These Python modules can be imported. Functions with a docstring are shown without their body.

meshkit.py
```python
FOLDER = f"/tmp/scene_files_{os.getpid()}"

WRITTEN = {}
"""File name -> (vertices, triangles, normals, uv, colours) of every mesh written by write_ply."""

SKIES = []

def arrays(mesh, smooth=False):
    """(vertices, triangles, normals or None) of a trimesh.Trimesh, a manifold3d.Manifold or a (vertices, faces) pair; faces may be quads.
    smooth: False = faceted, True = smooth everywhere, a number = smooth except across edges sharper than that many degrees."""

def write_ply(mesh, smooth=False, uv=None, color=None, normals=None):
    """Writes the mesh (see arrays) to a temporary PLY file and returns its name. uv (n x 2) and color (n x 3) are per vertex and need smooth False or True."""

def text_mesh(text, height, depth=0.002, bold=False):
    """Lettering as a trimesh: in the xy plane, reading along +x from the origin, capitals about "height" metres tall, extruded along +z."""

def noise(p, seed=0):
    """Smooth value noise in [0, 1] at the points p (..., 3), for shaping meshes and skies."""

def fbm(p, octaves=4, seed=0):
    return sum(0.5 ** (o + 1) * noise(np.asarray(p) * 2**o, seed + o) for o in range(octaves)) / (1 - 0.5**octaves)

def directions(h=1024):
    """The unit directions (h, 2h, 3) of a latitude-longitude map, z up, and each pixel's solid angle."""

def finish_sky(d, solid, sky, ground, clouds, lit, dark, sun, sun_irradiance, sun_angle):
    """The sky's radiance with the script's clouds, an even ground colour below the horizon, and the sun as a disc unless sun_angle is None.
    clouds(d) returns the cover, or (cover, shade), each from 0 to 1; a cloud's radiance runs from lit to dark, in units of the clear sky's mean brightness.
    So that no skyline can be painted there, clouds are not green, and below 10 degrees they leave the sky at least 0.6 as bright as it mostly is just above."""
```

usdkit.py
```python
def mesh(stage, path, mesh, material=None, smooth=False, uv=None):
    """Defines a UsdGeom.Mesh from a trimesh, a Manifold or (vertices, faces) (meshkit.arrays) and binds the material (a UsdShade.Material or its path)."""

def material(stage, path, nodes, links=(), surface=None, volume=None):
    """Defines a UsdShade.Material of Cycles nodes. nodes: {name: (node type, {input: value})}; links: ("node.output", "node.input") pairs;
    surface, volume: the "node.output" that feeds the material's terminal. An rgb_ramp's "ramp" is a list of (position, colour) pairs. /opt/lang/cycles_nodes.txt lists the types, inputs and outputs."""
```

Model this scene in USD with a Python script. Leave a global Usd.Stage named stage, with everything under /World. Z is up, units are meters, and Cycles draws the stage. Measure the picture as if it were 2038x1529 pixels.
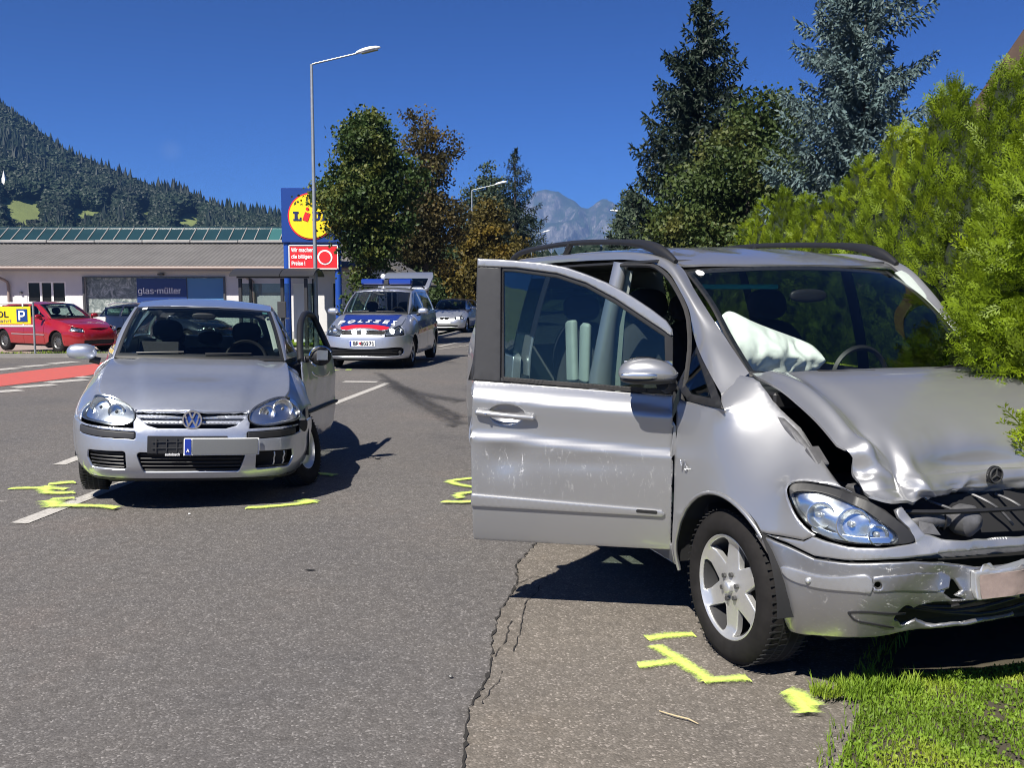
import math, random
import numpy as np, trimesh, usdkit, meshkit
import shapely
from shapely import affinity
from shapely.geometry import Polygon, LineString, Point, MultiPolygon, box as sbox
from shapely.ops import unary_union
from scipy.interpolate import PchipInterpolator, CubicSpline
from scipy.spatial import Delaunay
from pxr import Usd, UsdGeom, UsdLux, UsdShade, Sdf, Gf, Vt

random.seed(7); np.random.seed(7)
stage = Usd.Stage.CreateInMemory()
UsdGeom.SetStageUpAxis(stage, UsdGeom.Tokens.z); UsdGeom.SetStageMetersPerUnit(stage, 1.0)
UsdGeom.Xform.Define(stage, '/World'); UsdGeom.Scope.Define(stage, '/World/Looks')

# ---------------- camera, sky, sun, exposure ----------------
CAM_H, PITCH = 1.62, 5.6
cam = UsdGeom.Camera.Define(stage, '/World/camera')
cam.AddTranslateOp().Set(Gf.Vec3d(0, 0, CAM_H)); cam.AddRotateXOp().Set(90 - PITCH)
cam.CreateHorizontalApertureAttr(36.0); cam.CreateVerticalApertureAttr(36.0 * 769 / 1024)
cam.CreateFocalLengthAttr(36.0 * 1950 / 2038); cam.CreateClippingRangeAttr(Gf.Vec2f(0.05, 20000))
cam.CreateExposureAttr(1.0)
SUN = np.array([-0.44, -0.75, 1.0]); SUN /= np.linalg.norm(SUN)
ELEV, ROT = math.asin(SUN[2]), math.atan2(SUN[0], SUN[1])
usdkit.material(stage, '/World/Looks/sky', {
    'sky': ('sky_texture', {'sky_type': 'single_scattering', 'sun_disc': False, 'sun_elevation': ELEV, 'sun_rotation': ROT, 'altitude': 3800.0, 'air_density': 1.0, 'aerosol_density': 0.35, 'ozone_density': 4.0}),
    'tone': ('gamma', {'gamma': 1.3}),
    'tint': ('mix', {'mix_type': 'multiply', 'fac': 1.0, 'color2': (0.19, 0.32, 0.53)}),
    'tc': ('texture_coordinate', {}),
    'cn': ('noise_texture', {'scale': 9.0, 'detail': 4.0}),
    'cd': ('vector_math', {'math_type': 'distance', 'vector2': (-0.321, 0.939, 0.129)}),
    'cr': ('map_range', {'from_min': 0.0, 'from_max': 0.012, 'to_min': 0.7, 'to_max': 0.0, 'clamp': True}),
    'cm': ('math', {'math_type': 'multiply', 'use_clamp': True}),
    'cs': ('math', {'math_type': 'multiply', 'value2': 0.35, 'use_clamp': True}),
    'cl': ('mix', {'mix_type': 'mix', 'color2': (5.0, 5.6, 6.5)}),
    'bg': ('background_shader', {'strength': 0.052})},
    [('sky.color', 'tone.color'), ('tone.color', 'tint.color1'), ('tint.color', 'cl.color1'), ('tc.generated', 'cd.vector1'), ('tc.generated', 'cn.vector'), ('cd.value', 'cr.value'), ('cr.result', 'cm.value1'), ('cn.fac', 'cm.value2'), ('cm.value', 'cs.value1'), ('cs.value', 'cl.fac'), ('cl.color', 'bg.color')], surface='bg.background')
dome = UsdLux.DomeLight.Define(stage, '/World/sky')
UsdShade.MaterialBindingAPI.Apply(dome.GetPrim()).Bind(UsdShade.Material.Get(stage, '/World/Looks/sky'))
sun = UsdLux.DistantLight.Define(stage, '/World/sun')
sun.CreateNormalizeAttr(True); sun.CreateIntensityAttr(1.25); sun.CreateAngleAttr(0.53); sun.CreateColorAttr(Gf.Vec3f(1.0, 0.95, 0.86))
_e = math.degrees(math.acos(SUN[2])); _a = math.degrees(math.atan2(SUN[1], SUN[0]))
sun.AddRotateZOp().Set(_a); sun.AddRotateYOp().Set(_e)

# ---------------- helpers: prims ----------------
_names = {}
def numbered(parent, name):
    k = (str(parent), name); _names[k] = _names.get(k, -1) + 1
    return name if _names[k] == 0 else '%s_%03d' % (name, _names[k])
def tag(p, label=None, cat=None, group=None, kind=None):
    p = p.GetPrim() if hasattr(p, 'GetPrim') else p
    for k, v in (('label', label), ('category', cat), ('group', group), ('kind', kind)):
        if v: p.SetCustomDataByKey(k, v)
    return p
def thing(name, label=None, cat=None, loc=(0, 0, 0), rotz=0.0, group=None, kind=None, roll=0.0, scale=None):
    path = '/World/' + numbered('/World', name)
    x = UsdGeom.Xform.Define(stage, path)
    x.AddTranslateOp().Set(Gf.Vec3d(*map(float, loc)))
    if rotz: x.AddRotateZOp().Set(float(rotz))
    if roll: x.AddRotateXOp().Set(float(roll))
    if scale: x.AddScaleOp().Set(Gf.Vec3f(scale, scale, scale))
    tag(x, label, cat, group, kind)
    return path
def part(parent, name, mesh, mat, smooth=35, label=None, kind=None, uv=None):
    if isinstance(mesh, list): mesh = cat(mesh)
    path = parent + '/' + numbered(parent, name)
    m = usdkit.mesh(stage, path, mesh, '/World/Looks/' + mat, smooth=smooth, uv=uv)
    tag(m, label, None, None, kind)
    return path
def group_part(parent, name, label=None):
    path = parent + '/' + numbered(parent, name)
    tag(UsdGeom.Xform.Define(stage, path), label)
    return path
def solo(name, mesh, mat, label=None, cat=None, group=None, kind=None, smooth=35, uv=None):
    if isinstance(mesh, list): mesh = globals()['cat'](mesh)
    path = '/World/' + numbered('/World', name)
    m = usdkit.mesh(stage, path, mesh, '/World/Looks/' + mat, smooth=smooth, uv=uv)
    tag(m, label, cat, group, kind); return path
def copy_of(src, name, label, cat, loc, rotz, group=None, scale=(1, 1, 1), kind=None):
    path = '/World/' + numbered('/World', name); x = UsdGeom.Xform.Define(stage, path); prim = x.GetPrim()
    x.AddTranslateOp().Set(Gf.Vec3d(*map(float, loc))); x.AddRotateZOp().Set(float(rotz)); x.AddScaleOp().Set(Gf.Vec3f(*map(float, scale)))
    prim.GetReferences().AddInternalReference(src); prim.SetInstanceable(True); tag(x, label, cat, group, kind); return path

# ---------------- helpers: meshes ----------------
def T(v, f): return trimesh.Trimesh(np.asarray(v, float), np.asarray(f, int), process=False)
def cat(ms):
    ms = [m for m in ms if m is not None and len(m.faces)]
    n = np.cumsum([0] + [len(m.vertices) for m in ms])
    return T(np.vstack([m.vertices for m in ms]), np.vstack([m.faces + o for m, o in zip(ms, n)]))
def bx(x0, x1, y0, y1, z0, z1, b=0.0):
    if b <= 0:
        m = trimesh.creation.box([x1 - x0, y1 - y0, z1 - z0]); m.apply_translation([(x0 + x1) / 2, (y0 + y1) / 2, (z0 + z1) / 2]); return m
    b = min(b, (x1-x0)*.45, (y1-y0)*.45, (z1-z0)*.45); P = []
    for i in (0, 1):
        for j in (0, 1):
            for k in (0, 1):
                c = ((x0, x1)[i], (y0, y1)[j], (z0, z1)[k]); s = (1 - 2*i, 1 - 2*j, 1 - 2*k)
                for a in range(3):
                    q = [c[d] + (s[d]*b if d != a else 0) for d in range(3)]; P.append(q)
    return trimesh.convex.convex_hull(np.array(P))
def xf(m, t=(0, 0, 0), rx=0, ry=0, rz=0, s=1.0):
    m = m.copy(); R = trimesh.transformations.euler_matrix(math.radians(rx), math.radians(ry), math.radians(rz), 'sxyz')
    m.vertices = (m.vertices * s) @ R[:3, :3].T + np.asarray(t, float); return m
def mirror(m, axis=1):
    m = m.copy(); m.vertices[:, axis] *= -1; m.faces = m.faces[:, ::-1]; return m
def tube(pts, r, n=8, cap=True):
    p = np.asarray(pts, float); k = len(p); r = np.broadcast_to(r, (k,)).astype(float)
    t = np.gradient(p, axis=0) if k > 2 else np.array([p[1]-p[0]]*2); t /= np.linalg.norm(t, axis=1, keepdims=True) + 1e-12
    up = np.array([0, 0, 1.0]) if abs(t[0, 2]) < .9 else np.array([1.0, 0, 0])
    V = []
    a = np.cross(t[0], up); a /= np.linalg.norm(a)
    for i in range(k):
        a = a - t[i]*(a @ t[i]); a /= np.linalg.norm(a) + 1e-12; b = np.cross(t[i], a)
        th = np.arange(n) * 2*np.pi/n
        V.append(p[i] + r[i]*(np.cos(th)[:, None]*a + np.sin(th)[:, None]*b))
    F = []
    for i in range(k-1):
        for j in range(n):
            q = (i*n+j, i*n+(j+1) % n, (i+1)*n+(j+1) % n, (i+1)*n+j); F += [[q[0], q[1], q[2]], [q[0], q[2], q[3]]]
    V = np.vstack(V)
    if cap:
        c0, c1 = len(V), len(V)+1; V = np.vstack([V, p[0], p[-1]])
        F += [[c0, (j+1) % n, j] for j in range(n)] + [[c1, (k-1)*n+j, (k-1)*n+(j+1) % n] for j in range(n)]
    return T(V, F)
def cyl(p0, p1, r, n=16): return tube([p0, p1], r, n)
def extrude(poly, h):
    return trimesh.util.concatenate([trimesh.creation.extrude_polygon(g, h, engine='earcut') for g in getattr(poly, 'geoms', [poly]) if g.area > 1e-8])
def revolve(prof, n=48):
    prof = np.asarray(prof, float); k = len(prof); th = np.arange(n)*2*np.pi/n
    V = np.stack([prof[:, 0][None]*np.cos(th)[:, None], np.broadcast_to(prof[:, 1], (n, k)), prof[:, 0][None]*np.sin(th)[:, None]], -1).reshape(-1, 3)
    F = []
    for i in range(n):
        for j in range(k-1):
            a, b = i*k+j, ((i+1) % n)*k+j; F += [[a, a+1, b+1], [a, b+1, b]]
    return T(V, F)      # axis along y
def rounded(pts, r): return Polygon(pts).buffer(-r).buffer(2*r, quad_segs=6).buffer(-r, quad_segs=6) if r > 0 else Polygon(pts)
def smooth_poly(pts, n=12):
    p = np.asarray(pts, float); q = np.vstack([p, p[:1]]); d = np.r_[0, np.cumsum(np.linalg.norm(np.diff(q, axis=0), axis=1)**.5)]
    c = CubicSpline(d, q, bc_type='periodic'); return Polygon(c(np.linspace(0, d[-1], n*len(p), endpoint=False))).buffer(0)
def smooth_line(pts, n=10):
    p = np.asarray(pts, float); d = np.r_[0, np.cumsum(np.linalg.norm(np.diff(p, axis=0), axis=1))]
    return PchipInterpolator(d, p)(np.linspace(0, d[-1], n*len(p)))
def rings_of(poly, res):
    out = []
    for g in getattr(poly, 'geoms', [poly]):
        if g.is_empty or g.geom_type != 'Polygon': continue
        for r in [g.exterior, *g.interiors]: out.append(np.array(shapely.segmentize(r, res).coords)[:-1])
    return out
def tri2d(poly, res, roll=0.0, fine=None):
    """Triangulates a shapely polygon with interior points; returns points, faces."""
    fine = fine or res
    P = rings_of(poly, fine); nb = sum(map(len, P))
    inner = poly
    if roll:
        for d in (roll*.35, roll):
            inner = poly.buffer(-d)
            if not inner.is_empty: P += rings_of(inner, fine)
    x0, y0, x1, y1 = poly.bounds
    gx, gy = np.meshgrid(np.arange(x0 + res*.37, x1, res), np.arange(y0 + res*.41, y1, res*.866))
    gx = gx + (np.arange(gx.shape[0]) % 2)[:, None]*res*.5
    g = np.stack([gx.ravel(), gy.ravel()], 1)
    core = inner.buffer(-.45*min(res, fine*1.5)) if not inner.is_empty else inner
    if len(g) and not core.is_empty:
        shapely.prepare(core); g = g[shapely.contains_xy(core, g[:, 0], g[:, 1])]; P.append(g)
    P = np.vstack(P); P, idx = np.unique(P.round(7), axis=0, return_index=True)
    F = Delaunay(P).simplices; c = P[F].mean(1)
    big = poly.buffer(1e-6); shapely.prepare(big); F = F[shapely.contains_xy(big, c[:, 0], c[:, 1])]
    e1, e2 = P[F[:, 1]] - P[F[:, 0]], P[F[:, 2]] - P[F[:, 0]]; a = e1[:, 0]*e2[:, 1] - e1[:, 1]*e2[:, 0]
    F = F[np.abs(a) > 1e-10]; a = a[np.abs(a) > 1e-10]; F[a < 0] = F[a < 0][:, ::-1]
    return P, F
def vnormals(v, f):
    n = np.zeros_like(v); c = np.cross(v[f[:, 1]]-v[f[:, 0]], v[f[:, 2]]-v[f[:, 0]])
    for k in range(3): np.add.at(n, f[:, k], c)
    return n / (np.linalg.norm(n, axis=1, keepdims=True) + 1e-12)
def panel(poly, fn, res=0.04, thick=0.01, roll=0.0, out=None, fine=None, inset=0.0, rolld=None, relax=0):
    """A sheet of given thickness: polygon in a chart, mapped to space by fn; out = a point inside the body (normals point away from it)."""
    ms = []
    for g in getattr(poly, 'geoms', [poly]):
        if g.geom_type != 'Polygon' or g.area < 1e-6: continue
        P, F = tri2d(g, res, roll, fine); v = fn(P[:, 0], P[:, 1])
        if relax:
            e = np.vstack([F[:, [0, 1]], F[:, [1, 2]], F[:, [2, 0]]]); _, iv, ct = np.unique(np.sort(e, 1), axis=0, return_inverse=True, return_counts=True); bd = np.unique(e[ct[iv.ravel()] == 1]); i0, i1 = np.r_[e[:, 0], e[:, 1]], np.r_[e[:, 1], e[:, 0]]; deg = np.bincount(i0, minlength=len(v))[:, None]
            for _ in range(relax):
                w = np.zeros_like(v); np.add.at(w, i0, v[i1]); w /= np.maximum(deg, 1); w[bd] = v[bd]; v = w
        n = vnormals(v, F)
        if out is not None and np.sum(n * (v - np.asarray(out))) < 0: F, n = F[:, ::-1], -n
        v = v - n*inset
        if roll:
            b = g.boundary; d = shapely.distance(shapely.points(P), b); t = np.clip(1 - d/roll, 0, 1)
            v = v - n*((rolld or roll)*(1 - np.sqrt(np.maximum(0, 1 - t**2))))[:, None]
        k = len(v); e = np.vstack([F[:, [0, 1]], F[:, [1, 2]], F[:, [2, 0]]]); key = np.sort(e, 1)
        _, inv, cnt = np.unique(key, axis=0, return_inverse=True, return_counts=True); e = e[cnt[inv.ravel()] == 1]
        w = v - n*thick
        R = np.vstack([np.stack([e[:, 0], e[:, 0]+k, e[:, 1]], 1), np.stack([e[:, 1], e[:, 0]+k, e[:, 1]+k], 1)])
        ms.append(T(np.vstack([v, w]), np.vstack([F, F[:, ::-1]+k, R])))
    return cat(ms) if ms else None
def sheet(poly, fz, res, dz=0.0):
    P, F = tri2d(poly, res); return T(np.c_[P, fz(P[:, 0], P[:, 1]) + dz], F)
def text(s, h, depth=0.004, bold=False, center=True):
    m = meshkit.text_mesh(s, h, depth, bold)
    if center: m.apply_translation([-(m.bounds[0][0] + m.bounds[1][0])/2, 0, 0])
    return m
def upright(m, t, face=-90.0, tilt=0.0):
    """lettering made in xy, stood up so that it reads from -y (face -90)"""
    return xf(xf(m, rx=90+tilt), t, rz=face+90)
def lerp(a, b, t): return a + (b-a)*t
def sstep(a, b, x): t = np.clip((np.asarray(x, float)-a)/(b-a), 0, 1); return t*t*(3-2*t)

# ---------------- materials ----------------
def M(name, nodes, links, surface): usdkit.material(stage, '/World/Looks/' + name, nodes, links, surface=surface)
def plain(name, col, rough=.6, metal=0.0, coat=0.0, vary=0.0, scale=6.0, bump=0.0, spec=.5, **kw):
    p = {'base_color': col, 'roughness': rough, 'metallic': metal, 'specular_ior_level': spec}
    if coat: p['coat_weight'] = coat; p['coat_roughness'] = .03
    p.update(kw)
    if not vary and not bump: return M(name, {'p': ('principled_bsdf', p)}, [], 'p.BSDF')
    c = np.array(col); N = {'g': ('geometry', {}), 'n': ('noise_texture', {'scale': scale, 'detail': 6.0, 'roughness': .65}), 'r': ('rgb_ramp', {'ramp': [(.25, tuple(c*(1-vary))), (.75, tuple(np.minimum(c*(1+vary), 1)))]}), 'b': ('bump', {'strength': bump, 'distance': .02}), 'p': ('principled_bsdf', p)}
    L = [('g.position', 'n.vector'), ('n.fac', 'r.fac'), ('r.color', 'p.base_color'), ('n.fac', 'b.height')]
    if bump: L.append(('b.normal', 'p.normal'))
    M(name, N, L, 'p.BSDF')
def carpaint(name, col, metal=.75, rough=.33, flake=.06, dirt=.0):
    c = np.array(col)
    M(name, {'tc': ('texture_coordinate', {}), 'v': ('noise_texture', {'scale': 900.0, 'detail': 1.0}), 'r': ('rgb_ramp', {'ramp': [(.3, tuple(c*(1-flake))), (.7, tuple(np.minimum(c*(1+flake), 1)))]}),
             'd': ('noise_texture', {'scale': 3.5, 'detail': 5.0, 'roughness': .7}), 'rr': ('map_range', {'from_min': .3, 'from_max': .75, 'to_min': rough-.02, 'to_max': rough+.03}),
             'p': ('principled_bsdf', {'metallic': metal, 'coat_weight': 1.0, 'coat_roughness': .04, 'coat_ior': 1.5})},
      [('tc.object', 'v.vector'), ('tc.object', 'd.vector'), ('v.fac', 'r.fac'), ('r.color', 'p.base_color'), ('d.fac', 'rr.value'), ('rr.result', 'p.roughness')], 'p.BSDF')
def glass(name, tint, ior=1.5, rough=0.0):
    M(name, {'t': ('transparent_bsdf', {'color': tint}), 'g': ('glossy_bsdf', {'color': (1, 1, 1), 'roughness': rough}), 'f': ('fresnel', {'IOR': ior}), 'ge': ('geometry', {}), 'fr': ('math', {'math_type': 'subtract', 'value1': 1.0}), 'mu': ('math', {'math_type': 'multiply', 'use_clamp': True}), 'm': ('mix_closure', {})},
      [('f.fac', 'mu.value1'), ('ge.backfacing', 'fr.value2'), ('fr.value', 'mu.value2'), ('mu.value', 'm.fac'), ('t.BSDF', 'm.closure1'), ('g.BSDF', 'm.closure2')], 'm.closure')
def leaf(name, col, vary=.35, trans=.35, scale=1.2, hue2=None, rough=.55):
    c = np.array(col); c2 = np.array(hue2) if hue2 is not None else c*(1+vary)
    M(name, {'g': ('geometry', {}), 'n': ('noise_texture', {'scale': scale, 'detail': 3.0}), 'r': ('rgb_ramp', {'ramp': [(.3, tuple(c*(1-vary))), (.5, tuple(c)), (.7, tuple(c2))]}),
             'h': ('hsv', {'saturation': 1.0, 'fac': 1.0, 'hue': .5}), 'mr': ('map_range', {'from_min': 0.0, 'from_max': 1.0, 'to_min': .65, 'to_max': 1.4}),
             'p': ('principled_bsdf', {'roughness': rough, 'specular_ior_level': .3}), 't': ('translucent_bsdf', {}), 'm': ('mix_closure', {'fac': trans})},
      [('g.position', 'n.vector'), ('n.fac', 'r.fac'), ('r.color', 'h.color'), ('g.random_per_island', 'mr.value'), ('mr.result', 'h.value'), ('h.color', 'p.base_color'), ('h.color', 't.color'), ('p.BSDF', 'm.closure1'), ('t.BSDF', 'm.closure2')], 'm.closure')
carpaint('silver', (.49, .515, .57), metal=.78, rough=.35)
carpaint('silver_van', (.365, .367, .375), metal=.70, rough=.38)
carpaint('red_paint', (.25, .005, .010), metal=.1, rough=.3)
carpaint('dark_paint', (.012, .016, .03), metal=.3, rough=.25)
carpaint('police_blue', (.01, .025, .17), metal=.05, rough=.35)
carpaint('police_red', (.55, .01, .02), metal=.0, rough=.35)
plain('police_lens', (.01, .03, .22), .12, coat=1.0)
plain('black_plastic', (.012, .012, .013), .5, vary=.15, scale=30)
plain('grey_plastic', (.030, .030, .032), .5, vary=.1, scale=30)
plain('rubber', (.022, .021, .021), .7, vary=.25, scale=25)
plain('tyre_rubber', (.013, .012, .012), .8, vary=.3, scale=18, bump=.1, spec=.15)
plain('alloy', (.62, .62, .61), .34, metal=.75, vary=.06, scale=20)
plain('steel_dark', (.10, .10, .10), .45, metal=.6, vary=.3, scale=12)
plain('chrome', (.85, .86, .88), .08, metal=1.0)
plain('interior', (.016, .017, .02), .7, vary=.2, scale=8)
plain('seat_cloth', (.02, .021, .025), .85, vary=.2, scale=40)
plain('trim_grey', (.30, .34, .32), .6, vary=.08, scale=15)
plain('white_paint', (.78, .78, .76), .45, vary=.04, scale=5)
plain('plate_white', (.75, .75, .74), .4)
plain('plate_grey', (.11, .115, .12), .5)
plain('plate_blue', (.01, .03, .25), .4)
plain('plate_brown', (.22, .17, .15), .5, vary=.35, scale=9)
plain('lamp_body', (.25, .26, .27), .25, metal=.9)
plain('reflector', (.82, .83, .84), .26, metal=1.0)
plain('airbag', (.84, .86, .83), .8, vary=.04, scale=30)
plain('liner', (.008, .008, .009), .8)
plain('letter_white', (.82, .82, .82), .4)
plain('letter_dark', (.02, .02, .03), .4)
plain('engine_grey', (.10, .10, .105), .5, metal=.3, vary=.35, scale=25)
glass('glass', (.62, .72, .69))
glass('glass_clear', (.93, .95, .96))
glass('glass_dark', (.30, .36, .35))
glass('glass_front', (.84, .87, .855))
M('lit_lamp', {'e': ('emission', {'color': (1, .97, .9), 'strength': 9.0})}, [], 'e.emission')
M('flash_lamp', {'e': ('emission', {'color': (.9, .95, 1), 'strength': 14.0})}, [], 'e.emission')
# ---------------- the setting ----------------
_P = math.radians(PITCH)
def G(x, y): return -0.4*sstep(20, 34, y)
def _ray(px, py):
    a, b = (px-1019)/1950., (py-764.5)/1950.
    return np.array([a, math.cos(_P)-b*math.sin(_P), -(math.sin(_P)+b*math.cos(_P))])
def gp(px, py, up=0.0):
    d = _ray(px, py); z = up
    for _ in range(30):
        t = (z-CAM_H)/d[2]; z = .5*z + .5*(float(G(0, d[1]*t)) + up)
    return d[0]*t, d[1]*t
def at(px, py, y):
    d = _ray(px, py); t = y/d[1]; return np.array([d[0]*t, y, CAM_H+d[2]*t])

# asphalt: aggregate, patches, fine relief
def asphalt(name, lo, hi, stone, warm):
    M(name, {'g': ('geometry', {}),
        'v': ('voronoi_texture', {'scale': 120.0, 'randomness': 1.0}), 'sc': ('separate_color', {'color_type': 'rgb'}),
        'st': ('rgb_ramp', {'ramp': [(0, lo), (.45, tuple(lerp(np.array(lo), np.array(hi), .45))), (.80, hi), (.93, stone), (1, tuple(np.array(stone)*1.5))]}),
        'n1': ('noise_texture', {'scale': .55, 'detail': 7.0, 'roughness': .68}), 'n2': ('noise_texture', {'scale': 14.0, 'detail': 6.0, 'roughness': .7}),
        'r1': ('rgb_ramp', {'ramp': [(.28, (.66, .67, .70)), (.42, (.92, .92, .93)), (.55, (.98, .97, .96)), (.72, warm)]}), 'r2': ('rgb_ramp', {'ramp': [(.25, (.72, .71, .70)), (.75, (1.2, 1.2, 1.2))]}),
        'm1': ('mix', {'mix_type': 'multiply', 'fac': 1.0}), 'm2': ('mix', {'mix_type': 'multiply', 'fac': 1.0}),
        'vb': ('voronoi_texture', {'scale': 120.0}), 'b': ('bump', {'strength': .4, 'distance': .005, 'invert': True}),
        'p': ('principled_bsdf', {'roughness': .82, 'specular_ior_level': .35})},
      [('g.position', 'v.vector'), ('g.position', 'vb.vector'), ('g.position', 'n1.vector'), ('g.position', 'n2.vector'), ('v.color', 'sc.color'), ('sc.r', 'st.fac'),
       ('n1.fac', 'r1.fac'), ('n2.fac', 'r2.fac'), ('st.color', 'm1.color1'), ('r1.color', 'm1.color2'), ('m1.color', 'm2.color1'), ('r2.color', 'm2.color2'), ('m2.color', 'p.base_color'), ('vb.distance', 'b.height'), ('b.normal', 'p.normal')], 'p.BSDF')
asphalt('asphalt', (.082, .077, .074), (.114, .107, .103), (.155, .147, .142), (1.12, 1.04, 1.0))
asphalt('apron_asphalt', (.105, .094, .081), (.146, .130, .112), (.195, .175, .155), (1.14, 1.06, .96))
plain('soil', (.05, .042, .026), .95, vary=.35, scale=9, bump=.5)
plain('verge', (.07, .085, .025), .95, vary=.45, scale=2.2, bump=.4)
plain('paving_pink', (.27, .20, .175), .85, vary=.12, scale=3)
plain('paving_grey', (.22, .21, .20), .85, vary=.12, scale=3)
plain('kerb_stone', (.20, .19, .18), .85, vary=.2, scale=5, bump=.2)
plain('crack_dark', (.018, .016, .014), .95)
def worn(name, col, under, amount=.48, scale=22.0):
    M(name, {'g': ('geometry', {}), 'n': ('noise_texture', {'scale': scale, 'detail': 8.0, 'roughness': .75}), 'v': ('voronoi_texture', {'scale': 95.0}), 'a': ('math', {'math_type': 'multiply_add', 'value2': .22, 'value3': 0.0}), 's': ('math', {'math_type': 'add'}),
             'r': ('rgb_ramp', {'ramp': [(amount-.1, col), (amount+.18, tuple(lerp(np.array(col), np.array(under), .55)))]}), 'p': ('principled_bsdf', {'roughness': .75})},
      [('g.position', 'n.vector'), ('g.position', 'v.vector'), ('v.distance', 'a.value1'), ('n.fac', 's.value1'), ('a.value', 's.value2'), ('s.value', 'r.fac'), ('r.color', 'p.base_color')], 'p.BSDF')
worn('road_paint', (.46, .44, .41), (.12, .11, .10), .55)
worn('cycle_red', (.42, .075, .06), (.16, .09, .08), .66, 9.0)

# ground: one sheet to the horizon
ys = np.r_[-300, -60, -20, np.linspace(-10, 19, 6), np.linspace(20, 34, 24), 40, 60, 120, 400, 1500, 6000]
V = []; F = []
xs = np.r_[-6000, -1500, -300, -60, -20, 0, 20, 60, 300, 1500, 6000]
for y in ys:
    for x in xs: V.append((x, y, float(G(x, y)) - .045))
nx = len(xs)
for j in range(len(ys)-1):
    for i in range(nx-1):
        a = j*nx+i; F += [[a, a+1, a+nx+1], [a, a+nx+1, a+nx]]
solo('ground', T(V, F), 'verge', kind='structure', label='broad flat grassy ground of the valley')

road = thing('road', label='grey asphalt road with a side junction and worn white lines', kind='structure')
road_poly = Polygon([(-45, -10), (-1.2, -10), (-.52, 0), (-.17, 3.18), (.14, 6.0), (.75, 10), (1.6, 16), (2.9, 27), (4.7, 42), (8.5, 70), (16, 110), (28, 150), (21, 150), (10, 110), (2.0, 72), (-1.4, 52), (-3.4, 37), (-4.9, 30.5), (-6.6, 26.6), (-8.4, 24.6), (-12, 23.8), (-45, 21.5)])
rng = np.random.default_rng(3)
def wobble(pts, amp, step, seed=0):
    L = LineString(pts); n = max(2, int(L.length/step)); r = np.random.default_rng(seed)
    P = np.array([L.interpolate(t, normalized=True).coords[0] for t in np.linspace(0, 1, n)])
    w = np.cumsum(r.normal(0, amp, (n, 2)), 0); w -= np.linspace(0, 1, n)[:, None]*w[-1]
    return P + w*.6 + r.normal(0, amp*.5, (n, 2))
crackline = wobble([gp(918, 1600), gp(922, 1529), gp(950, 1420), gp(985, 1290), gp(1000, 1215), gp(1025, 1160), gp(1030, 1120), gp(1062, 1090), gp(1075, 1040), gp(1090, 960)], .008, .03, 5)
def strip(pts, w, dz, seed=0, jit=.25, res=.5):
    r = np.random.default_rng(seed); p = np.asarray(pts, float); t = np.gradient(p, axis=0); t /= np.linalg.norm(t, axis=1, keepdims=True)
    n = np.c_[-t[:, 1], t[:, 0]]; w = np.broadcast_to(w, (len(p),))*(1+r.normal(0, jit, len(p)))
    a, b = p+n*w[:, None]/2, p-n*w[:, None]/2; V = np.vstack([a, b]); z = G(V[:, 0], V[:, 1])+dz; k = len(p)
    F = [[i, i+k, i+1] for i in range(k-1)] + [[i+1, i+k, i+k+1] for i in range(k-1)]
    return T(np.c_[V, z], F)
part(road, 'asphalt', sheet(road_poly, G, 1.5), 'asphalt', smooth=True)
wd = .0085*np.clip(np.random.default_rng(2).gamma(2.2, .45, len(crackline)), .3, 2.6)
part(road, 'crack', strip(crackline, wd, .010, 1, .15), 'crack_dark', smooth=False)
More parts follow.
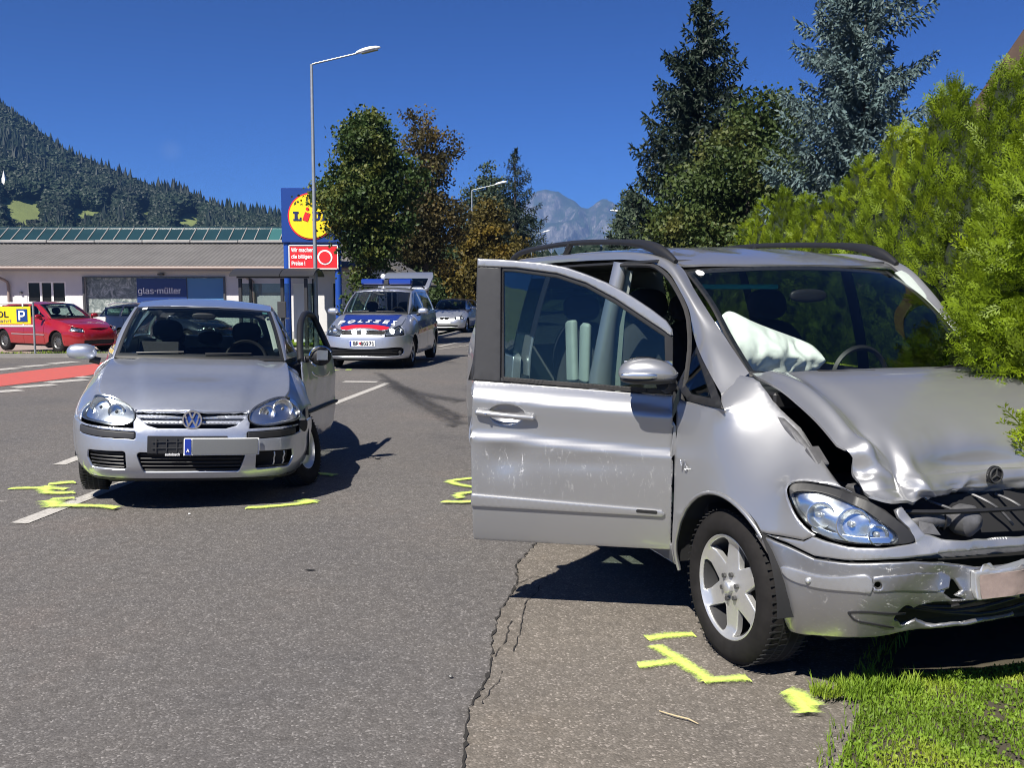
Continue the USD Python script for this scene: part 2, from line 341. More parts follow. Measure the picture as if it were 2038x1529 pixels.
br = [([(1022, 1170), (1060, 1150), (1110, 1165), (1180, 1180)], .004), ([(1075, 1170), (1050, 1200), (1035, 1270), (1020, 1300)], .004), ([(978, 1310), (1005, 1275), (1020, 1240)], .004), ([(960, 1405), (985, 1370), (998, 1340)], .004)]
for k, (q, w) in enumerate(br): part(road, 'crack', strip(wobble([gp(*c) for c in q], .008, .04, 11+k), w, .010, k, .5), 'crack_dark', smooth=False)
def marking(a, b, wid, name='lane_marking', mat='road_paint', dz=.005):
    a, b = np.array(gp(*a)), np.array(gp(*b)); d = (b-a)/np.linalg.norm(b-a); n = np.array([-d[1], d[0]])*wid/2
    part(road, name, sheet(Polygon([a+n, b+n, b-n, a-n]), G, .5, dz), mat, smooth=True)
marking((38, 1043), (300, 942), .13)
marking((118, 926), (320, 850), .12)
marking((608, 826), (772, 763), .12)
marking((684, 760), (750, 761), .22)
marking((873, 690), (1010, 662), .12); marking((873, 695), (1010, 677), .10)
marking((0, 1000), (3, 999), .1)
red = [gp(-60, 757), gp(0, 746), gp(90, 735), gp(178, 726), gp(230, 718), gp(232, 736), gp(176, 748), gp(90, 759), gp(0, 770), gp(-60, 780)]
part(road, 'cycle_lane', sheet(Polygon(red), G, .6, .006), 'cycle_red', smooth=True)
for q in [(-30, 739, 35, 733), (40, 731, 92, 727), (98, 725, 152, 720), (-40, 783, 42, 777), (28, 772, 108, 766), (95, 762, 172, 756), (152, 752, 174, 750)]:
    marking(q[:2], q[2:], .34)
lawn_edge = [(.80, -6), (.88, 0), (1.0, 3.1), (1.03, 3.3), (1.10, 3.55), (1.17, 3.75), (1.27, 3.95), (1.48, 4.08), (1.85, 4.3), (2.25, 4.7), (2.5, 6.5), (2.8, 10), (3.6, 16), (4.9, 26), (6.8, 42), (10.4, 70), (19, 110), (31, 150)]
le = np.array(lawn_edge); le2 = smooth_line(le, 6); le2 = le2 + np.random.default_rng(8).normal(0, .02, le2.shape)*(le2[:, 1:] < 9)
crk = np.vstack([[(-1.2, -10), (-.52, 0)], crackline[crackline[:, 1] > 2.9], [(.42, 8.4), (.75, 10), (1.6, 16), (2.9, 27), (4.7, 42), (8.5, 70), (16, 110), (28, 150)]])
crk = crk[np.argsort(crk[:, 1])]
apron = Polygon(np.vstack([crk, le2[::-1]])).buffer(0)
solo('apron', sheet(apron, G, .7, .005), 'apron_asphalt', kind='structure', label='lighter dusty asphalt strip between the road and the lawn', smooth=True)
lawnpoly = Polygon(np.vstack([le2, [(40, 150), (40, -6)]])).buffer(0)
def lawnz(x, y): return G(x, y) + .012 + .02*meshkit.noise(np.c_[x*3, y*3, x*0])
solo('lawn_soil', sheet(lawnpoly.intersection(sbox(-5, -8, 40, 30)), lawnz, .35), 'soil', kind='structure', label='brown soil under the lawn by the hedge', smooth=True)
# left side: kerb, verge, pavement, car park
kerbline = [(-45, 21.5), (-12, 23.8), (-8.4, 24.6), (-6.6, 26.6), (-4.9, 30.5), (-3.4, 37), (-1.4, 52), (2.0, 72), (10, 110)]
ks = smooth_line(kerbline, 8)
kl = LineString(ks).buffer(.07, cap_style='flat')
k0 = sheet(kl, G, .5, .09); kv = np.array(k0.vertices)
kw = tri2d(kl, .5)
_P2, _F2 = kw; base = np.c_[_P2, G(_P2[:, 0], _P2[:, 1])-.05]; top = np.c_[_P2, G(_P2[:, 0], _P2[:, 1])+.10]
e = np.vstack([_F2[:, [0, 1]], _F2[:, [1, 2]], _F2[:, [2, 0]]]); key = np.sort(e, 1); _, inv, cnt = np.unique(key, axis=0, return_inverse=True, return_counts=True); e = e[cnt[inv.ravel()] == 1]; k = len(_P2)
solo('kerb', T(np.vstack([top, base]), np.vstack([_F2, np.stack([e[:, 0], e[:, 0]+k, e[:, 1]], 1), np.stack([e[:, 1], e[:, 0]+k, e[:, 1]+k], 1)])), 'kerb_stone', kind='structure', label='low grey kerb along the far edge of the road', smooth=False)
lot = Polygon([(-45, 23.6), (-13, 25.6), (-9.2, 26.2), (-8.2, 27.5), (-8.2, 33.5), (-9.5, 37.4), (-45, 37.4)])
solo('car_park', sheet(lot, G, 1.0, .03), 'paving_pink', kind='structure', label='pinkish paved car park in front of the long white building', smooth=True)
pave = Polygon([(-8.4, 25.3), (-6.95, 26.8), (-5.3, 30.7), (-3.8, 37.2), (-1.8, 52.2), (-3.4, 52.4), (-5.4, 37.6), (-6.6, 31.6), (-7.9, 28.2), (-9.0, 26.1)])
solo('pavement', sheet(pave, G, .8, .10), 'paving_grey', kind='structure', label='grey pavement behind the kerb by the street lamps', smooth=True)

# yellow spray marks
def spray_mat(name, col=(.62, .82, .15), dens=1.0):
    M(name, {'uv': ('uvmap', {'attribute': 'st'}), 's': ('separate_xyz', {}), 'g': ('geometry', {}), 'n': ('noise_texture', {'scale': 70.0, 'detail': 4.0, 'roughness': .7}), 'n2': ('noise_texture', {'scale': 12.0, 'detail': 3.0}),
             'ab': ('math', {'math_type': 'absolute'}), 'mr': ('map_range', {'from_min': .0, 'from_max': 1.0, 'to_min': dens, 'to_max': -.12}), 'a': ('math', {'math_type': 'multiply_add', 'value2': 1.3, 'value3': -.65}), 'a2': ('math', {'math_type': 'multiply_add', 'value2': .8, 'value3': -.4}),
             'sum': ('math', {'math_type': 'add'}), 'sum2': ('math', {'math_type': 'add', 'use_clamp': True}), 'st': ('map_range', {'from_min': .18, 'from_max': .95, 'to_min': 0.0, 'to_max': .92, 'clamp': True}),
             't': ('transparent_bsdf', {}), 'p': ('principled_bsdf', {'base_color': col, 'roughness': .7}), 'm': ('mix_closure', {})},
      [('uv.UV', 's.vector'), ('g.position', 'n.vector'), ('g.position', 'n2.vector'), ('s.y', 'ab.value1'), ('ab.value', 'mr.value'), ('n.fac', 'a.value1'), ('n2.fac', 'a2.value1'), ('mr.result', 'sum.value1'), ('a.value', 'sum.value2'), ('sum.value', 'sum2.value1'), ('a2.value', 'sum2.value2'), ('sum2.value', 'st.value'), ('st.result', 'm.fac'), ('t.BSDF', 'm.closure1'), ('p.BSDF', 'm.closure2')], 'm.closure')
spray_mat('yellow_spray'); plain('twig_wood', (.42, .34, .2), .8)
def spray(name, strokes, label, widths=.09, dz=.012, to=None, mat='yellow_spray'):
    Vs, Fs, U = [], [], []; n0 = 0
    for i, q in enumerate(strokes):
        pts = np.array([gp(*c) for c in q]); pts = smooth_line(pts, 8) if len(pts) > 2 else np.linspace(pts[0], pts[1], 12)
        t = np.gradient(pts, axis=0); t /= np.linalg.norm(t, axis=1, keepdims=True); n = np.c_[-t[:, 1], t[:, 0]]
        w = widths if np.ndim(widths) == 0 else widths[i]; k = len(pts); taper = np.ones(k)
        a, b = pts+n*w*1.25*taper[:, None], pts-n*w*1.25*taper[:, None]
        e0, e1 = pts[0]-t[0]*w*.5, pts[-1]+t[-1]*w*.5
        Vv = np.vstack([a, pts, b]); Uu = np.vstack([np.c_[np.linspace(0, 1, k), np.ones(k)], np.c_[np.linspace(0, 1, k), np.zeros(k)], np.c_[np.linspace(0, 1, k), -np.ones(k)]])
        Uu[[0, k, 2*k], 1] = [1, .75, -1]; Uu[[k-1, 2*k-1, 3*k-1], 1] = [1, .9, -1]
        Ff = []
        for r0 in (0, k): Ff += [[r0+j, r0+k+j, r0+j+1] for j in range(k-1)] + [[r0+j+1, r0+k+j, r0+k+j+1] for j in range(k-1)]
        z = G(Vv[:, 0], Vv[:, 1]) + dz + i*.002
        Vs.append(np.c_[Vv, z]); Fs.append(np.array(Ff)+n0); U.append(Uu); n0 += 3*k
    m = T(np.vstack(Vs), np.vstack(Fs))
    if to: part(to, name, m, mat, smooth=False, uv=np.vstack(U))
    else: solo(name, m, mat, label, 'paint mark', smooth=False, uv=np.vstack(U))
spray('spray_mark', [[(18, 975), (70, 974), (135, 976)], [(95, 967), (150, 962)], [(100, 970), (108, 985), (150, 983)], [(98, 1000), (112, 1012)], [(104, 1012), (160, 1011), (235, 1016)], [(100, 999), (150, 996)]], 'yellow spray strokes left of the silver hatchback front wheel', [.06, .08, .07, .10, .06, .05])
spray('spray_mark', [[(590, 955), (625, 945), (668, 949)], [(600, 950), (612, 958)]], 'short yellow spray strokes in the shadow at the knocked-out hatchback wheel', [.06, .12])
spray('spray_mark', [[(488, 1014), (560, 1009), (628, 1001)], [(600, 1004), (622, 998)]], 'long thin yellow spray line along the front edge of the hatchback shadow', [.06, .09])
spray('spray_mark', [[(645, 740), (668, 737)], [(688, 737), (700, 737)]], 'two small yellow spray dashes in front of the police car', .10)
spray('spray_mark', [[(892, 961), (915, 957), (950, 954)], [(892, 961), (915, 968), (950, 973)], [(908, 988), (925, 985), (950, 982)], [(908, 989), (918, 996)], [(880, 1003), (910, 1004), (950, 1002)]], 'yellow zigzag spray mark partly hidden behind the open van door', .055)
spray('spray_mark', [[(1285, 1276), (1330, 1270), (1382, 1267)], [(1302, 1290), (1335, 1308), (1360, 1322)], [(1268, 1331), (1310, 1327), (1362, 1318)], [(1350, 1318), (1385, 1345), (1412, 1362)], [(1398, 1365), (1440, 1361), (1490, 1358)]], 'yellow zigzag spray mark on the asphalt by the front wheel of the van', [.045, .05, .045, .05, .045])
spray('spray_mark', [[(1562, 1388), (1590, 1398), (1618, 1420)], [(1580, 1392), (1608, 1436)]], 'yellow spray mark running from the dusty asphalt onto the grass edge', .06, .03)
# dark stain running over the road towards the van
spray_mat('dark_stain', (.035, .033, .033), .62)
spray('stain', [[(752, 742), (800, 772), (860, 805), (925, 835)], [(790, 770), (850, 788), (930, 800)], [(770, 757), (830, 800), (925, 850)]], None, [.16, .30, .22], .009, road, 'dark_stain')
# twig on the asphalt
tw = np.array([gp(1312, 1424), gp(1345, 1436), gp(1370, 1441), gp(1390, 1449)])
solo('twig', tube(np.c_[tw, [.016, .02, .018, .014]], [.002, .003, .003, .0015], 6), 'twig_wood', 'thin pale dry twig lying on the asphalt near the lawn', 'twig')
# ---------------- buildings ----------------
plain('plaster', (.53, .525, .53), .85, vary=.07, scale=1.3, bump=.05)
plain('plaster_grey', (.34, .335, .34), .85, vary=.08, scale=1.3)
plain('roof_sheet', (.105, .100, .098), .8, vary=.2, scale=1.1, bump=.1)
plain('roof_cap', (.27, .26, .25), .8, vary=.2, scale=2)
plain('teal_pane', (.012, .034, .041), .25, vary=.2, scale=.7, spec=.6)
plain('teal_light', (.035, .11, .11), .2, vary=.1, scale=.7)
plain('window_dark', (.012, .012, .013), .12, spec=.25)
plain('frame_white', (.72, .71, .69), .5)
plain('shelter_frame', (.022, .022, .025), .5)
plain('downpipe', (.22, .17, .15), .5)
plain('blue_panel', (.012, .035, .15), .35)
plain('blue_light_panel', (.07, .19, .38), .35)
M('photo_panel', {'g': ('geometry', {}), 'v': ('noise_texture', {'scale': 2.6, 'detail': 6.0, 'roughness': .75, 'distortion': 2.0}), 'r': ('rgb_ramp', {'ramp': [(.36, (.07, .09, .09)), (.5, (.17, .20, .19)), (.62, (.42, .44, .42))]}), 'p': ('principled_bsdf', {'roughness': .3})}, [('g.position', 'v.vector'), ('v.fac', 'r.fac'), ('r.color', 'p.base_color')], 'p.BSDF')
glass('pane_glass', (.55, .62, .62), 1.5)
GZ = -.4
b = thing('shop_building', 'long low white building with corrugated grey roof and glazed ridge at left', 'building', (0, 38, GZ))
X0, X1 = -34.0, -5.9
wall = unary_union([sbox(X0, 0, X1, 2.95)])
holes = [sbox(-18.72, 1.42, -17.22, 2.26), sbox(-6.95, 1.15, -6.55, 2.25), sbox(-16.5, 1.05, -11.12, 2.42)]
for h in holes: wall = wall.difference(h)
part(b, 'wall', xf(extrude(wall, .3), (0, .3, 0), rx=90), 'plaster')
part(b, 'side_wall', bx(X1-.3, X1-.005, .31, 9, 0, 3.3), 'plaster'); part(b, 'plinth', bx(X0, X1, -.03, -.005, 0, .35), 'plaster_grey')
# corrugated roof from eave (y=-.85, z=2.75) up to (3, 3.75)
n = 2400; xx = np.linspace(X0, X1+.35, n); zz = .012*np.cos(xx*2*np.pi/.177)
e0 = np.c_[xx, np.full(n, -.62), 2.86+zz]; e1 = np.c_[xx, np.full(n, 3.1), 3.86+zz]; i = np.arange(n-1)
Fr = np.vstack([np.stack([i, i+1, i+n+1], 1), np.stack([i, i+n+1, i+n], 1)]); V2 = np.vstack([e0, e1])
part(b, 'roof', T(np.vstack([V2, V2-[0, 0, .02]]), np.vstack([Fr, Fr[:, ::-1]+2*n])), 'roof_sheet', smooth=True)
for k in range(10):
    x = -25.2 + k*1.98
    part(b, 'ridge_cap', bx(x, x+1.96, 2.93, 3.22, 3.885, 3.985 + .012*(k % 3), .02), 'roof_cap')
part(b, 'gutter', [tube([(X0, -.70, 2.78), (X1+.35, -.70, 2.78)], .07, 10)], 'downpipe', smooth=60)
part(b, 'soffit', bx(X0, X1, -.60, -.002, 2.66, 2.72), 'plaster_grey')
for x in (-19.4, -9.95):
    part(b, 'downpipe', tube(smooth_line([(x-.25, -.68, 2.74), (x-.22, -.55, 2.50), (x, -.10, 2.2), (x, -.08, 2.0), (x, -.08, .1)], 4), .055, 8), 'downpipe', smooth=60)
# glazed ridge: sloping panes, each its own, with ribs
part(b, 'ridge_base', bx(X0, X1, 3.26, 6.2, 3.6, 3.94), 'roof_cap')
w = .535; k = 0
for q in range(33):
    x = -23.6 + q*w
    if x + w > -5.8: break
    z0, z1 = 4.0, 4.56
    pane = T([(x+.02, 3.30, z0), (x+w-.02, 3.30, z0), (x+w-.02, 4.20, z1), (x+.02, 4.20, z1), (x+.02, 3.32, z0-.03), (x+w-.02, 3.32, z0-.03), (x+w-.02, 4.22, z1-.03), (x+.02, 4.22, z1-.03)], [[0, 1, 2], [0, 2, 3], [4, 6, 5], [4, 7, 6], [0, 4, 5], [0, 5, 1], [1, 5, 6], [1, 6, 2], [2, 6, 7], [2, 7, 3], [3, 7, 4], [3, 4, 0]])
    part(b, 'roof_pane', pane, 'teal_light' if q in (25,) else 'teal_pane', smooth=False)
    part(b, 'glazing_bar', tube([(x, 3.28, z0+.02), (x, 4.22, z1+.02)], .022, 6), 'roof_cap')
part(b, 'ridge_bar', bx(-24, X1, 4.2, 4.3, 4.53, 4.62), 'teal_pane')
part(b, 'ridge_back', bx(-34, X1, 4.32, 6.2, 3.95, 4.5), 'roof_cap')
# windows
wf = group_part(b, 'window')
F3 = sbox(-18.72, 1.42, -17.22, 2.26)
for a, c in ((-18.68, -18.24), (-18.16, -17.80), (-17.72, -17.28)): F3 = F3.difference(sbox(a, 1.50, c, 2.22))
part(wf, 'frame', xf(extrude(F3, .1), (0, .12, 0), rx=90), 'frame_white')
for a, c in ((-18.70, -18.22), (-18.18, -17.78), (-17.74, -17.26)): part(wf, 'pane', bx(a, c, .06, .075, 1.48, 2.24), 'window_dark')
part(wf, 'sill', bx(-18.8, -17.14, -.08, -.004, 1.35, 1.415), 'frame_white')
wg = group_part(b, 'window'); part(wg, 'frame', xf(extrude(sbox(-6.95, 1.15, -6.55, 2.25).difference(sbox(-6.91, 1.2, -6.59, 2.2)), .08), (0, .12, 0), rx=90), 'frame_white'); part(wg, 'pane', bx(-6.93, -6.57, .06, .08, 1.17, 2.23), 'window_dark')
# shop front: picture, blue name board, pale panel
sf = group_part(b, 'shop_front')
part(sf, 'picture_panel', bx(-16.48, -14.52, .10, .16, 1.07, 2.40), 'photo_panel')
part(sf, 'name_board', bx(-14.50, -12.58, .05, .15, 1.07, 2.40), 'blue_panel')
part(sf, 'pale_panel', bx(-12.56, -11.14, .09, .15, 1.07, 2.40), 'blue_light_panel')
part(sf, 'lettering', upright(text('glas·müller', .235, .012, False), (-13.62, .038, 1.80)), 'letter_white', smooth=False)
part(sf, 'lettering', upright(text('Glas nach Maß', .07, .012), (-13.95, .038, 1.50)), 'letter_white', smooth=False) if False else None
part(sf, 'board_edge', xf(extrude(sbox(-16.56, .99, -11.06, 2.46).difference(sbox(-16.49, 1.06, -11.13, 2.41)), .05), (0, -.005, 0), rx=90), 'steel_dark')
part(b, 'wall_lamp', [bx(-13.62, -13.38, -.20, -.005, 2.50, 2.585, .03)], 'steel_dark')
part(b, 'wall_bracket', [bx(-18.97, -18.9, -.10, -.005, 1.80, 1.88)], 'steel_dark')
# gabled grey building behind
g = thing('gabled_building', 'grey gable-ended building behind the roadside maples', 'building', (0, 46, GZ))
gab = Polygon([(-9.2, 0), (-9.2, 4.4), (-8.1, 4.6), (-4.6, 2.35), (-4.6, 0)])
for h in (sbox(-7.3, .9, -6.75, 1.95), sbox(-5.9, .9, -5.35, 1.95)): gab = gab.difference(h)
part(g, 'wall', xf(extrude(gab, .3), (0, .3, 0), rx=90), 'plaster_grey')
for a in (-7.3, -5.9): wgp = group_part(g, 'window'); part(wgp, 'pane', bx(a, a+.55, .12, .14, .9, 1.95), 'window_dark'); part(wgp, 'frame', xf(extrude(sbox(a, .9, a+.55, 1.95).difference(sbox(a+.05, .95, a+.5, 1.9)).union(sbox(a+.25, .95, a+.3, 1.9)), .05), (0, .1, 0), rx=90), 'frame_white')
sl = math.degrees(math.atan2(-2.25, 3.5))
part(g, 'roof', xf(bx(-.2, 4.75, -.4, 9, 0, .14), (-8.25, 0, 4.62), ry=-sl), 'roof_sheet')
part(g, 'side_wall', bx(-9.2, -4.62, .31, 8.5, 0, 2.33), 'plaster_grey')
# brown roof of the house behind the hedge, at the right edge
h = thing('brown_roofed_house', 'dark brown roof edge of a house above the hedge at far right', 'house', (6.15, 11.8, 0), rotz=-29)
part(h, 'wall', bx(.25, 7.0, .5, 9, -.05, 4.3), 'plaster_grey')
plain('roof_brown', (.055, .032, .022), .8, vary=.3, scale=4, bump=.2)
part(h, 'roof', xf(bx(-.4, 6.2, -.6, 9.4, 0, .22), (-.35, 0, 3.75), ry=-58), 'roof_brown')
part(h, 'bargeboard', xf(bx(-.42, 6.2, -.68, -.605, -.1, .20), (-.35, 0, 3.75), ry=-58), 'roof_brown')

# ---------------- street furniture ----------------
plain('galvanised', (.33, .345, .35), .42, metal=.6, vary=.12, scale=8)
plain('lamp_white', (.80, .80, .79), .35)
plain('sign_blue', (.010, .04, .20), .35)
plain('post_blue', (.012, .055, .28), .35, vary=.1, scale=3)
plain('sign_yellow', (.80, .56, .01), .4)
plain('sign_red', (.62, .015, .02), .4)
def street_lamp(label, loc, h, arm, az, tilt=12, rz=0):
    L = thing('street_lamp', label, 'street lamp', loc, group=None)
    d = np.array([math.cos(math.radians(az)), math.sin(math.radians(az)), 0]); up = math.tan(math.radians(tilt))
    part(L, 'pole', tube([(0, 0, -.1), (0, 0, 1.1), (0, 0, 1.15), (0, 0, h)], [.085, .085, .068, .045], 12), 'galvanised', smooth=50)
    e = d*arm + [0, 0, arm*up]
    part(L, 'arm', tube([np.array([0, 0, h-.02]), np.array([0, 0, h+.02])+d*.1, np.array([0, 0, h])+e], .028, 8), 'galvanised', smooth=50)
    hd = cat([xf(trimesh.creation.icosphere(3, 1.0), (0, 0, 0))]); v = np.array(hd.vertices); v *= [.40, .15, .10]; v[:, 2] = np.where(v[:, 2] < 0, v[:, 2]*.35, v[:, 2]); v[:, 1] *= .75+.25*sstep(-.4, .1, v[:, 0]); hd.vertices = v
    part(L, 'lamp_head', xf(xf(hd, ry=-tilt), np.array([0, 0, h+.02])+e+d*.30*1.0+[0, 0, .06], rz=az), 'lamp_white', smooth=True)
    dif = xf(bx(-.22, .30, -.10, .10, -.055, -.036, .008), ry=-tilt); part(L, 'diffuser', xf(dif, np.array([0, 0, h+.02])+e+d*.30+[0, 0, .06], rz=az), 'reflector')
    return L
street_lamp('tall grey street lamp beside the blue and yellow shop sign', (-6.18, 31, -.36), 8.85, 1.45, 0, 13)
street_lamp('slender grey street lamp right of the orange-leaved maple', (-2.55, 63, GZ), 8.2, 1.55, 0, 13)
street_lamp('distant street lamp beyond the yellowing trees, its head near the mountain foot', (2.2, 112, GZ), 8.0, 1.4, 0, 13)
street_lamp('most distant street lamp, tiny under the mountain', (6.0, 150, GZ), 8.4, 1.4, 0, 13)
street_lamp('distant street lamp by the willow on the right of the road', (9.6, 78, GZ), 7.8, 1.2, 180, 8)
# pylon sign
S = thing('supermarket_sign', 'tall blue sign with a yellow disc and a red price banner below', 'shop sign', (-7.27, 36, GZ))
for x in (-.93, .93): part(S, 'post', tube([(x, 0, 0), (x, 0, 5.5)], .12, 14), 'post_blue', smooth=50)
part(S, 'sign_panel', bx(-1.06, 1.06, -.20, .18, 3.66, 5.62, .02), 'sign_blue')
def disc(r, th, seg=64): return extrude(Point(0, 0).buffer(r, quad_segs=seg//4), th)
part(S, 'red_ring', xf(disc(.84, .02), (0.02, -.205, 4.60), rx=90), 'sign_red'); part(S, 'yellow_disc', xf(disc(.79, .02), (0.02, -.232, 4.60), rx=90), 'sign_yellow')
for s, x, m, hh in (('L', -.50, 'letter_blue', .32), ('D', .17, 'letter_blue', .32), ('L', .50, 'letter_blue', .32)):
    part(S, 'letter', upright(text(s, hh, .012, True), (x, -.255, 4.46)), 'letter_blue', smooth=False) if False else None
plain('letter_blue', (.008, .018, .09), .45)
def slab(poly, x, z): return xf(extrude(affinity.scale(poly, 1, 1, origin=(0, 0)), .014), (x, -.256, z), rx=90)
Lp = Polygon([(0, 0), (.30, 0), (.30, .12), (.24, .12), (.24, .06), (.16, .06), (.16, .26), (.20, .26), (.20, .32), (0, .32), (0, .26), (.05, .26), (.05, .06), (0, .06)])
Dp = Polygon([(0, 0), (.18, 0), (.27, .05), (.30, .16), (.27, .27), (.18, .32), (0, .32), (0, .26), (.05, .26), (.05, .06), (0, .06)]).difference(Polygon([(.15, .07), (.17, .07), (.20, .11), (.21, .16), (.20, .21), (.17, .25), (.15, .25)]))
part(S, 'letter', slab(Lp, -.62, 4.44), 'letter_blue', smooth=False); part(S, 'letter', slab(Dp, .07, 4.44), 'letter_blue', smooth=False); part(S, 'letter', slab(Lp, .40, 4.44), 'letter_blue', smooth=False)
part(S, 'letter', xf(extrude(affinity.rotate(sbox(-.10, -.15, .10, .15), -20), .014), (-.14, -.256, 4.58), rx=90), 'sign_red', smooth=False)
part(S, 'letter', xf(disc(.06, .014, 32), (-.10, -.256, 4.86), rx=90), 'sign_red', smooth=False)
part(S, 'banner', bx(-.80, .92, -.16, -.10, 2.74, 3.54, .01), 'sign_red')
part(S, 'banner_frame', [bx(-.83, .95, -.18, -.08, 2.70, 2.735), bx(-.83, .95, -.18, -.08, 3.545, 3.58), bx(-.835, -.80, -.18, -.08, 2.70, 3.58), bx(.925, .96, -.18, -.08, 2.70, 3.58)], 'frame_white')
for k, s in enumerate(('Wir machen', 'die billigen', 'Preise !')):
    t = text(s, .135, .008, True, center=False); t.apply_scale([.78, 1, 1]); part(S, 'lettering', upright(t, (-.74, -.164, 3.33 - k*.24)), 'letter_white', smooth=False)
part(S, 'price_badge', xf(disc(.27, .01, 40).copy(), (.48, -.162, 3.13), rx=90), 'plate_white'); part(S, 'price_badge', xf(disc(.21, .01, 40), (.48, -.176, 3.13), rx=90), 'sign_red')
part(S, 'cross_bar', [bx(-.93, .93, -.05, .05, 3.58, 3.64)], 'post_blue')
# bus shelter
B = thing('bus_shelter', 'dark-framed bus shelter with a curved roof and glass walls', 'bus shelter', (-7.28, 30, -.34))
for x in (-1.0, .28, 1.0): part(B, 'post', bx(x-.05, x+.05, -.05, .05, 0, 2.25, .01), 'shelter_frame')
for x in (-1.0, 1.0): part(B, 'post', bx(x-.05, x+.05, 1.15, 1.25, 0, 2.25, .01), 'shelter_frame')
th = np.linspace(-1, 1, 14); ry_ = np.c_[th*.85+.55, 2.36+.20*(1-th**2)]
top = [(y, z) for y, z in ry_] + [(y, z-.05) for y, z in ry_[::-1]]
for q in range(2):
    xa, xb = ((-1.25, .26), (.28, 1.3))[q]
    part(B, 'roof', xf(extrude(Polygon(top), xb-xa), (xa, 0, 0), 0, 0, 0).apply_transform(np.array([[0, 0, 1, xa*0], [1, 0, 0, 0], [0, 1, 0, 0], [0, 0, 0, 1]])), 'shelter_frame') if False else part(B, 'roof', T(np.array([[z2, x2, y2] for x2, y2, z2 in np.array(extrude(Polygon(top), xb-xa).vertices)])+[xa, 0, 0], extrude(Polygon(top), xb-xa).faces), 'shelter_frame')
part(B, 'beam', bx(-1.1, 1.1, -.04, .04, 2.26, 2.40), 'shelter_frame')
for xa, xb in ((-.93, .21), (.35, .93)): part(B, 'back_pane', bx(xa, xb, 1.18, 1.20, .25, 2.1), 'pane_glass' if xa < 0 else 'frame_white')
part(B, 'side_pane', bx(-1.0, -.985, .08, 1.12, .25, 2.1), 'pane_glass'); part(B, 'side_pane', bx(.985, 1.0, .08, 1.12, .25, 2.1), 'pane_glass')
part(B, 'bench', [bx(-.85, .15, .85, 1.13, .44, .48, .01), bx(-.7, -.66, .95, 1.0, 0, .44), bx(0, .04, .95, 1.0, 0, .44)], 'steel_dark')
part(B, 'timetable_box', bx(.14, .40, -.12, -.055, 1.05, 1.55, .01), 'grey_plastic')
part(B, 'glass_rail', [bx(-.93, .21, 1.17, 1.21, .98, 1.02)], 'frame_white')
# car-park sign
p0 = at(70, 700, 24)
K = thing('parking_sign', 'yellow shop parking sign with a white P, hung in a tube frame', 'parking sign', (p0[0], 24, -.04-.05))
for x in (0, -1.9): part(K, 'post', tube([(x, 0, -.06), (x, 0, 1.30), (x, 0, 1.36)], .025, 10), 'galvanised', smooth=50)
part(K, 'rail', tube([(-1.9, 0, 1.34), (0, 0, 1.34)], .022, 8), 'lamp_white'); part(K, 'rail', tube([(-1.9, 0, .78), (0, 0, .78)], .022, 8), 'lamp_white')
for x in (-1.7, -.9, -.25): part(K, 'clip', [bx(x-.012, x+.012, -.02, .02, 1.24, 1.33), bx(x-.012, x+.012, -.02, .02, .79, .86)], 'lamp_white')
part(K, 'sign_panel', bx(-1.86, -.06, -.02, .01, .83, 1.26, .006), 'sign_yellow')
part(K, 'symbol_panel', bx(-.40, -.14, -.030, -.022, .89, 1.20), 'sign_blue'); part(K, 'symbol', upright(text('P', .22, .006, True), (-.27, -.032, .935)), 'letter_white', smooth=False)
tt = text('LIDL', .14, .006, True); tt.apply_scale([1.15, 1, 1]); part(K, 'lettering', upright(tt, (-.86+.02, -.023, 1.0)), 'letter_dark', smooth=False)
tt = text('Einfahrt', .075, .006, False); tt.apply_scale([1.5, 1, 1]); part(K, 'lettering', upright(tt, (-.86+.05, -.023, .875)), 'plate_brown', smooth=False)
# white marker post
x, y = gp(611, 694)
W = thing('marker_post', 'short white roadside marker post with a dark reflector by the lamp', 'marker post', (x, y, float(G(x, y))))
part(W, 'post', bx(-.06, .06, -.05, .05, 0, .92, .025), 'white_paint'); part(W, 'reflector', bx(-.035, .035, -.058, -.052, .68, .84), 'steel_dark')
HAZE = 0.00013
# ---------------- hills, mountain ----------------
leaf('forest', (0.018, 0.035, 0.017), .4, .15, .02)
leaf('forest_conifer', (0.010, 0.025, 0.016), .35, .1, .02)
plain('meadow', (.12, .15, .04), .95, vary=.3, scale=.03)
M('rock', {'g': ('geometry', {}), 'sx': ('separate_xyz', {}), 'n': ('noise_texture', {'scale': .012, 'detail': 8.0, 'roughness': .8}), 'mp': ('mapping', {'scale': (2.4, 1.0, .5)}), 'rr': ('rgb_ramp', {'ramp': [(.36, (.028, .032, .03)), (.5, (.07, .07, .07)), (.62, (.17, .165, .16))]}),
           'n2': ('noise_texture', {'scale': .004, 'detail': 6.0, 'roughness': .7}), 'gr': ('math', {'math_type': 'multiply_add', 'value2': 1.6, 'value3': -.8}), 's': ('math', {'math_type': 'add'}), 'm': ('map_range', {'from_min': .58, 'from_max': .80, 'to_min': 0.0, 'to_max': 1.0, 'clamp': True}), 'c': ('mix', {'color2': (.028, .042, .026)}), 'p': ('principled_bsdf', {'roughness': .95})},
  [('g.position', 'mp.vector'), ('mp.vector', 'n.vector'), ('g.position', 'n2.vector'), ('n.fac', 'rr.fac'), ('g.true_normal', 'sx.vector'), ('n2.fac', 'gr.value1'), ('sx.z', 's.value1'), ('gr.value', 's.value2'), ('s.value', 'm.value'), ('m.result', 'c.fac'), ('rr.color', 'c.color1'), ('c.color', 'p.base_color')], 'p.BSDF')
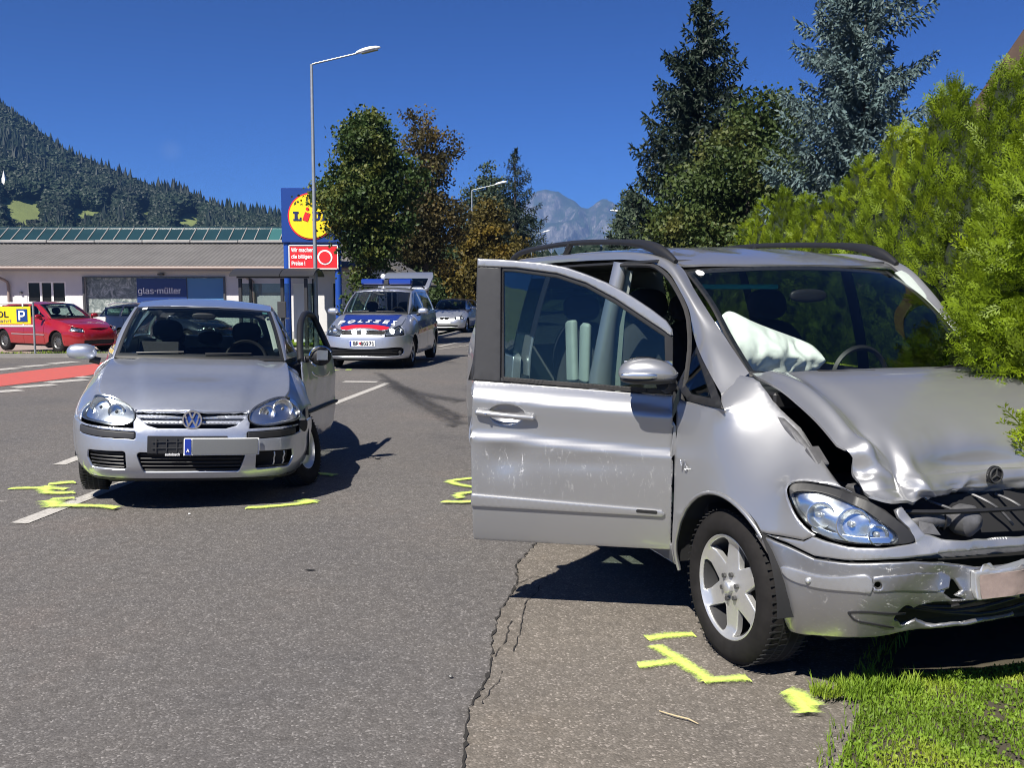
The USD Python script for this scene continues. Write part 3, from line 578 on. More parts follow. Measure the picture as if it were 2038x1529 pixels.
def grid_mesh(X, Y, Z):
    r, c = X.shape; i, j = np.meshgrid(np.arange(r-1), np.arange(c-1), indexing='ij'); a = (i*c+j).ravel()
    return T(np.c_[X.ravel(), Y.ravel(), Z.ravel()], np.vstack([np.stack([a, a+1, a+c+1], 1), np.stack([a, a+c+1, a+c], 1)]))
# forest hill at left: skyline given as (bearing tangent, rise tangent)
sky_px = np.array([(-500, 60), (-250, 120), (0, 205), (60, 250), (110, 285), (190, 325), (240, 345), (300, 368), (340, 372), (400, 395), (470, 415), (540, 425), (620, 440), (700, 455), (800, 480), (900, 500), (1000, 520)], float)
def sk(px, py): d = _ray(px, py); return d[0]/d[1], d[2]/d[1]
sk_t = np.array([sk(*q) for q in sky_px]); skf = PchipInterpolator(sk_t[:, 0], sk_t[:, 1])
D0, D1 = 260., 1500.
def hill_z(x, y):
    t = np.clip(x/y, sk_t[0, 0], sk_t[-1, 0]); crest = 520 + 500*np.clip(-t-.05, 0, 1)
    h = skf(t)*crest - 7; u = np.clip((y-D0)/(crest-D0), 0, 1.0); back = np.clip((y-crest)/700, 0, 1)
    z = h*(.16*u + .84*u**1.7)*(1-.6*sstep(0, 1, back))
    nz = meshkit.fbm(np.stack([x/110., y/110., x*0], -1), 4, 5)-.5
    return z - 1.5 + nz*14*u*(1-u)*1.6*np.clip(h/60, .2, 1) + 0
gt = np.linspace(sk_t[0, 0], sk_t[-1, 0]+.05, 130); gy = np.r_[np.linspace(D0, 1100, 100), np.linspace(1120, D1, 14)]
TT, YY = np.meshgrid(gt, gy); solo('hill', grid_mesh(TT*YY, YY, hill_z(TT*YY, YY)), 'meadow', label='steep wooded hill with small meadows at left', kind='structure', smooth=True)
# its wood: one mass of small trees
rw = np.random.default_rng(12)
meadows = [((0, 395), (95, 440)), ((128, 412), (175, 440)), ((172, 420), (205, 428)), ((335, 432), (362, 458)), ((342, 424), (410, 452)), ((145, 366), (168, 374)), ((262, 416), (296, 430)), ((-12, 362), (26, 396)), ((284, 404), (314, 428)), ((200, 395), (240, 405))]
n = 42000; t = rw.uniform(gt[0]*.8, gt[-1], n*2); y = rw.uniform(D0+8, 1000, n*2)
x = t*y; z = hill_z(x, y); crest = 520 + 500*np.clip(-t-.05, 0, 1); keep = (y < crest+40)
dep = y*math.cos(_P) - (z-CAM_H)*math.sin(_P); px = 1019 + 1950*x/dep; py = 764.5 - 1950*(y*math.sin(_P)+(z-CAM_H)*math.cos(_P))/dep
mx = meshkit.fbm(np.c_[x/55., y/55., x*0], 3, 9)
meadow = np.zeros(len(x), bool); low = np.ones(len(x))
for (a, b_), (c, d) in meadows: meadow |= (((px-(a+c)/2)/((c-a)/2*1.15))**2 + ((py-2-(b_+d)/2)/((d-b_)/2*1.1))**2 < 1); low = np.where((((px-(a+c)/2)/((c-a)/2*1.1))**2 + ((py-24-(b_+d)/2)/((d-b_)/2+26))**2 < 1), .34, low)
keep &= ~meadow & ~((low < 1) & (rw.random(len(x)) < .7)) & (px > -140) & (px < 1200)
x, y, z, mx, low = x[keep][:n], y[keep][:n], z[keep][:n], mx[keep][:n], low[keep][:n]
def small_conifer(seed):
    r = np.random.default_rng(seed); ms = []
    for k in range(6):
        a = k/6.; m = trimesh.creation.cone(radius=.24*(1-a*.9)+.03, height=.42, sections=7); v = np.array(m.vertices); v[:, :2] *= 1+r.normal(0, .18, (len(v), 1)); v[:, 2] += a*.78; m.vertices = v; ms.append(T(m.vertices, m.faces))
    return cat(ms)
def small_round(seed):
    r = np.random.default_rng(seed); ms = []
    for k in range(7):
        m = trimesh.creation.icosphere(2, r.uniform(.20, .32)); v = np.array(m.vertices); v *= 1+r.normal(0, .17, (len(v), 1)); th = r.uniform(0, 6.3); v += [math.cos(th)*.26*r.random(), math.sin(th)*.26*r.random(), r.uniform(.35, .82)]; ms.append(T(v, m.faces))
    return cat(ms)
def instancer(path, protos, mats, idx, pos, scale, yaw, label, kind='stuff', catg=None):
    pi = UsdGeom.PointInstancer.Define(stage, path); rel = []
    for k, (m, mt) in enumerate(zip(protos, mats)):
        pp = '%s/kind_%03d' % (path, k); usdkit.mesh(stage, pp, m, '/World/Looks/'+mt, smooth=False); rel.append(Sdf.Path(pp))
    pi.CreatePrototypesRel().SetTargets(rel); pi.CreateProtoIndicesAttr(Vt.IntArray.FromNumpy(np.asarray(idx, np.int32)))
    pi.CreatePositionsAttr(Vt.Vec3fArray.FromNumpy(np.asarray(pos, np.float32))); pi.CreateScalesAttr(Vt.Vec3fArray.FromNumpy(np.asarray(scale, np.float32)))
    h = np.asarray(yaw)/2; q = [Gf.Quath(float(math.cos(a)), 0, 0, float(math.sin(a))) for a in h]; pi.CreateOrientationsAttr(Vt.QuathArray(q))
    tag(pi, label, catg, None, kind)
con = ((mx + rw.normal(0, .10, len(x))) > .76) | ((y > 520+500*np.clip(-x/y-.05, 0, 1)-14) & (rw.random(len(x)) < .16))
hgt = np.where(con, rw.uniform(8, 15, len(x)), rw.uniform(5, 9, len(x)))*np.clip(y/520, .6, 1.15)*low; wid = np.where(con, hgt*rw.uniform(.8, 1.2, len(x)), hgt*rw.uniform(1.0, 1.5, len(x)))
# sparser, taller pines stand along the skyline
instancer('/World/hill_wood', [small_conifer(1), small_conifer(2), small_round(3), small_round(4)], ['forest_conifer', 'forest_conifer', 'forest', 'forest'], np.where(con, rw.integers(0, 2, len(x)), rw.integers(2, 4, len(x))), np.c_[x, y, z-.8], np.c_[wid, wid, hgt], rw.uniform(0, 6.28, len(x)), 'dark mixed forest covering the hill at left')
def on_hill(px, py):
    d = _ray(px, py)
    for yy in np.linspace(D0, 1150, 900):
        xx = d[0]/d[1]*yy; zz = CAM_H+d[2]/d[1]*yy
        if float(hill_z(np.array(xx), np.array(yy))) >= zz: return np.array([xx, yy, zz])
    return np.array([d[0]/d[1]*700, 700, CAM_H+d[2]/d[1]*700])
c = on_hill(9, 378)
ch = thing('church', 'tiny white church with a pointed tower on the wooded hillside', 'church', c-[0, 0, 3])
s = c[1]/1950
part(ch, 'tower', bx(-3.2*s, 3.2*s, -3*s, 3*s, 0, 12*s+6), 'white_paint'); sp = trimesh.creation.cone(radius=4*s, height=16*s, sections=4); part(ch, 'spire', xf(T(sp.vertices, sp.faces), (0, 0, 12*s+6), rz=45), 'plaster', smooth=False)
part(ch, 'nave', [bx(-14*s, -3.3*s, -3*s, 3*s, 0, 6*s+5)], 'plaster')
c = on_hill(298, 412)
hh = thing('hillside_house', 'small pale house standing among trees on the hill', 'house', c-[0, 0, 2]); s = c[1]/1950
part(hh, 'wall', bx(-5*s, 5*s, -4*s, 4*s, 0, 14*s+1), 'white_paint'); part(hh, 'roof', extrude(Polygon([(-6*s, 0), (6*s, 0), (0, 4*s)]), 9*s).apply_transform(np.array([[1, 0, 0, 0], [0, 0, 1, -4.5*s], [0, 1, 0, 14*s+1], [0, 0, 0, 1]])), 'roof_brown', smooth=False)
# far mountain
mpx = np.array([(900, 560), (980, 520), (1020, 440), (1050, 404), (1072, 388), (1100, 392), (1140, 402), (1172, 424), (1188, 414), (1205, 408), (1230, 418), (1270, 440), (1340, 480), (1450, 530), (1600, 560)], float)
mt = np.array([sk(*q) for q in mpx]); mf = PchipInterpolator(mt[:, 0], mt[:, 1])
MY = 5200.
gt2 = np.linspace(mt[0, 0], mt[-1, 0], 220); gy2 = np.linspace(3000, 6400, 130)
TT, YY = np.meshgrid(gt2, gy2); XX = TT*YY; u = np.clip((YY-3000)/(MY-3000), 0, 1); bk = sstep(0, 1, (YY-MY)/1400)
hh_ = mf(np.clip(TT, mt[0, 0], mt[-1, 0]))*MY
ridge = 1-np.abs(2*meshkit.fbm(np.stack([XX/420., YY/700., XX*0], -1), 5, 21)-1)
zz = hh_*(.30*u + .70*sstep(.50, 1.0, u))*(1-.8*bk)
zz = zz + (ridge-.72)*520*np.sin(np.pi*np.clip(u, 0, 1))**.7*np.clip(hh_/500, 0, 1) + (meshkit.fbm(np.stack([XX/60., YY/60., XX*0], -1), 3, 4)-.5)*26*np.clip(hh_/300, 0, 1)
solo('mountain', grid_mesh(XX, YY, np.maximum(zz, -1)), 'rock', label='far rocky mountain fading into blue air', kind='structure', smooth=True)
# the air of the valley
usdkit.material(stage, '/World/Looks/haze_air', {'v': ('principled_volume', {'color': (.20, .45, 1.0), 'density': HAZE, 'anisotropy': .2})}, [], volume='v.volume')
solo('haze', bx(-6800, 6800, -500, 7200, -3.4, 525), 'haze_air', 'thin blue air filling the valley', kind='stuff', smooth=False)
# distant wood closing the valley behind the road
n = 1500; x = rw.uniform(-60, 190, n); y = rw.uniform(170, 330, n)
instancer('/World/valley_wood', [small_round(5), small_round(6), small_conifer(7)], ['forest', 'forest', 'forest_conifer'], rw.integers(0, 3, n), np.c_[x, y, np.full(n, -1.2)], np.c_[rw.uniform(7, 11, n)[:, None]*[1, 1], rw.uniform(5, 10, n)], rw.uniform(0, 6.28, n), 'dense dark trees across the valley at the end of the road')

# ---------------- trees ----------------
plain('bark', (.075, .06, .048), .9, vary=.3, scale=12, bump=.4)
leaf('leaf_maple', (0.056, 0.101, 0.021), .35, .22, .9, hue2=(0.175, 0.184, 0.029))
leaf('leaf_rust', (0.091, 0.077, 0.025), .35, .25, .9, hue2=(0.182, 0.125, 0.032))
leaf('leaf_gold', (0.131, 0.105, 0.021), .35, .25, .8, hue2=(0.263, 0.175, 0.021))
leaf('leaf_green', (0.063, 0.102, 0.028), .35, .22, .8)
leaf('leaf_mixed', (0.079, 0.124, 0.030), .35, .25, .6, hue2=(0.158, 0.163, 0.038))
leaf('leaf_willow', (0.088, 0.126, 0.074), .3, .22, .5)
leaf('needle_dark', (0.027, 0.045, 0.028), .35, .1, 1.2)
leaf('needle_blue', (0.125, 0.188, 0.188), .35, .1, 1.5)
leaf('thuja', (0.216, 0.318, 0.009), .35, .28, .9, hue2=(0.349, 0.446, 0.011))
plain('thuja_core', (.008, .016, .003), .95, vary=.4, scale=4)  # near-black green: shade of the hedge gaps put into the colour
def rot_rand(r, n):
    q = r.normal(size=(n, 4)); q /= np.linalg.norm(q, axis=1, keepdims=True); w, x, y, z = q.T
    return np.stack([1-2*(y*y+z*z), 2*(x*y-z*w), 2*(x*z+y*w), 2*(x*y+z*w), 1-2*(x*x+z*z), 2*(y*z-x*w), 2*(x*z-y*w), 2*(y*z+x*w), 1-2*(x*x+y*y)], 1).reshape(n, 3, 3)
def leaves(pos, size, r, shape=None):
    """One leaf blade (4 corners, folded a little) at every position."""
    n = len(pos); R = rot_rand(r, n); s = np.broadcast_to(size, (n,))[:, None, None]
    q = np.array([(0, -.5, 0), (.42, 0, .08), (0, .6, 0), (-.42, 0, .08)]) if shape is None else shape
    v = pos[:, None] + np.einsum('nij,kj->nki', R, q)*s; i = np.arange(n)[:, None]*4
    return T(v.reshape(-1, 3), np.vstack([np.hstack([i, i+1, i+2]), np.hstack([i, i+2, i+3])]))
def crown_points(blobs, n, r, shell=.55):
    """Points in clumps over the surface of ellipsoid blobs: (centre, radii)."""
    vol = np.array([np.prod(b[1])**.67 for b in blobs]); k = r.choice(len(blobs), n, p=vol/vol.sum())
    d = r.normal(size=(n, 3)); d /= np.linalg.norm(d, axis=1, keepdims=True); rad = shell + (1-shell)*r.random(n)**.5
    C = np.array([b[0] for b in blobs])[k]; R = np.array([b[1] for b in blobs])[k]
    return C + d*R*rad[:, None]
def leafy(blobs, nclump, per, clump_r, size, seed, keep=None):
    r = np.random.default_rng(seed); c = crown_points(blobs, nclump, r)
    g = meshkit.noise(c*1.1, seed); c = c[g > .30]
    p = np.repeat(c, per, 0) + r.normal(size=(len(c)*per, 3))*np.array([1, 1, .55])*clump_r*np.repeat(r.uniform(.5, 1.2, len(c)), per)[:, None]
    return leaves(p, size*r.uniform(.6, 1.25, len(p)), r)
def limbs(base, h, r0, blobs, seed, lean=(0, 0)):
    r = np.random.default_rng(seed); ms = []
    pts = np.array([(lean[0]*t*h+.06*math.sin(5*t+seed), lean[1]*t*h, t*h*.9) for t in np.linspace(0, 1, 9)]); ms.append(tube(pts, np.linspace(r0, r0*.2, 9), 9))
    for b in blobs:
        c = np.array(b[0]); z0 = np.clip(c[2]-.9*math.hypot(c[0], c[1])-.4, h*.12, h*.75); s = np.array([lean[0]*z0, lean[1]*z0, z0])
        mid = lerp(s, c, .55)+[0, 0, .15]; ms.append(tube(smooth_line([s, mid, c], 3), np.linspace(r0*.42, r0*.08, 9), 6))
    return cat(ms)
def blobs_of(h, z0, w, n, seed, top=.3, power=.7):
    r = np.random.default_rng(seed); B = []
    for k in range(n):
        t = (k+.5)/n; z = z0 + (h-z0)*t; ww = w*math.sin(math.pi*min(1, (t*.82+.14)))**power*(1-top*t); th = k*2.4+r.uniform(-.5, .5); rr = ww*r.uniform(.25, .62)
        br = max(.35, ww*r.uniform(.38, .58)); B.append(((rr*math.cos(th), rr*math.sin(th), z), (br, br, br*r.uniform(.6, .85))))
    B.append(((0, 0, h*.55+z0*.45), (w*.45, w*.45, (h-z0)*.38))); return B
def broadleaf(name, label, loc, h, z0, w, mat, seed, nb=16, ncl=1500, per=12, clr=.22, size=.13, r0=.16, group=None, top=.3, extra=()):
    t = thing(name, label, 'tree', loc, group=group); B = blobs_of(h, z0, w, nb, seed, top) + list(extra)
    part(t, 'trunk', limbs((0, 0, 0), h, r0, B, seed), 'bark', smooth=50)
    part(t, 'crown', leafy(B, ncl, per, clr, size, seed+1), mat, smooth=False); return t
x = at(724, 600, 34)[0]
broadleaf('maple_tree', 'dark green maple with leaves down its trunk, beside the supermarket sign', (x+.1, 34, GZ), 8.0, 2.9, 2.05, 'leaf_maple', 31, 20, 2400, 15, .22, .125, .15, extra=[((-1.2, -.3, 4.9), (.8, .6, .35)), ((-.1, -.3, 1.9), (.5, .5, .9)), ((-.1, -.3, 1.1), (.42, .42, .6)), ((1.3, 0, 5.6), (.9, .8, .8)), ((.2, 0, 7.2), (.75, .7, .7))])
x = at(845, 500, 44)[0]
broadleaf('maple_tree', 'tall thin maple turning reddish brown behind the police car', (x, 44, GZ), 9.7, 2.9, 2.5, 'leaf_rust', 37, 16, 1500, 14, .24, .13, .15, top=.55, extra=[((1.0, 0, 8.2), (.6, .5, .7)), ((0, 0, 5), (2.1, 1.8, 1.2)), ((-.6, 0, 9.4), (.25, .25, .4))])
x = at(985, 500, 52)[0]
broadleaf('maple_tree', 'yellowing maple whose low leaves touch the slender street lamp', (x-.3, 52, GZ), 6.6, 1.4, 2.6, 'leaf_gold', 43, 16, 1800, 12, .26, .17, .15, extra=[((-1.6, 0, 3.2), (.9, .8, .9)), ((-1.5, 0, 2.0), (.6, .6, .7))])
x = at(970, 400, 78)[0]
broadleaf('broadleaf_tree', 'pale blue-green tree behind the yellowing maple', (x, 78, GZ), 11.6, 1.5, 4.2, 'leaf_willow', 47, 16, 1500, 12, .35, .22, .2)
x = at(790, 500, 62)[0]
broadleaf('broadleaf_tree', 'dark green bushy tree filling the gap behind the reddish maple', (x, 62, GZ), 6.6, .6, 4.2, 'leaf_green', 53, 14, 1500, 12, .3, .2, .18)
x = at(900, 560, 60)[0]
broadleaf('shrub', 'dark low green bush behind the police car by the roadside', (x, 58, GZ), 3.6, .2, 2.6, 'leaf_green', 59, 10, 900, 12, .25, .17, .1)
# willow and bushes on the right of the road
x = at(1240, 420, 74)[0]
broadleaf('willow_tree', 'pale willow leaning over the road below the tall spruce', (x+.6, 72, GZ), 9.6, 1.0, 3.0, 'leaf_willow', 61, 14, 1500, 12, .3, .2, .2)
x = at(1170, 470, 120)[0]
broadleaf('shrub', 'distant dark bush at the bend of the road under the mountain', (x+3, 118, GZ), 6, .3, 5.5, 'leaf_green', 67, 10, 700, 12, .4, .3, .15)
x = at(1500, 330, 30)[0]
broadleaf('fruit_tree', 'broad green and russet garden tree between the two spruces', (x-.1, 30, GZ), 7.6, .6, 3.4, 'leaf_mixed', 71, 22, 3600, 12, .24, .13, .18, extra=[((-1.4, -.6, 3.2), (1.3, 1.2, 1.2)), ((1.9, 0, 4.6), (1.2, 1.2, 1.1)), ((.3, 0, 7.3), (.8, .8, .6))])
x = at(1300, 430, 47)[0]
broadleaf('garden_shrub', 'wide dark green garden bush left of the russet tree', (x+.2, 47, GZ), 5.2, .2, 2.4, 'leaf_mixed', 73, 12, 1500, 12, .24, .15, .1)
x = at(1590, 200, 33)[0]
broadleaf('garden_tree', 'small dark tree crown left of the blue spruce', (x+.4, 36, GZ), 9.0, 4.6, 1.5, 'leaf_mixed', 79, 8, 600, 12, .24, .15, .12)
def spruce(name, label, loc, h, w, mat, seed, nwh=26, droop=.25, tw=.34, dens=1.0, lift=.0, lo=.04, pw=.82, sz=.16):
    r = np.random.default_rng(seed); t = thing(name, label, 'tree', loc)
    part(t, 'trunk', tube([(0, 0, -.2), (0, 0, h*.5), (0, 0, h*.98)], [h*.016, h*.010, .02], 8), 'bark', smooth=50)
    P, D = [], []
    B = []
    for k in range(nwh):
        a = k/(nwh-1.); z = h*(lo + (1-lo)*.985*a**.92); L0 = w*(1-a)**pw + .10
        for j in range(int(5+4*(1-a))):
            th = r.uniform(0, 6.283); L = L0*r.uniform(.62, 1.12); m = max(3, int(L/.11*dens)); s = np.linspace(.08, 1, m)
            pz = z + L*(-droop*np.sin(s*2.2)*.9 + (.28+lift)*s**2) + r.normal(0, .06); c = np.stack([np.cos(th)*L*s, np.sin(th)*L*s, pz], 1)
            B.append((c[0], c[-1])); side = np.array([-math.sin(th), math.cos(th), 0]); fw = np.array([math.cos(th), math.sin(th), 0])
            for sg in (-1, 1):
                wl = tw*(1-.75*s)*np.clip(L, .4, 2)/1.2*r.uniform(.7, 1.3, m)+.05
                P.append(c); D.append(side*sg*wl[:, None]*.8+fw*wl[:, None]*.6+np.array([0, 0, -1.0])*(wl*r.uniform(.25, .9, m))[:, None])
            P.append(c); D.append(fw*.10+np.array([0, 0, -1.0])*(tw*.7*r.uniform(.4, 1.2, m))[:, None])
            P.append(c); D.append(fw*.12+np.array([0, 0, .10])+side*r.normal(0, .05, m)[:, None])
    P, D = np.vstack(P), np.vstack(D); L = np.linalg.norm(D, axis=1)
    f = np.array([.15, .40, .65, .90]); Q = (P[:, None]+D[:, None]*f[None, :, None]).reshape(-1, 3)+r.normal(0, .012, (len(P)*4, 3)); W = np.repeat(D/L[:, None], 4, 0)+r.normal(0, .35, (len(Q), 3)); W *= (sz*r.uniform(.7, 1.3, len(Q)))[:, None]/np.linalg.norm(W, axis=1, keepdims=True)
    n = len(Q); u = np.cross(W, r.normal(size=(n, 3))); u /= np.linalg.norm(u, axis=1, keepdims=True)+1e-9; wd = np.full((n, 1), sz*.20)
    v = np.stack([Q-W*.3, Q+W*.25+u*wd, Q+W*.8, Q+W*.25-u*wd], 1).reshape(-1, 3); i = np.arange(n)[:, None]*4
    part(t, 'crown', T(v, np.vstack([np.hstack([i, i+1, i+2]), np.hstack([i, i+2, i+3])])), mat, smooth=False)
    return t
x = at(1395, 250, 34)[0]
spruce('spruce_tree', 'tall dark pointed spruce with drooping branches beyond the hedge', (x, 34, GZ), 11.9, 3.3, 'needle_dark', 5, 40, .26, .40, .95, lo=.12, pw=.72, sz=.17)
x = at(1718, 250, 24)[0]
spruce('blue_spruce_tree', 'blue spruce with thick silvery branches above the hedge', (x, 24, -.15), 10.6, 2.3, 'needle_blue', 9, 30, .06, .34, 1.25, .05, lo=.24, pw=.60, sz=.13)
x = at(1025, 350, 76)[0]
spruce('spruce_tree', 'distant narrow spruce rising above the yellowing maple', (x, 76, GZ), 12.6, 3.9, 'needle_dark', 15, 30, .2, .45, .6)
for k, (px, y, h) in enumerate(((1120, 190, 7), (1150, 200, 6), (1185, 185, 8))):
    pass

# ---------------- thuja hedge: one tree after another ----------------
def spray_template(r):
    """A flat feathery spray of scale leaves growing along +y, about one unit long: a stem with forked side twigs."""
    Q = []
    for s in np.linspace(.10, .90, 6):
        for sg in (-1, 1):
            L = .46*(1-.5*s)*r.uniform(.7, 1.15); a = np.array([0, s, 0]); d = np.array([sg*.62, .78, r.normal(0, .18)]); d /= np.linalg.norm(d); w = .028; pz = np.array([-d[1], d[0], 0])*w; m = a+d*L*.6; Q.append((a, m+pz, a+d*L, m-pz))
            d2 = np.array([sg*.95, .35, r.normal(0, .2)]); d2 /= np.linalg.norm(d2); a2 = a+d*L*.35; pz = np.array([-d2[1], d2[0], 0])*w; Q.append((a2, a2+d2*L*.25+pz, a2+d2*L*.5, a2+d2*L*.25-pz))
    Q.append((np.array([0, 0, 0.]), np.array([.03, .5, 0]), np.array([0, 1.1, 0]), np.array([-.03, .5, 0])))
    return np.array(Q)
def sprays(p, d, out, ssize, r):
    n = len(p); u = np.cross(d, out+r.normal(0, .6, (n, 3))); u /= np.linalg.norm(u, axis=1, keepdims=True); w = np.cross(u, d)
    tm = np.stack([spray_template(r) for _ in range(6)]); k = r.integers(0, 6, n); s = ssize*r.uniform(.6, 1.35, n)
    q = tm[k].reshape(n, -1, 3); q = q[..., 0:1]*u[:, None]+q[..., 1:2]*d[:, None]+q[..., 2:3]*w[:, None]
    v = (p-d*s[:, None]*.5)[:, None]+q*s[:, None, None]; m = q.shape[1]//4; i = (np.arange(n*m)*4)[:, None]
    return T(v.reshape(-1, 3), np.vstack([np.hstack([i, i+1, i+2]), np.hstack([i, i+2, i+3])]))
def overhang(loc):
    """Branches of the nearest thuja pushed over the van's bonnet and windscreen edge."""
    r = np.random.default_rng(77); n = 1500; y = r.uniform(4.42, 4.85, n); t = r.uniform(.44, .62, n); z = r.uniform(1.16, 2.0, n); zl = np.interp(t, [.44, .452, .47, .50, .62], [1.48, 1.36, 1.24, 1.20, 1.18]); k = (z > zl+.04*r.normal(size=n)) & (t > np.interp(z, [1.2, 1.5, 1.7, 2.0], [.44, .442, .47, .53])+.012*r.normal(size=n)); p = np.c_[t*y, y, z][k]
    m = 110; q = np.c_[r.normal(2.22, .06, m), r.normal(4.05, .05, m), r.uniform(.92, 1.10, m)]; q = q[q[:, 0] > 2.10]; p = np.vstack([p, q]); n = len(p)
    d = np.array([-.8, -.35, .25])+r.normal(0, .45, (n, 3)); d /= np.linalg.norm(d, axis=1, keepdims=True); o = np.tile([-.6, -.8, .3], (n, 1))
    b = cat([tube(smooth_line([(2.98, 4.72, 1.2+.15*i), (2.75, 4.68, 1.35+.14*i), (2.35, 4.60, 1.30+.13*i)], 3), np.linspace(.015, .004, 9), 5) for i in range(4)] + [tube(smooth_line([(2.9, 4.6, .95), (2.7, 4.3, 1.12), (2.25, 4.05, 1.0)], 3), np.linspace(.015, .004, 9), 5)])
    sh = -np.asarray(loc, float); m = sprays(p, d, o, .115, r); m.apply_translation(sh); b.apply_translation(sh); return m, b
def thuja_mesh(h, rad, n, seed, ssize):
    r = np.random.default_rng(seed); z = h*(1-r.random(n)**.60)*.985; th = r.uniform(0, 6.283, n)
    def prof(z): a = z/h; return rad*(np.clip(1-a, 0, 1)**.60)*(.80+.35*np.sin(np.pi*np.clip(a*1.15+.12, 0, 1)))
    def lumps(th, z): return meshkit.fbm(np.stack([np.cos(th)*4.0, np.sin(th)*4.0, z*.50+seed], -1), 4, seed)
    lump = lumps(th, z)
    ok = lump > np.quantile(lump, .16); z, th, lump, n = z[ok], th[ok], lump[ok], int(ok.sum())
    R = prof(z)*(.40+1.16*lump)*(1-.20*r.random(n)**2); out = np.c_[np.cos(th), np.sin(th), np.zeros(n)]
    p = out*R[:, None]; p[:, 2] = z
    d = out*.50+np.array([0, 0, 1.0])*r.uniform(.5, 1.3, n)[:, None]+r.normal(0, .28, (n, 3)); d /= np.linalg.norm(d, axis=1, keepdims=True)
    m0 = sprays(p, d, out, ssize, r)
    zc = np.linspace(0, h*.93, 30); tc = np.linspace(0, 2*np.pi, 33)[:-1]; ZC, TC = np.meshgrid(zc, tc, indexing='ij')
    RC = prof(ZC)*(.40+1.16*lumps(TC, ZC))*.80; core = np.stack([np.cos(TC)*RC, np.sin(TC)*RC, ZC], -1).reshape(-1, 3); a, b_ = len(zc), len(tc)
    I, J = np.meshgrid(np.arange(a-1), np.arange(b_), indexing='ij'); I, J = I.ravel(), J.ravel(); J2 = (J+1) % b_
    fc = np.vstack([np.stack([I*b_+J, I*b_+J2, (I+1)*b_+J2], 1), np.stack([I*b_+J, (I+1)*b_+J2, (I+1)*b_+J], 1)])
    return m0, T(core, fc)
TH = [((2.98, 4.72), 3.5, .98, 'nearest thuja of the hedge, pressing against the crashed van'),
      ((3.85, 5.7), 3.7, .95, 'tall bright green thuja just behind the nearest one in the hedge'),
      ((4.15, 7.2), 3.85, .98, 'bulky yellow-green thuja third from the near end of the hedge'),
      ((4.45, 8.9), 3.75, .98, 'yellow-green thuja fourth from the near end of the hedge'),
      ((4.75, 10.8), 3.95, 1.0, 'thuja behind the van roof, fifth from the near end of the hedge'),
      ((5.05, 12.9), 3.8, 1.0, 'thuja in front of the blue spruce, sixth from the near end of the hedge'),
      ((5.35, 15.1), 3.7, 1.0, 'thuja before the lowest blue spruce branches, seventh along the hedge'),
      ((5.75, 17.6), 3.5, 1.0, 'eighth thuja along the hedge, where its top begins to drop'),
      ((6.0, 20.2), 3.6, 1.0, 'ninth thuja along the hedge, in front of the russet garden tree'),
      ((6.2, 22.6), 4.05, .95, 'pointed thuja in front of the russet garden tree'),
      ((6.4, 25.2), 4.1, 1.0, 'thuja rising behind the near roof rail of the van'),
      ((6.6, 28.0), 3.8, 1.0, 'thuja fourth from the far end of the hedge'),
      ((6.8, 31.0), 3.8, 1.05, 'thuja third from the far end of the hedge'),
      ((6.9, 34.6), 4.0, 1.1, 'thuja second from the far end of the hedge'),
      ((6.95, 38.8), 4.1, 1.15, 'farthest thuja of the hedge, beside the garden bush')]
protos_t = {}
for k, ((x, y), h, rad, lab) in enumerate(TH):
    loc, rz = (x, y, float(G(x, y))-.02), k*67; kind = 0 if k < 1 else 1 if k < 4 else 2
    if k in (0, 1, 4):
        t = thing('thuja', lab, 'hedge tree', loc, rotz=rz); n, ss = ((6600, .122), (5400, .155), (4100, .195))[kind]; a, b_ = thuja_mesh(h, rad, n, 101+k, ss)
        if k == 0:      # the van has pushed its way in: no foliage stands inside its body
            def clear(m, block):
                v = np.array(m.vertices); c, s_ = math.cos(math.radians(rz)), math.sin(math.radians(rz)); w = np.c_[v[:, 0]*c-v[:, 1]*s_+loc[0]-1.795, v[:, 0]*s_+v[:, 1]*c+loc[1]-4.396]; lx, ly, z = w@np.array([.3023, -.9532]), w@np.array([.9532, .3023]), v[:, 2]
                zt = np.where(lx > -.15, 1.30-.30*np.clip(lx-.1, 0, 9), np.clip(1.30+(-.15-lx)*.72, 1.3, 1.9)); inside = (lx < .85) & (ly < np.where(z < 1.25, .98, .90-.2*np.clip(z-1.2, 0, 1))) & (z < zt+.02)
                bad = inside.reshape(-1, block).any(1) if block > 1 else inside; f = np.array(m.faces); return T(v, f[~(np.repeat(bad, block) if block > 1 else bad)[f].any(1)])
            a, b_ = clear(a, 4), clear(b_, 1)
        if k == 0: oa, ob = overhang(loc); a = cat([a, oa]); part(t, 'bent_branches', ob, 'bark')
        part(t, 'foliage', a, 'thuja', smooth=False); part(t, 'shaded_core', b_, 'thuja_core', smooth=True); part(t, 'trunk', tube([(0, 0, -.1), (0, 0, h*.9)], [.06, .015], 7), 'bark'); protos_t[kind] = (t, h, rad)  # the core is a solid hull, shade between sprays painted into its colour
    else:
        t, h0, r0 = protos_t[kind]; copy_of(t, 'thuja', lab, 'hedge tree', loc, rz, scale=(rad/r0, rad/r0, h/h0))

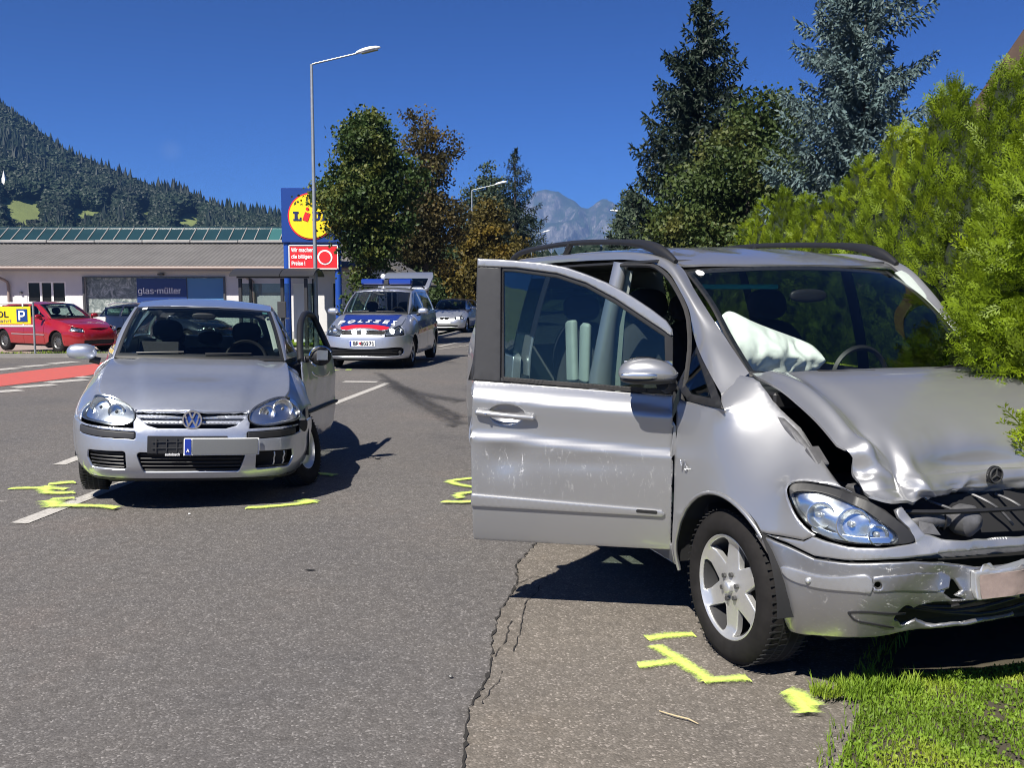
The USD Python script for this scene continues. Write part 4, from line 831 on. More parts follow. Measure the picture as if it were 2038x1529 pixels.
# ---------------- lawn ----------------
leaf('grass_blade', (0.245, 0.405, 0.034), .4, .3, 2.5, hue2=(0.456, 0.528, 0.056))
def grass(poly, n, seed, hmin, hmax, wdt, dens=None):
    r = np.random.default_rng(seed); x0, y0, x1, y1 = poly.bounds; p = np.c_[r.uniform(x0, x1, n*2), r.uniform(y0, y1, n*2)]; shapely.prepare(poly); p = p[shapely.contains_xy(poly, p[:, 0], p[:, 1])][:n]
    g = meshkit.fbm(np.c_[p*5, p[:, :1]*0], 3, 3); p = p[g > .26]; n = len(p); z = lawnz(p[:, 0], p[:, 1])
    h = r.uniform(hmin, hmax, n)*(.6+.9*meshkit.noise(np.c_[p*4, p[:, :1]*0], 8)); th = r.uniform(0, 6.283, n); ln = r.uniform(.1, .9, n)*h; d = np.c_[np.cos(th), np.sin(th)]; s = np.c_[-d[:, 1], d[:, 0]]*wdt*r.uniform(.6, 1.3, n)[:, None]
    b = np.c_[p, z]; mid = np.c_[p+d*ln[:, None]*.35, z+h*.6]; tip = np.c_[p+d*ln[:, None], z+h]; S = np.c_[s, np.zeros(n)]
    v = np.stack([b-S, b+S, mid+S*.7, mid-S*.7, tip], 1).reshape(-1, 3); i = np.arange(n)[:, None]*5
    return T(v, np.vstack([np.hstack([i, i+1, i+2]), np.hstack([i, i+2, i+3]), np.hstack([i+3, i+2, i+4])]))
_f, _o = np.array([.3022, -.9532]), np.array([1.795, 4.396]); _l = np.array([.9532, .3022]); under_van = Polygon([tuple(_o+_f*a+_l*b) for a, b in ((.45, -1.05), (.45, 1.1), (-4, 1.1), (-4, -1.05))])
near = lawnpoly.intersection(sbox(.9, 2.6, 3.4, 5.6)).difference(under_van); rr = np.random.default_rng(4)
gm = [grass(near, 52000, 21, .010, .032, .0030)]
tuft = unary_union([Point(1.40+.10*rr.normal(), 3.72+.04*rr.normal()).buffer(.06) for _ in range(7)]); gm.append(grass(tuft, 900, 23, .03, .08, .003))
edge = LineString(le2).buffer(.07).intersection(sbox(.8, 3, 2.2, 5)); gm.append(grass(edge, 1600, 25, .02, .06, .003))
r = np.random.default_rng(6); pc = np.c_[r.uniform(1.0, 3.2, 14000), r.uniform(2.9, 5.0, 14000)]; pc = pc[shapely.contains_xy(near, pc[:, 0], pc[:, 1])]; gm.append(leaves(np.c_[pc, lawnz(pc[:, 0], pc[:, 1])+r.uniform(.005, .025, len(pc))], .014, r))
solo('grass', gm, 'grass_blade', 'short sunlit grass and clover of the lawn', 'grass', kind='stuff', smooth=False)
far = lawnpoly.intersection(sbox(1.5, 5.6, 6.5, 26)); solo('hedge_grass', grass(far, 16000, 31, .05, .13, .006), 'grass_blade', 'longer grass along the foot of the hedge', 'grass', kind='stuff', smooth=False)
# verge grass at left
vg = Polygon([(-30, 22.9), (-12, 24.05), (-8.6, 24.9), (-9.2, 26.0), (-13, 25.4), (-30, 24.4)]); vg2 = Polygon([(-8.1, 28.3), (-6.6, 31.7), (-5.5, 37.2), (-9.2, 37.2), (-8.0, 33.5)])
def vz(x, y): return G(x, y)+.02
for q, s, n, lab in ((vg, 41, 22000, 'thin grass verge between the kerb and the car park'), (vg2, 43, 16000, 'green grass around the foot of the supermarket sign')):
    lz, lawnz = lawnz, vz; m = grass(q, n, s, .04, .10, .010); lawnz = lz
    solo('verge_grass', m, 'grass_blade', lab, 'grass', kind='stuff', smooth=False)
# ---------------- vehicle kit ----------------
class Shell:
    """The lower skin of a vehicle: a half plan outline (front centre to rear centre, y >= 0) swept over height, leaning in by front/side/rear profiles."""
    def __init__(s, plan, front, side, rear, arches=(), arch_r=.4, flare=.012, shoulder=None):
        p = np.asarray(plan, float); d = np.r_[0, np.cumsum(np.linalg.norm(np.diff(p, axis=0), axis=1))]
        c = CubicSpline(d, p, bc_type=((1, (0, 1.0)), (1, (0, -1.0)))); t = np.linspace(0, d[-1], 1200); q = c(t); g = c(t, 1)
        s.u = np.r_[0, np.cumsum(np.linalg.norm(np.diff(q, axis=0), axis=1))]; s.q = q; n = np.c_[g[:, 1], -g[:, 0]]; s.n = n/np.linalg.norm(n, axis=1, keepdims=True); s.L = s.u[-1]
        f = lambda a: PchipInterpolator(*np.asarray(a, float).T)
        s.f, s.s, s.r = f(front), f(side), f(rear); s.zr = [[a[0][0], a[-1][0]] for a in (front, side, rear)]
        s.arches, s.ar, s.fl, s.sh = arches, arch_r, flare, shoulder
    def plan(s, u): a = np.abs(u); return np.stack([np.interp(a, s.u, s.q[:, 0]), np.interp(a, s.u, s.q[:, 1])], -1), np.stack([np.interp(a, s.u, s.n[:, 0]), np.interp(a, s.u, s.n[:, 1])], -1)
    def u_of_x(s, x):
        k = np.argmax(s.q[:, 1] > s.q[:, 1].max()*.985); m = s.q[:, 1] > 0
        i = np.arange(len(s.u)); i0 = np.argmin(np.abs(s.q[:, 0] - x)); return float(s.u[i0])
    def __call__(s, u, z, off=0.0):
        u, z = np.broadcast_arrays(np.asarray(u, float), np.asarray(z, float)); P, N = s.plan(u)
        e = lambda h, r: h(np.clip(z, *r)); wf, ws, wr = np.maximum(N[..., 0], 0)**2, N[..., 1]**2, np.maximum(-N[..., 0], 0)**2
        ins = wf*e(s.f, s.zr[0]) + ws*e(s.s, s.zr[1]) + wr*e(s.r, s.zr[2])
        if s.sh is not None: ins = ins + s.sh(P[..., 0], z, np.abs(N[..., 1]))
        for ax, az in s.arches:
            r = np.hypot(P[..., 0]-ax, z-az); ins = ins - s.fl*np.exp(-((r-s.ar-.02)/.05)**2)*(N[..., 1] > .5)
        q = P - N*(ins-off)[..., None]
        return np.stack([q[..., 0], q[..., 1]*np.where(u < 0, -1.0, 1.0), z], -1)
def both(f):
    """f(sign) for the left (+1) and the right (-1) half"""
    return [f(1), f(-1)]
def wheel(parent, x, y, r, w, rim_r, side, spokes=5, steer=0.0, style='alloy', lug=True, camber=0.0):
    """A wheel whose outer face looks towards side*y; x, y = hub centre of its outer face."""
    wp = group_part(parent, 'wheel'); o = side
    def put(m): 
        m = m if o > 0 else mirror(m); return xf(xf(m, rx=camber*o), (x, y, r), rz=steer)
    R = rim_r
    prof = [(R-.012, -.02), (R+.004, -.004), (R+.02, .0), (R+(r-R)*.45, .006), (r-.035, -.004), (r-.012, -.018), (r, -.045), (r, -w+.045), (r-.012, -w+.018), (r-.035, -w), (R+.01, -w), (R-.012, -w+.02)]
    t = revolve(prof, 72); v = np.array(t.vertices); part(wp, 'tyre', put(t), 'tyre_rubber', smooth=40)
    # tread grooves
    part(wp, 'tread_groove', put(cat([revolve([(r+.0012, -w*k-.004), (r+.0012, -w*k+.004)], 48) for k in (.32, .5, .68)] + [xf(xf(bx(r-.003, r+.0012, -w*b, -w*a, -.003, .003), ry=360*q/64+off)) for q in range(64) for a, b, off in ((.06, .30, 0), (.34, .49, 2), (.70, .94, 1))])), 'liner', smooth=False)
    part(wp, 'brake', put(cat([revolve([(.03, -w*.55), (R*.66, -w*.55), (R*.66, -w*.62), (.03, -w*.62)], 36)])), 'steel_dark', smooth=40)
    barrel = revolve([(R-.004, -.014), (R-.02, -.035), (R-.03, -w*.8), (R-.012, -w+.01), (R-.006, -w)], 64); part(wp, 'barrel', put(T(barrel.vertices, barrel.faces[:, ::-1])), 'steel_dark' if style != 'alloy' else 'grey_plastic', smooth=40)
    face = Point(0, 0).buffer(R-.002, quad_segs=20)
    if style == 'alloy':
        hole = unary_union([affinity.rotate(Polygon([(R*.90*math.sin(-a), R*.90*math.cos(a)) for a in np.linspace(-math.pi/spokes*.66, math.pi/spokes*.66, 9)] + [(R*.36*math.sin(math.pi/spokes*.34), R*.36*math.cos(.2)), (-R*.36*math.sin(math.pi/spokes*.34), R*.36*math.cos(.2))]).buffer(-.006).buffer(.006), 360/spokes*(k+.5), origin=(0, 0)) for k in range(spokes)])
        face = face.difference(hole)
    elif style == 'steel':
        face = face.difference(unary_union([Point(R*.70*math.cos(a), R*.70*math.sin(a)).buffer(.022) for a in np.arange(12)*math.pi/6]))
    def fm(a, b):
        rr = np.hypot(a, b)/R; y_ = -.030*(1-sstep(.80, .98, rr)) - .012 + .016*np.exp(-(rr/.32)**2)*1.0
        return np.stack([a, y_, b], -1)
    f = panel(face, fm, .03, .022, .006, out=(0, -1, 0), fine=.016); part(wp, 'rim', put(f), 'alloy' if style == 'alloy' else ('alloy' if style == 'cover' else 'steel_dark'), smooth=40)
    if style != 'steel':
        part(wp, 'hub_cap', put(revolve([(.0005, -.004), (.022, -.005), (.030, -.012), (.030, -.03)], 24)), 'grey_plastic' if style == 'cover' else 'alloy', smooth=50)
        for k in range(spokes if lug else 0):
            a = 2*math.pi/spokes*k+.3; c = (R*.245*math.cos(a), -.031, R*.245*math.sin(a)); part(wp, 'lug_nut', put(cyl(np.array(c), np.array(c)+[0, .012, 0], .011, 8)), 'steel_dark', smooth=30)
    return wp
def quad(p, depth=.01):
    """a thin slab from four space points"""
    p = np.asarray(p, float); n = np.cross(p[1]-p[0], p[3]-p[0]); n /= np.linalg.norm(n); v = np.vstack([p, p-n*depth]); return T(v, [[0, 1, 2], [0, 2, 3], [4, 6, 5], [4, 7, 6], [0, 4, 5], [0, 5, 1], [1, 5, 6], [1, 6, 2], [2, 6, 7], [2, 7, 3], [3, 7, 4], [3, 4, 0]])
class Loft:
    """A smooth surface through rows of points (rows x cols x 3); chart (a, b) runs in rows and cols units."""
    def __init__(s, rows, ta=None, tb=None, kind='pchip'):
        R = np.asarray(rows, float); s.ta = np.arange(R.shape[0]) if ta is None else np.asarray(ta, float); s.tb = np.arange(R.shape[1]) if tb is None else np.asarray(tb, float); s.R = R; s.I = PchipInterpolator if kind == 'pchip' else CubicSpline
        s.A = s.I(s.ta, R, axis=0)
    def __call__(s, a, b):
        from scipy.interpolate import RectBivariateSpline
        if not hasattr(s, 'sp'):
            na = np.linspace(s.ta[0], s.ta[-1], 60); nb = np.linspace(s.tb[0], s.tb[-1], 60); G1 = s.A(na); G2 = s.I(s.tb, G1, axis=1)(nb); s.sp = [RectBivariateSpline(na, nb, G2[..., k], kx=3, ky=3) for k in range(3)]
        return np.stack([q.ev(a, b) for q in s.sp], -1)
def lin(p, q): return lambda t: np.asarray(p) + (np.asarray(q)-np.asarray(p))*np.asarray(t)[..., None]
def pad(c, r, s=(1, 1, 1), seed=0, jit=0):
    m = trimesh.creation.icosphere(3, 1.0); v = np.array(m.vertices); p = 2.6; v = np.sign(v)*np.abs(v)**(2/p); v /= np.maximum(np.abs(v).max(1, keepdims=True), 1e-9)**0 ; v *= np.asarray(s)*r; return T(v+np.asarray(c), m.faces)
def seat(parent, x, y, mat='seat_cloth', z=.38, h=.62, w=.48, head=True, lean=14):
    sp = group_part(parent, 'seat')
    part(sp, 'cushion', pad((x+.05, y, z), 1, (.26, w/2, .10)), mat, smooth=True)
    part(sp, 'backrest', xf(pad((0, 0, h/2), 1, (.085, w/2, h/2+.04)), (x-.22, y, z+.02), ry=-lean), mat, smooth=True)
    if head: part(sp, 'headrest', xf(pad((0, 0, h+.14), 1, (.06, .135, .10)), (x-.22, y, z+.02), ry=-lean), mat, smooth=True)
    return sp
def sym(poly): return affinity.scale(poly, -1, 1, origin=(0, 0))
# ---------------- the crashed van ----------------
VP, VYAW = (1.795, 4.396), 17.6-90
van = thing('van', 'silver people van with crushed bonnet, deployed airbag and its front door wide open', 'van', (VP[0], VP[1], 0), rotz=VYAW)
v_plan = [(.80, 0), (.795, .2), (.775, .42), (.735, .58), (.665, .71), (.56, .80), (.43, .868), (.28, .915), (.10, .938), (-.2, .945), (-1.0, .945), (-2.2, .945), (-3.4, .945), (-3.95, .935), (-4.14, .87), (-4.20, .7), (-4.21, .35), (-4.21, 0)]
v_zt = PchipInterpolator([-.9, -.45, -.12, .04, .26, .42, .58, .75], [1.24, 1.24, 1.228, 1.125, 1.012, .935, .855, .84])
def v_sh(x, z, ny):
    zt = v_zt(np.clip(x, -.9, .75)); h = np.interp(x, [-.6, -.1, .3, .55], [.17, .17, .15, .14]); d = np.interp(x, [-1.2, -.5, -.1, .2, .42, .56, .62], [0, .12, .20, .245, .165, .08, .03])
    t = np.clip((z-(zt-h))/h, 0, 1.15); return d*t**np.interp(x, [-.25, .15], [1.25, 2.0])*np.where(x > -1.2, 1, 0)
vs = Shell(v_plan, [(.20, .17), (.26, .095), (.34, .045), (.42, .016), (.50, .002), (.60, .005), (.70, .03), (.80, .06), (.92, .12), (1.2, .2)], [(.20, .10), (.30, .03), (.42, .004), (.55, 0), (.88, 0), (.94, .010), (.99, .006), (1.12, .012), (1.2, .02)], [(.2, .08), (.4, 0), (1.0, .01), (1.2, .03)], arches=((0, .335), (-3.2, .335)), arch_r=.405, flare=.014, shoulder=v_sh)
VIN = (-1.5, 0, .8)
def vu(x): return -vs.u_of_x(x)
_ux = np.linspace(.72, -4.1, 400); _uu = np.array([vu(x) for x in _ux])
def vux(x): return np.interp(-np.asarray(x, float), -_ux, _uu)
def arch_pts(cx, R, a0, a1, n=26, cz=.335):
    a = np.radians(np.linspace(a0, a1, n)); return [(float(vux(cx+R*math.cos(t))), cz+R*math.sin(t)) for t in a]
AR = .405
head = [(-1.077, .849), (-1.053, .789), (-1.014, .736), (-.960, .697), (-.892, .671), (-.806, .663), (-.678, .669), (-.555, .688), (-.578, .729), (-.637, .772), (-.708, .812), (-.806, .841), (-.948, .859), (-1.039, .865)]
HEAD = smooth_poly(head, 5)
LENS = smooth_poly([(-1.056, .818), (-1.029, .763), (-.965, .709), (-.892, .675), (-.806, .668), (-.697, .674), (-.632, .684), (-.625, .706), (-.678, .745), (-.759, .790), (-.880, .822), (-.990, .836)], 5)
top = [(float(vux(x)), float(v_zt(x))) for x in np.linspace(-.225, .60, 18)]
fender = Polygon([(float(vux(-.445)), .33), (float(vux(-.445)), 1.10), (float(vux(-.075)), 1.10), (float(vux(-.20)), 1.160), (float(vux(-.235)), 1.228)] + top + [(-.80, .835), (-.90, .70), (-.943, .676), (-.987, .6525), (-1.071, .6505), (float(vux(.275)), .647)] + arch_pts(0, AR, 49, 185, 30) + [(float(vux(-.39)), .30)]).buffer(0).difference(HEAD.buffer(.007))
def put_panel(name, poly, mat='silver_van', fn=vs, res=.045, thick=.006, roll=.008, label=None, parent=None, **k):
    m = panel(poly, fn, res, thick, roll, out=VIN, fine=k.pop('fine', .012), **k); return part(parent or van, name, m, mat, smooth=38, label=label)
put_panel('fender', fender, res=.03, relax=40, roll=.003)
put_panel('fender', sym(fender), res=.05)
lipm = []
for a, s in ((0, -1), (-3.2, -1), (0, 1), (-3.2, 1)):
    pass
# arch lip: rolled bead round the opening
for sgn in (-1, 1):
    for cx in (0, -3.2):
        pts = arch_pts(cx, AR+.004, 45 if cx == 0 else -5, 185, 40); P = np.array([vs(-sgn*u if sgn > 0 else u, z, .0) for u, z in pts]); part(van, 'wheel_arch_lip', tube(P, .0095, 8), 'silver_van', smooth=60)
        c = revolve([(AR+.02, 0), (AR+.02, .30), (.08, .30)], 40); v = np.array(c.vertices); c = T(v, c.faces[(v[c.faces][:, :, 2].min(1) > -.06)]); part(van, 'arch_liner', xf(T(v*[1, sgn*-1, 1], c.faces), (cx, sgn*.935, .335)), 'liner', smooth=50)
M('scuffed_bumper', {'tc': ('texture_coordinate', {}), 'mp': ('mapping', {'scale': (7.0, 5.0, 9.0)}), 'n': ('noise_texture', {'scale': 4.0, 'detail': 8.0, 'roughness': .8, 'distortion': 1.2}), 'sx': ('separate_xyz', {}), 'yc': ('map_range', {'from_min': -.80, 'from_max': -.55, 'to_min': .25, 'to_max': 1, 'clamp': True}), 'th': ('map_range', {'from_min': .58, 'from_max': .64, 'to_min': 0, 'to_max': 1, 'clamp': True}), 'mm': ('math', {'math_type': 'multiply', 'use_clamp': True}),
    'c': ('mix', {'color1': (.325, .327, .335), 'color2': (.62, .61, .58)}), 'mt': ('map_range', {'from_min': 0, 'from_max': 1, 'to_min': .85, 'to_max': 0.0}), 'p': ('principled_bsdf', {'roughness': .37, 'coat_weight': 1.0, 'coat_roughness': .05})},
  [('tc.object', 'mp.vector'), ('mp.vector', 'n.vector'), ('tc.object', 'sx.vector'), ('sx.y', 'yc.value'), ('n.fac', 'th.value'), ('th.result', 'mm.value1'), ('yc.result', 'mm.value2'), ('mm.value', 'c.fac'), ('mm.value', 'mt.value'), ('mt.result', 'p.metallic'), ('c.color', 'p.base_color')], 'p.BSDF')
# bumper, upper frame, damage
def dent(u, z, off=0.0):
    w = sstep(-.80, -.40, u); n = meshkit.fbm(np.stack([np.asarray(u)*5, np.asarray(z)*9, np.asarray(u)*0+3], -1), 3, 17)-.5
    p = vs(u, z, off); p[..., 0] -= w*(.02+.07*n+.05*np.exp(-((np.asarray(u)+.55)/.10)**2-((np.asarray(z)-.38)/.09)**2)); return p
b_top = [(-1.227, .628), (-1.143, .631), (-1.058, .617), (-.938, .588), (-.821, .593), (-.678, .608), (-.56, .616), (-.462, .604), (-.414, .598), (-.31, .583), (-.113, .582)]
lip = [(-.097, .362), (-.396, .332), (-.589, .312), (-.779, .294), (-.995, .257), (-1.070, .253)]
full_lip = lip[::-1] + [(.097, .355), (.589, .30), (1.0, .257), (1.07, .253)]
bump = Polygon(b_top + lip + [(-1.082, .293), (-1.102, .416), (-1.138, .552)])
LOWG = smooth_poly([(-.530, .421), (-.450, .452), (-.369, .457), (-.108, .446), (-.06, .41), (-.100, .376), (-.273, .361), (-.480, .354)], 4)
tear = smooth_poly([(-.60, .41), (-.57, .435), (-.53, .42), (-.50, .37), (-.55, .345), (-.575, .365), (-.61, .38)], 3)
holes = unary_union([LOWG, tear, Point(-.695, .523).buffer(.011), Polygon([(-.43, .55), (-.39, .535), (-.37, .50), (-.40, .485), (-.36, .465), (-.41, .462), (-.44, .49), (-.42, .52)])])
put_panel('bumper', bump.difference(holes), 'scuffed_bumper', fn=dent, res=.03, label='dented and torn silver front bumper')
left_b = sym(Polygon(b_top + [(0.0, .582), (0.0, .362)] + lip + [(-1.082, .293), (-1.102, .416), (-1.138, .552)]).buffer(0)).difference(sbox(-.01, .37, .45, .45))
put_panel('bumper', left_b, fn=dent, res=.05)
frame = Polygon([(-1.224, .641), (-1.071, .6445), (-.987, .6465), (-.95, .672), (-.90, .663), (-.806, .655), (-.678, .661), (-.548, .680), (-.57, .729), (-.612, .768), (-.622, .797), (-.588, .812), (-.545, .755), (-.512, .711), (-.45, .694), (-.30, .684), (0, .678), (0, .645), (-.2, .645), (-.412, .643), (-.47, .640), (-.55, .631), (-.678, .618), (-.821, .603), (-.938, .598), (-1.058, .627), (-1.143, .6405)]).buffer(0)
put_panel('grille_frame', frame, fn=dent, res=.03); put_panel('grille_frame', sym(frame), fn=dent, res=.05)
strip1 = smooth_poly([(-1.062, .512), (-1.066, .534), (-.977, .532), (-.819, .543), (-.72, .552), (-.72, .493), (-.745, .490), (-.893, .479), (-1.015, .486)], 4); strip2 = Polygon([(-.715, .552), (-.676, .560), (-.559, .573), (-.44, .566), (-.405, .55), (-.42, .51), (-.472, .498), (-.63, .503), (-.715, .495)]).buffer(-.008).buffer(.008)
put_panel('rubbing_strip', strip1.difference(Point(-.695, .523).buffer(.013)), fn=lambda u, z: dent(u, z, .012), res=.03, roll=.006, thick=.012)
put_panel('rubbing_strip', strip2.difference(Point(-.695, .523).buffer(.013)), 'scuffed_bumper', fn=lambda u, z: dent(u, z, .008), res=.03, roll=.006, thick=.012, label='scraped inner end of the rubbing strip')
sc = dent(np.array(-.951), np.array(.503), .014); part(van, 'parking_sensor', xf(trimesh.creation.icosphere(2, .012), sc), 'alloy', smooth=True)
fogl = LineString(smooth_line([(-.80, .402), (-.72, .414), (-.62, .408), (-.56, .400)], 6)).buffer(.004); put_panel('bumper_crack', fogl, 'liner', fn=lambda u, z: dent(u, z, .003), res=.02, thick=.002, roll=0)
fogl = LineString(smooth_line([(-.80, .400), (-.775, .374), (-.70, .364), (-.60, .340)], 6)).buffer(.0035); put_panel('bumper_crack', fogl, 'liner', fn=lambda u, z: dent(u, z, .003), res=.02, thick=.002, roll=0)
# plate carrier
pl = rounded([(-.333, .468), (-.333, .574), (.205, .590), (.205, .476)], .008)
put_panel('plate_holder', pl, 'alloy', fn=lambda u, z: dent(u, z, .028)*1.0, res=.05, thick=.02, roll=.006, label='bent plate holder with dirty brown plate')
put_panel('number_plate', pl.buffer(-.010), 'plate_brown', fn=lambda u, z: dent(u, z, .042), res=.05, thick=.002, roll=0)
# darkness behind the openings, engine bay pieces
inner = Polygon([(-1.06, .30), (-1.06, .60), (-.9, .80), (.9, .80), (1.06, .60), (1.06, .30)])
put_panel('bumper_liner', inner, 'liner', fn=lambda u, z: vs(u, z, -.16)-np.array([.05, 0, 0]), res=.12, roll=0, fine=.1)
put_panel('impact_bar', sbox(-.75, .595, .75, .64), 'engine_grey', fn=lambda u, z: vs(u, z, -.10), res=.1, thick=.05, roll=.01, fine=.05)
for k, z in enumerate((.38, .405, .43)): part(van, 'lower_slat', tube(np.array([dent(np.array(u), np.array(z+.02*math.sin(k+u*9)), -.07) for u in np.linspace(-.52, .5, 14)]), .007, 6), 'black_plastic', smooth=50)
for k in range(9): part(van, 'radiator_fin', bx(.46, .47, -.58+.13*k, -.57+.13*k, .64, .80), 'engine_grey')
part(van, 'radiator', bx(.36, .45, -.60, .60, .50, .84, .01), 'engine_grey')
part(van, 'slat', tube(smooth_line([(.60, -.56, .775), (.64, -.3, .765), (.65, 0, .76), (.64, .4, .77)], 4), .010, 6), 'black_plastic', smooth=50)
part(van, 'horn', xf(revolve([(.001, -.05), (.05, -.05), (.062, -.03), (.062, .02), (.03, .05), (.001, .055)], 24), (.60, -.21, .715), rz=-70), 'engine_grey', smooth=40)
part(van, 'hose', tube(smooth_line([(.55, -.52, .70), (.60, -.40, .73), (.58, -.30, .72)], 6), .032, 10), 'engine_grey', smooth=50)
for k in range(5): part(van, 'hose_rib', xf(revolve([(.034, -.004), (.040, 0), (.034, .004)], 16), (.57+.006*k, -.44+.03*k, .722), rz=-15), 'black_plastic', smooth=50)
for k, (a, b_) in enumerate((((.50, -.12, .80), (.60, .02, .68)), ((.52, .0, .79), (.62, .10, .69)), ((.45, -.35, .79), (.58, -.15, .70)))): part(van, 'cable', tube(smooth_line([a, ((a[0]+b_[0])/2+.04, (a[1]+b_[1])/2, (a[2]+b_[2])/2+.01), b_], 5), .006, 6), 'engine_grey', smooth=50)
part(van, 'broken_piece', [quad([(.66, -.48, .70), (.68, -.40, .69), (.66, -.42, .73), (.64, -.47, .74)], .004)], 'engine_grey', smooth=False)
# headlight: dark bowl, chrome reflectors, lens
hl = group_part(van, 'headlight')
put_panel('housing', HEAD.buffer(-.002), 'liner', fn=lambda u, z: vs(u, z, -.05), res=.03, thick=.03, roll=0, parent=hl)
put_panel('bezel', HEAD.buffer(-.002).difference(LENS), 'black_plastic', fn=lambda u, z: vs(u, z, -.012), res=.03, thick=.03, roll=.003, parent=hl)
pv = lambda u, z, o: vs(np.array(u), np.array(z), o)
put_panel('bowl', LENS.buffer(.006), 'reflector', fn=lambda u, z: vs(u, z, -.034+.004*np.sin(np.asarray(u)*40)*np.cos(np.asarray(z)*50)), res=.02, thick=.004, roll=.01, parent=hl)
for (u, z, r, dpt) in ((-.80, .735, .062, -.015), (-.93, .755, .050, -.015), (-.70, .705, .036, -.014)):
    c = pv(u, z, dpt); n = pv(u, z, .1)-pv(u, z, 0); az = math.degrees(math.atan2(n[1], n[0]))*.35
    bowl = revolve([(.004, .045), (r*.5, .034), (r*.85, .012), (r, -.004), (r+.004, -.003)], 28); bowl = xf(T(bowl.vertices, bowl.faces), rz=90); part(hl, 'reflector', xf(bowl, c, rz=az), 'reflector', smooth=50)
    part(hl, 'bulb', xf(pad((0, 0, 0), 1, (.016, .011, .011)), c-np.array([.012, 0, 0])), 'alloy', smooth=True)
low = LineString([(-.95, .700), (-.88, .686), (-.78, .682), (-.66, .688)]).buffer(.012); put_panel('indicator', low, 'reflector', fn=lambda u, z: vs(u, z, -.012), res=.02, thick=.006, roll=.003, parent=hl)
put_panel('lens', LENS, 'glass_clear', fn=lambda u, z: vs(u, z, .004), res=.03, thick=.004, roll=.006, parent=hl)
hl2 = group_part(van, 'headlight'); put_panel('lens', sym(LENS), 'reflector', res=.05, roll=.006, parent=hl2)
# bonnet, crushed and buckled
ty = np.array([-1.0, -.88, -.6, -.3, 0, .3, .6, .88, 1.0]); rows = []
def hood_col(t):
    a = abs(t); e = np.interp(a, [0, .6, .88, 1], [0, .01, .02, .0]); w = np.interp(a, [0, .9, 1], [1, .985, .97])
    yr, yf = .70*t, .655*t
    P = [(-.22+.05*(1-a**2), yr, 1.236+.012*(1-a*a)), (.0, .695*t, 1.20+.022*(1-a*a)), (.17, .69*t, 1.14+.02*(1-a*a)), (.30, .68*t, 1.075+.015*(1-a*a)), (.40, .67*t, .99+.022*(1-a*a)), (.475, .665*t, .90), (.53, yf, .845), (.50 if a < .5 else np.interp(a, [.5, .8, 1], [.52, .69, .62]), yf, np.interp(a, [0, .5, .8, 1], [.792, .803, .815, .84]))]
    P = np.array(P, float); k = np.interp(a, [0, .3, .6, .8, 1], [0, .012, .05, .07, .03]); P[4:7, 0] += k*np.array([.5, 1, 1.0]); return P
rows = [hood_col(t) for t in ty]; hoodL = Loft(rows, ta=ty, tb=np.linspace(0, 1, 8))
def gs(x, y, x0, y0, sx, sy, rot=0.0): c, s = math.cos(rot), math.sin(rot); dx, dy = x-x0, y-y0; return np.exp(-((c*dx+s*dy)/sx)**2-((-s*dx+c*dy)/sy)**2)
def hoodf(t, v):
    t, v = np.asarray(t, float), np.asarray(v, float); p = hoodL(t, v); e = 1e-3
    n = np.cross(hoodL(np.clip(t+e, -1, 1), v)-hoodL(np.clip(t-e, -1, 1), v), hoodL(t, np.clip(v+e, 0, 1))-hoodL(t, np.clip(v-e, 0, 1))); n /= np.linalg.norm(n, axis=-1, keepdims=True)+1e-12; n *= np.sign(n[..., 2:3]+n[..., 0:1])
    y, a = p[..., 1], v
    d = .020*gs(a, y, .40, -.585, .42, .035, .0) - .012*gs(a, y, .36, -.50, .30, .06)          # raised swage along the right edge
    d += .040*gs(a, y, .60, -.575, .055, .055, .5) - .045*gs(a, y, .665, -.62, .05, .055, .3)         # the buckle
    d += -.028*gs(a, y, .78, -.47, .16, .028, -.12) + .016*gs(a, y, .76, -.40, .13, .03, -.1)
    d += -.030*gs(a, y, .70, -.02, .055, .30) + .016*gs(a, y, .78, .02, .05, .26)                     # dent over the emblem
    d += -.010*gs(a, y, .87, -.20, .05, .10) + .012*gs(a, y, .93, -.28, .05, .05) + .012*gs(a, y, .95, .12, .05, .08)
    d += .012*(meshkit.fbm(np.stack([a*7, y*7, a*0], -1), 3, 3)-.5)*sstep(.35, .75, a) + .012*(meshkit.noise(np.stack([a*17, y*13, a*0], -1), 5)-.5)*sstep(.72, .95, a)
    def crease(p0, p1, depth, w): (x0, y0), (x1, y1) = p0, p1; L2 = (x1-x0)**2+(y1-y0)**2; q = np.clip(((a-x0)*(x1-x0)+(y-y0)*(y1-y0))/L2, 0, 1); return depth*np.exp(-np.hypot(a-x0-q*(x1-x0), y-y0-q*(y1-y0))/w)*np.sin(np.pi*np.clip(q*.9+.05, 0, 1))**.5
    d += crease((.46, -.52), (1.0, -.40), -.022, .030) + crease((.60, -.50), (.98, -.33), .016, .026) + crease((.66, -.36), (.72, .55), -.020, .035) + crease((.74, -.38), (.80, .50), .016, .028)
    d += crease((.58, -.66), (.72, -.50), .022, .022) + crease((.80, -.14), (.99, -.27), .012, .018) + crease((.78, .14), (.97, .22), .012, .018) + crease((.86, -.45), (.90, -.05), .009, .016)
    return p + n*d[..., None]
HP = Polygon([(-.97, 0), (-.5, -.0), (0, 0), (.97, 0), (1, .06), (1, .94), (.93, 1), (-.93, 1), (-1, .93), (-.99, .72), (-.955, .62), (-1, .55), (-1, .05)])
hm = panel(HP, lambda a, b: hoodf(a, np.clip(b, 0, 1)), .016, .01, 0, out=VIN, fine=.012); part(van, 'bonnet', hm, 'silver_van', smooth=60, label='crushed and buckled bonnet')
sp = hoodf(np.array(-.04), np.array(.80)); 
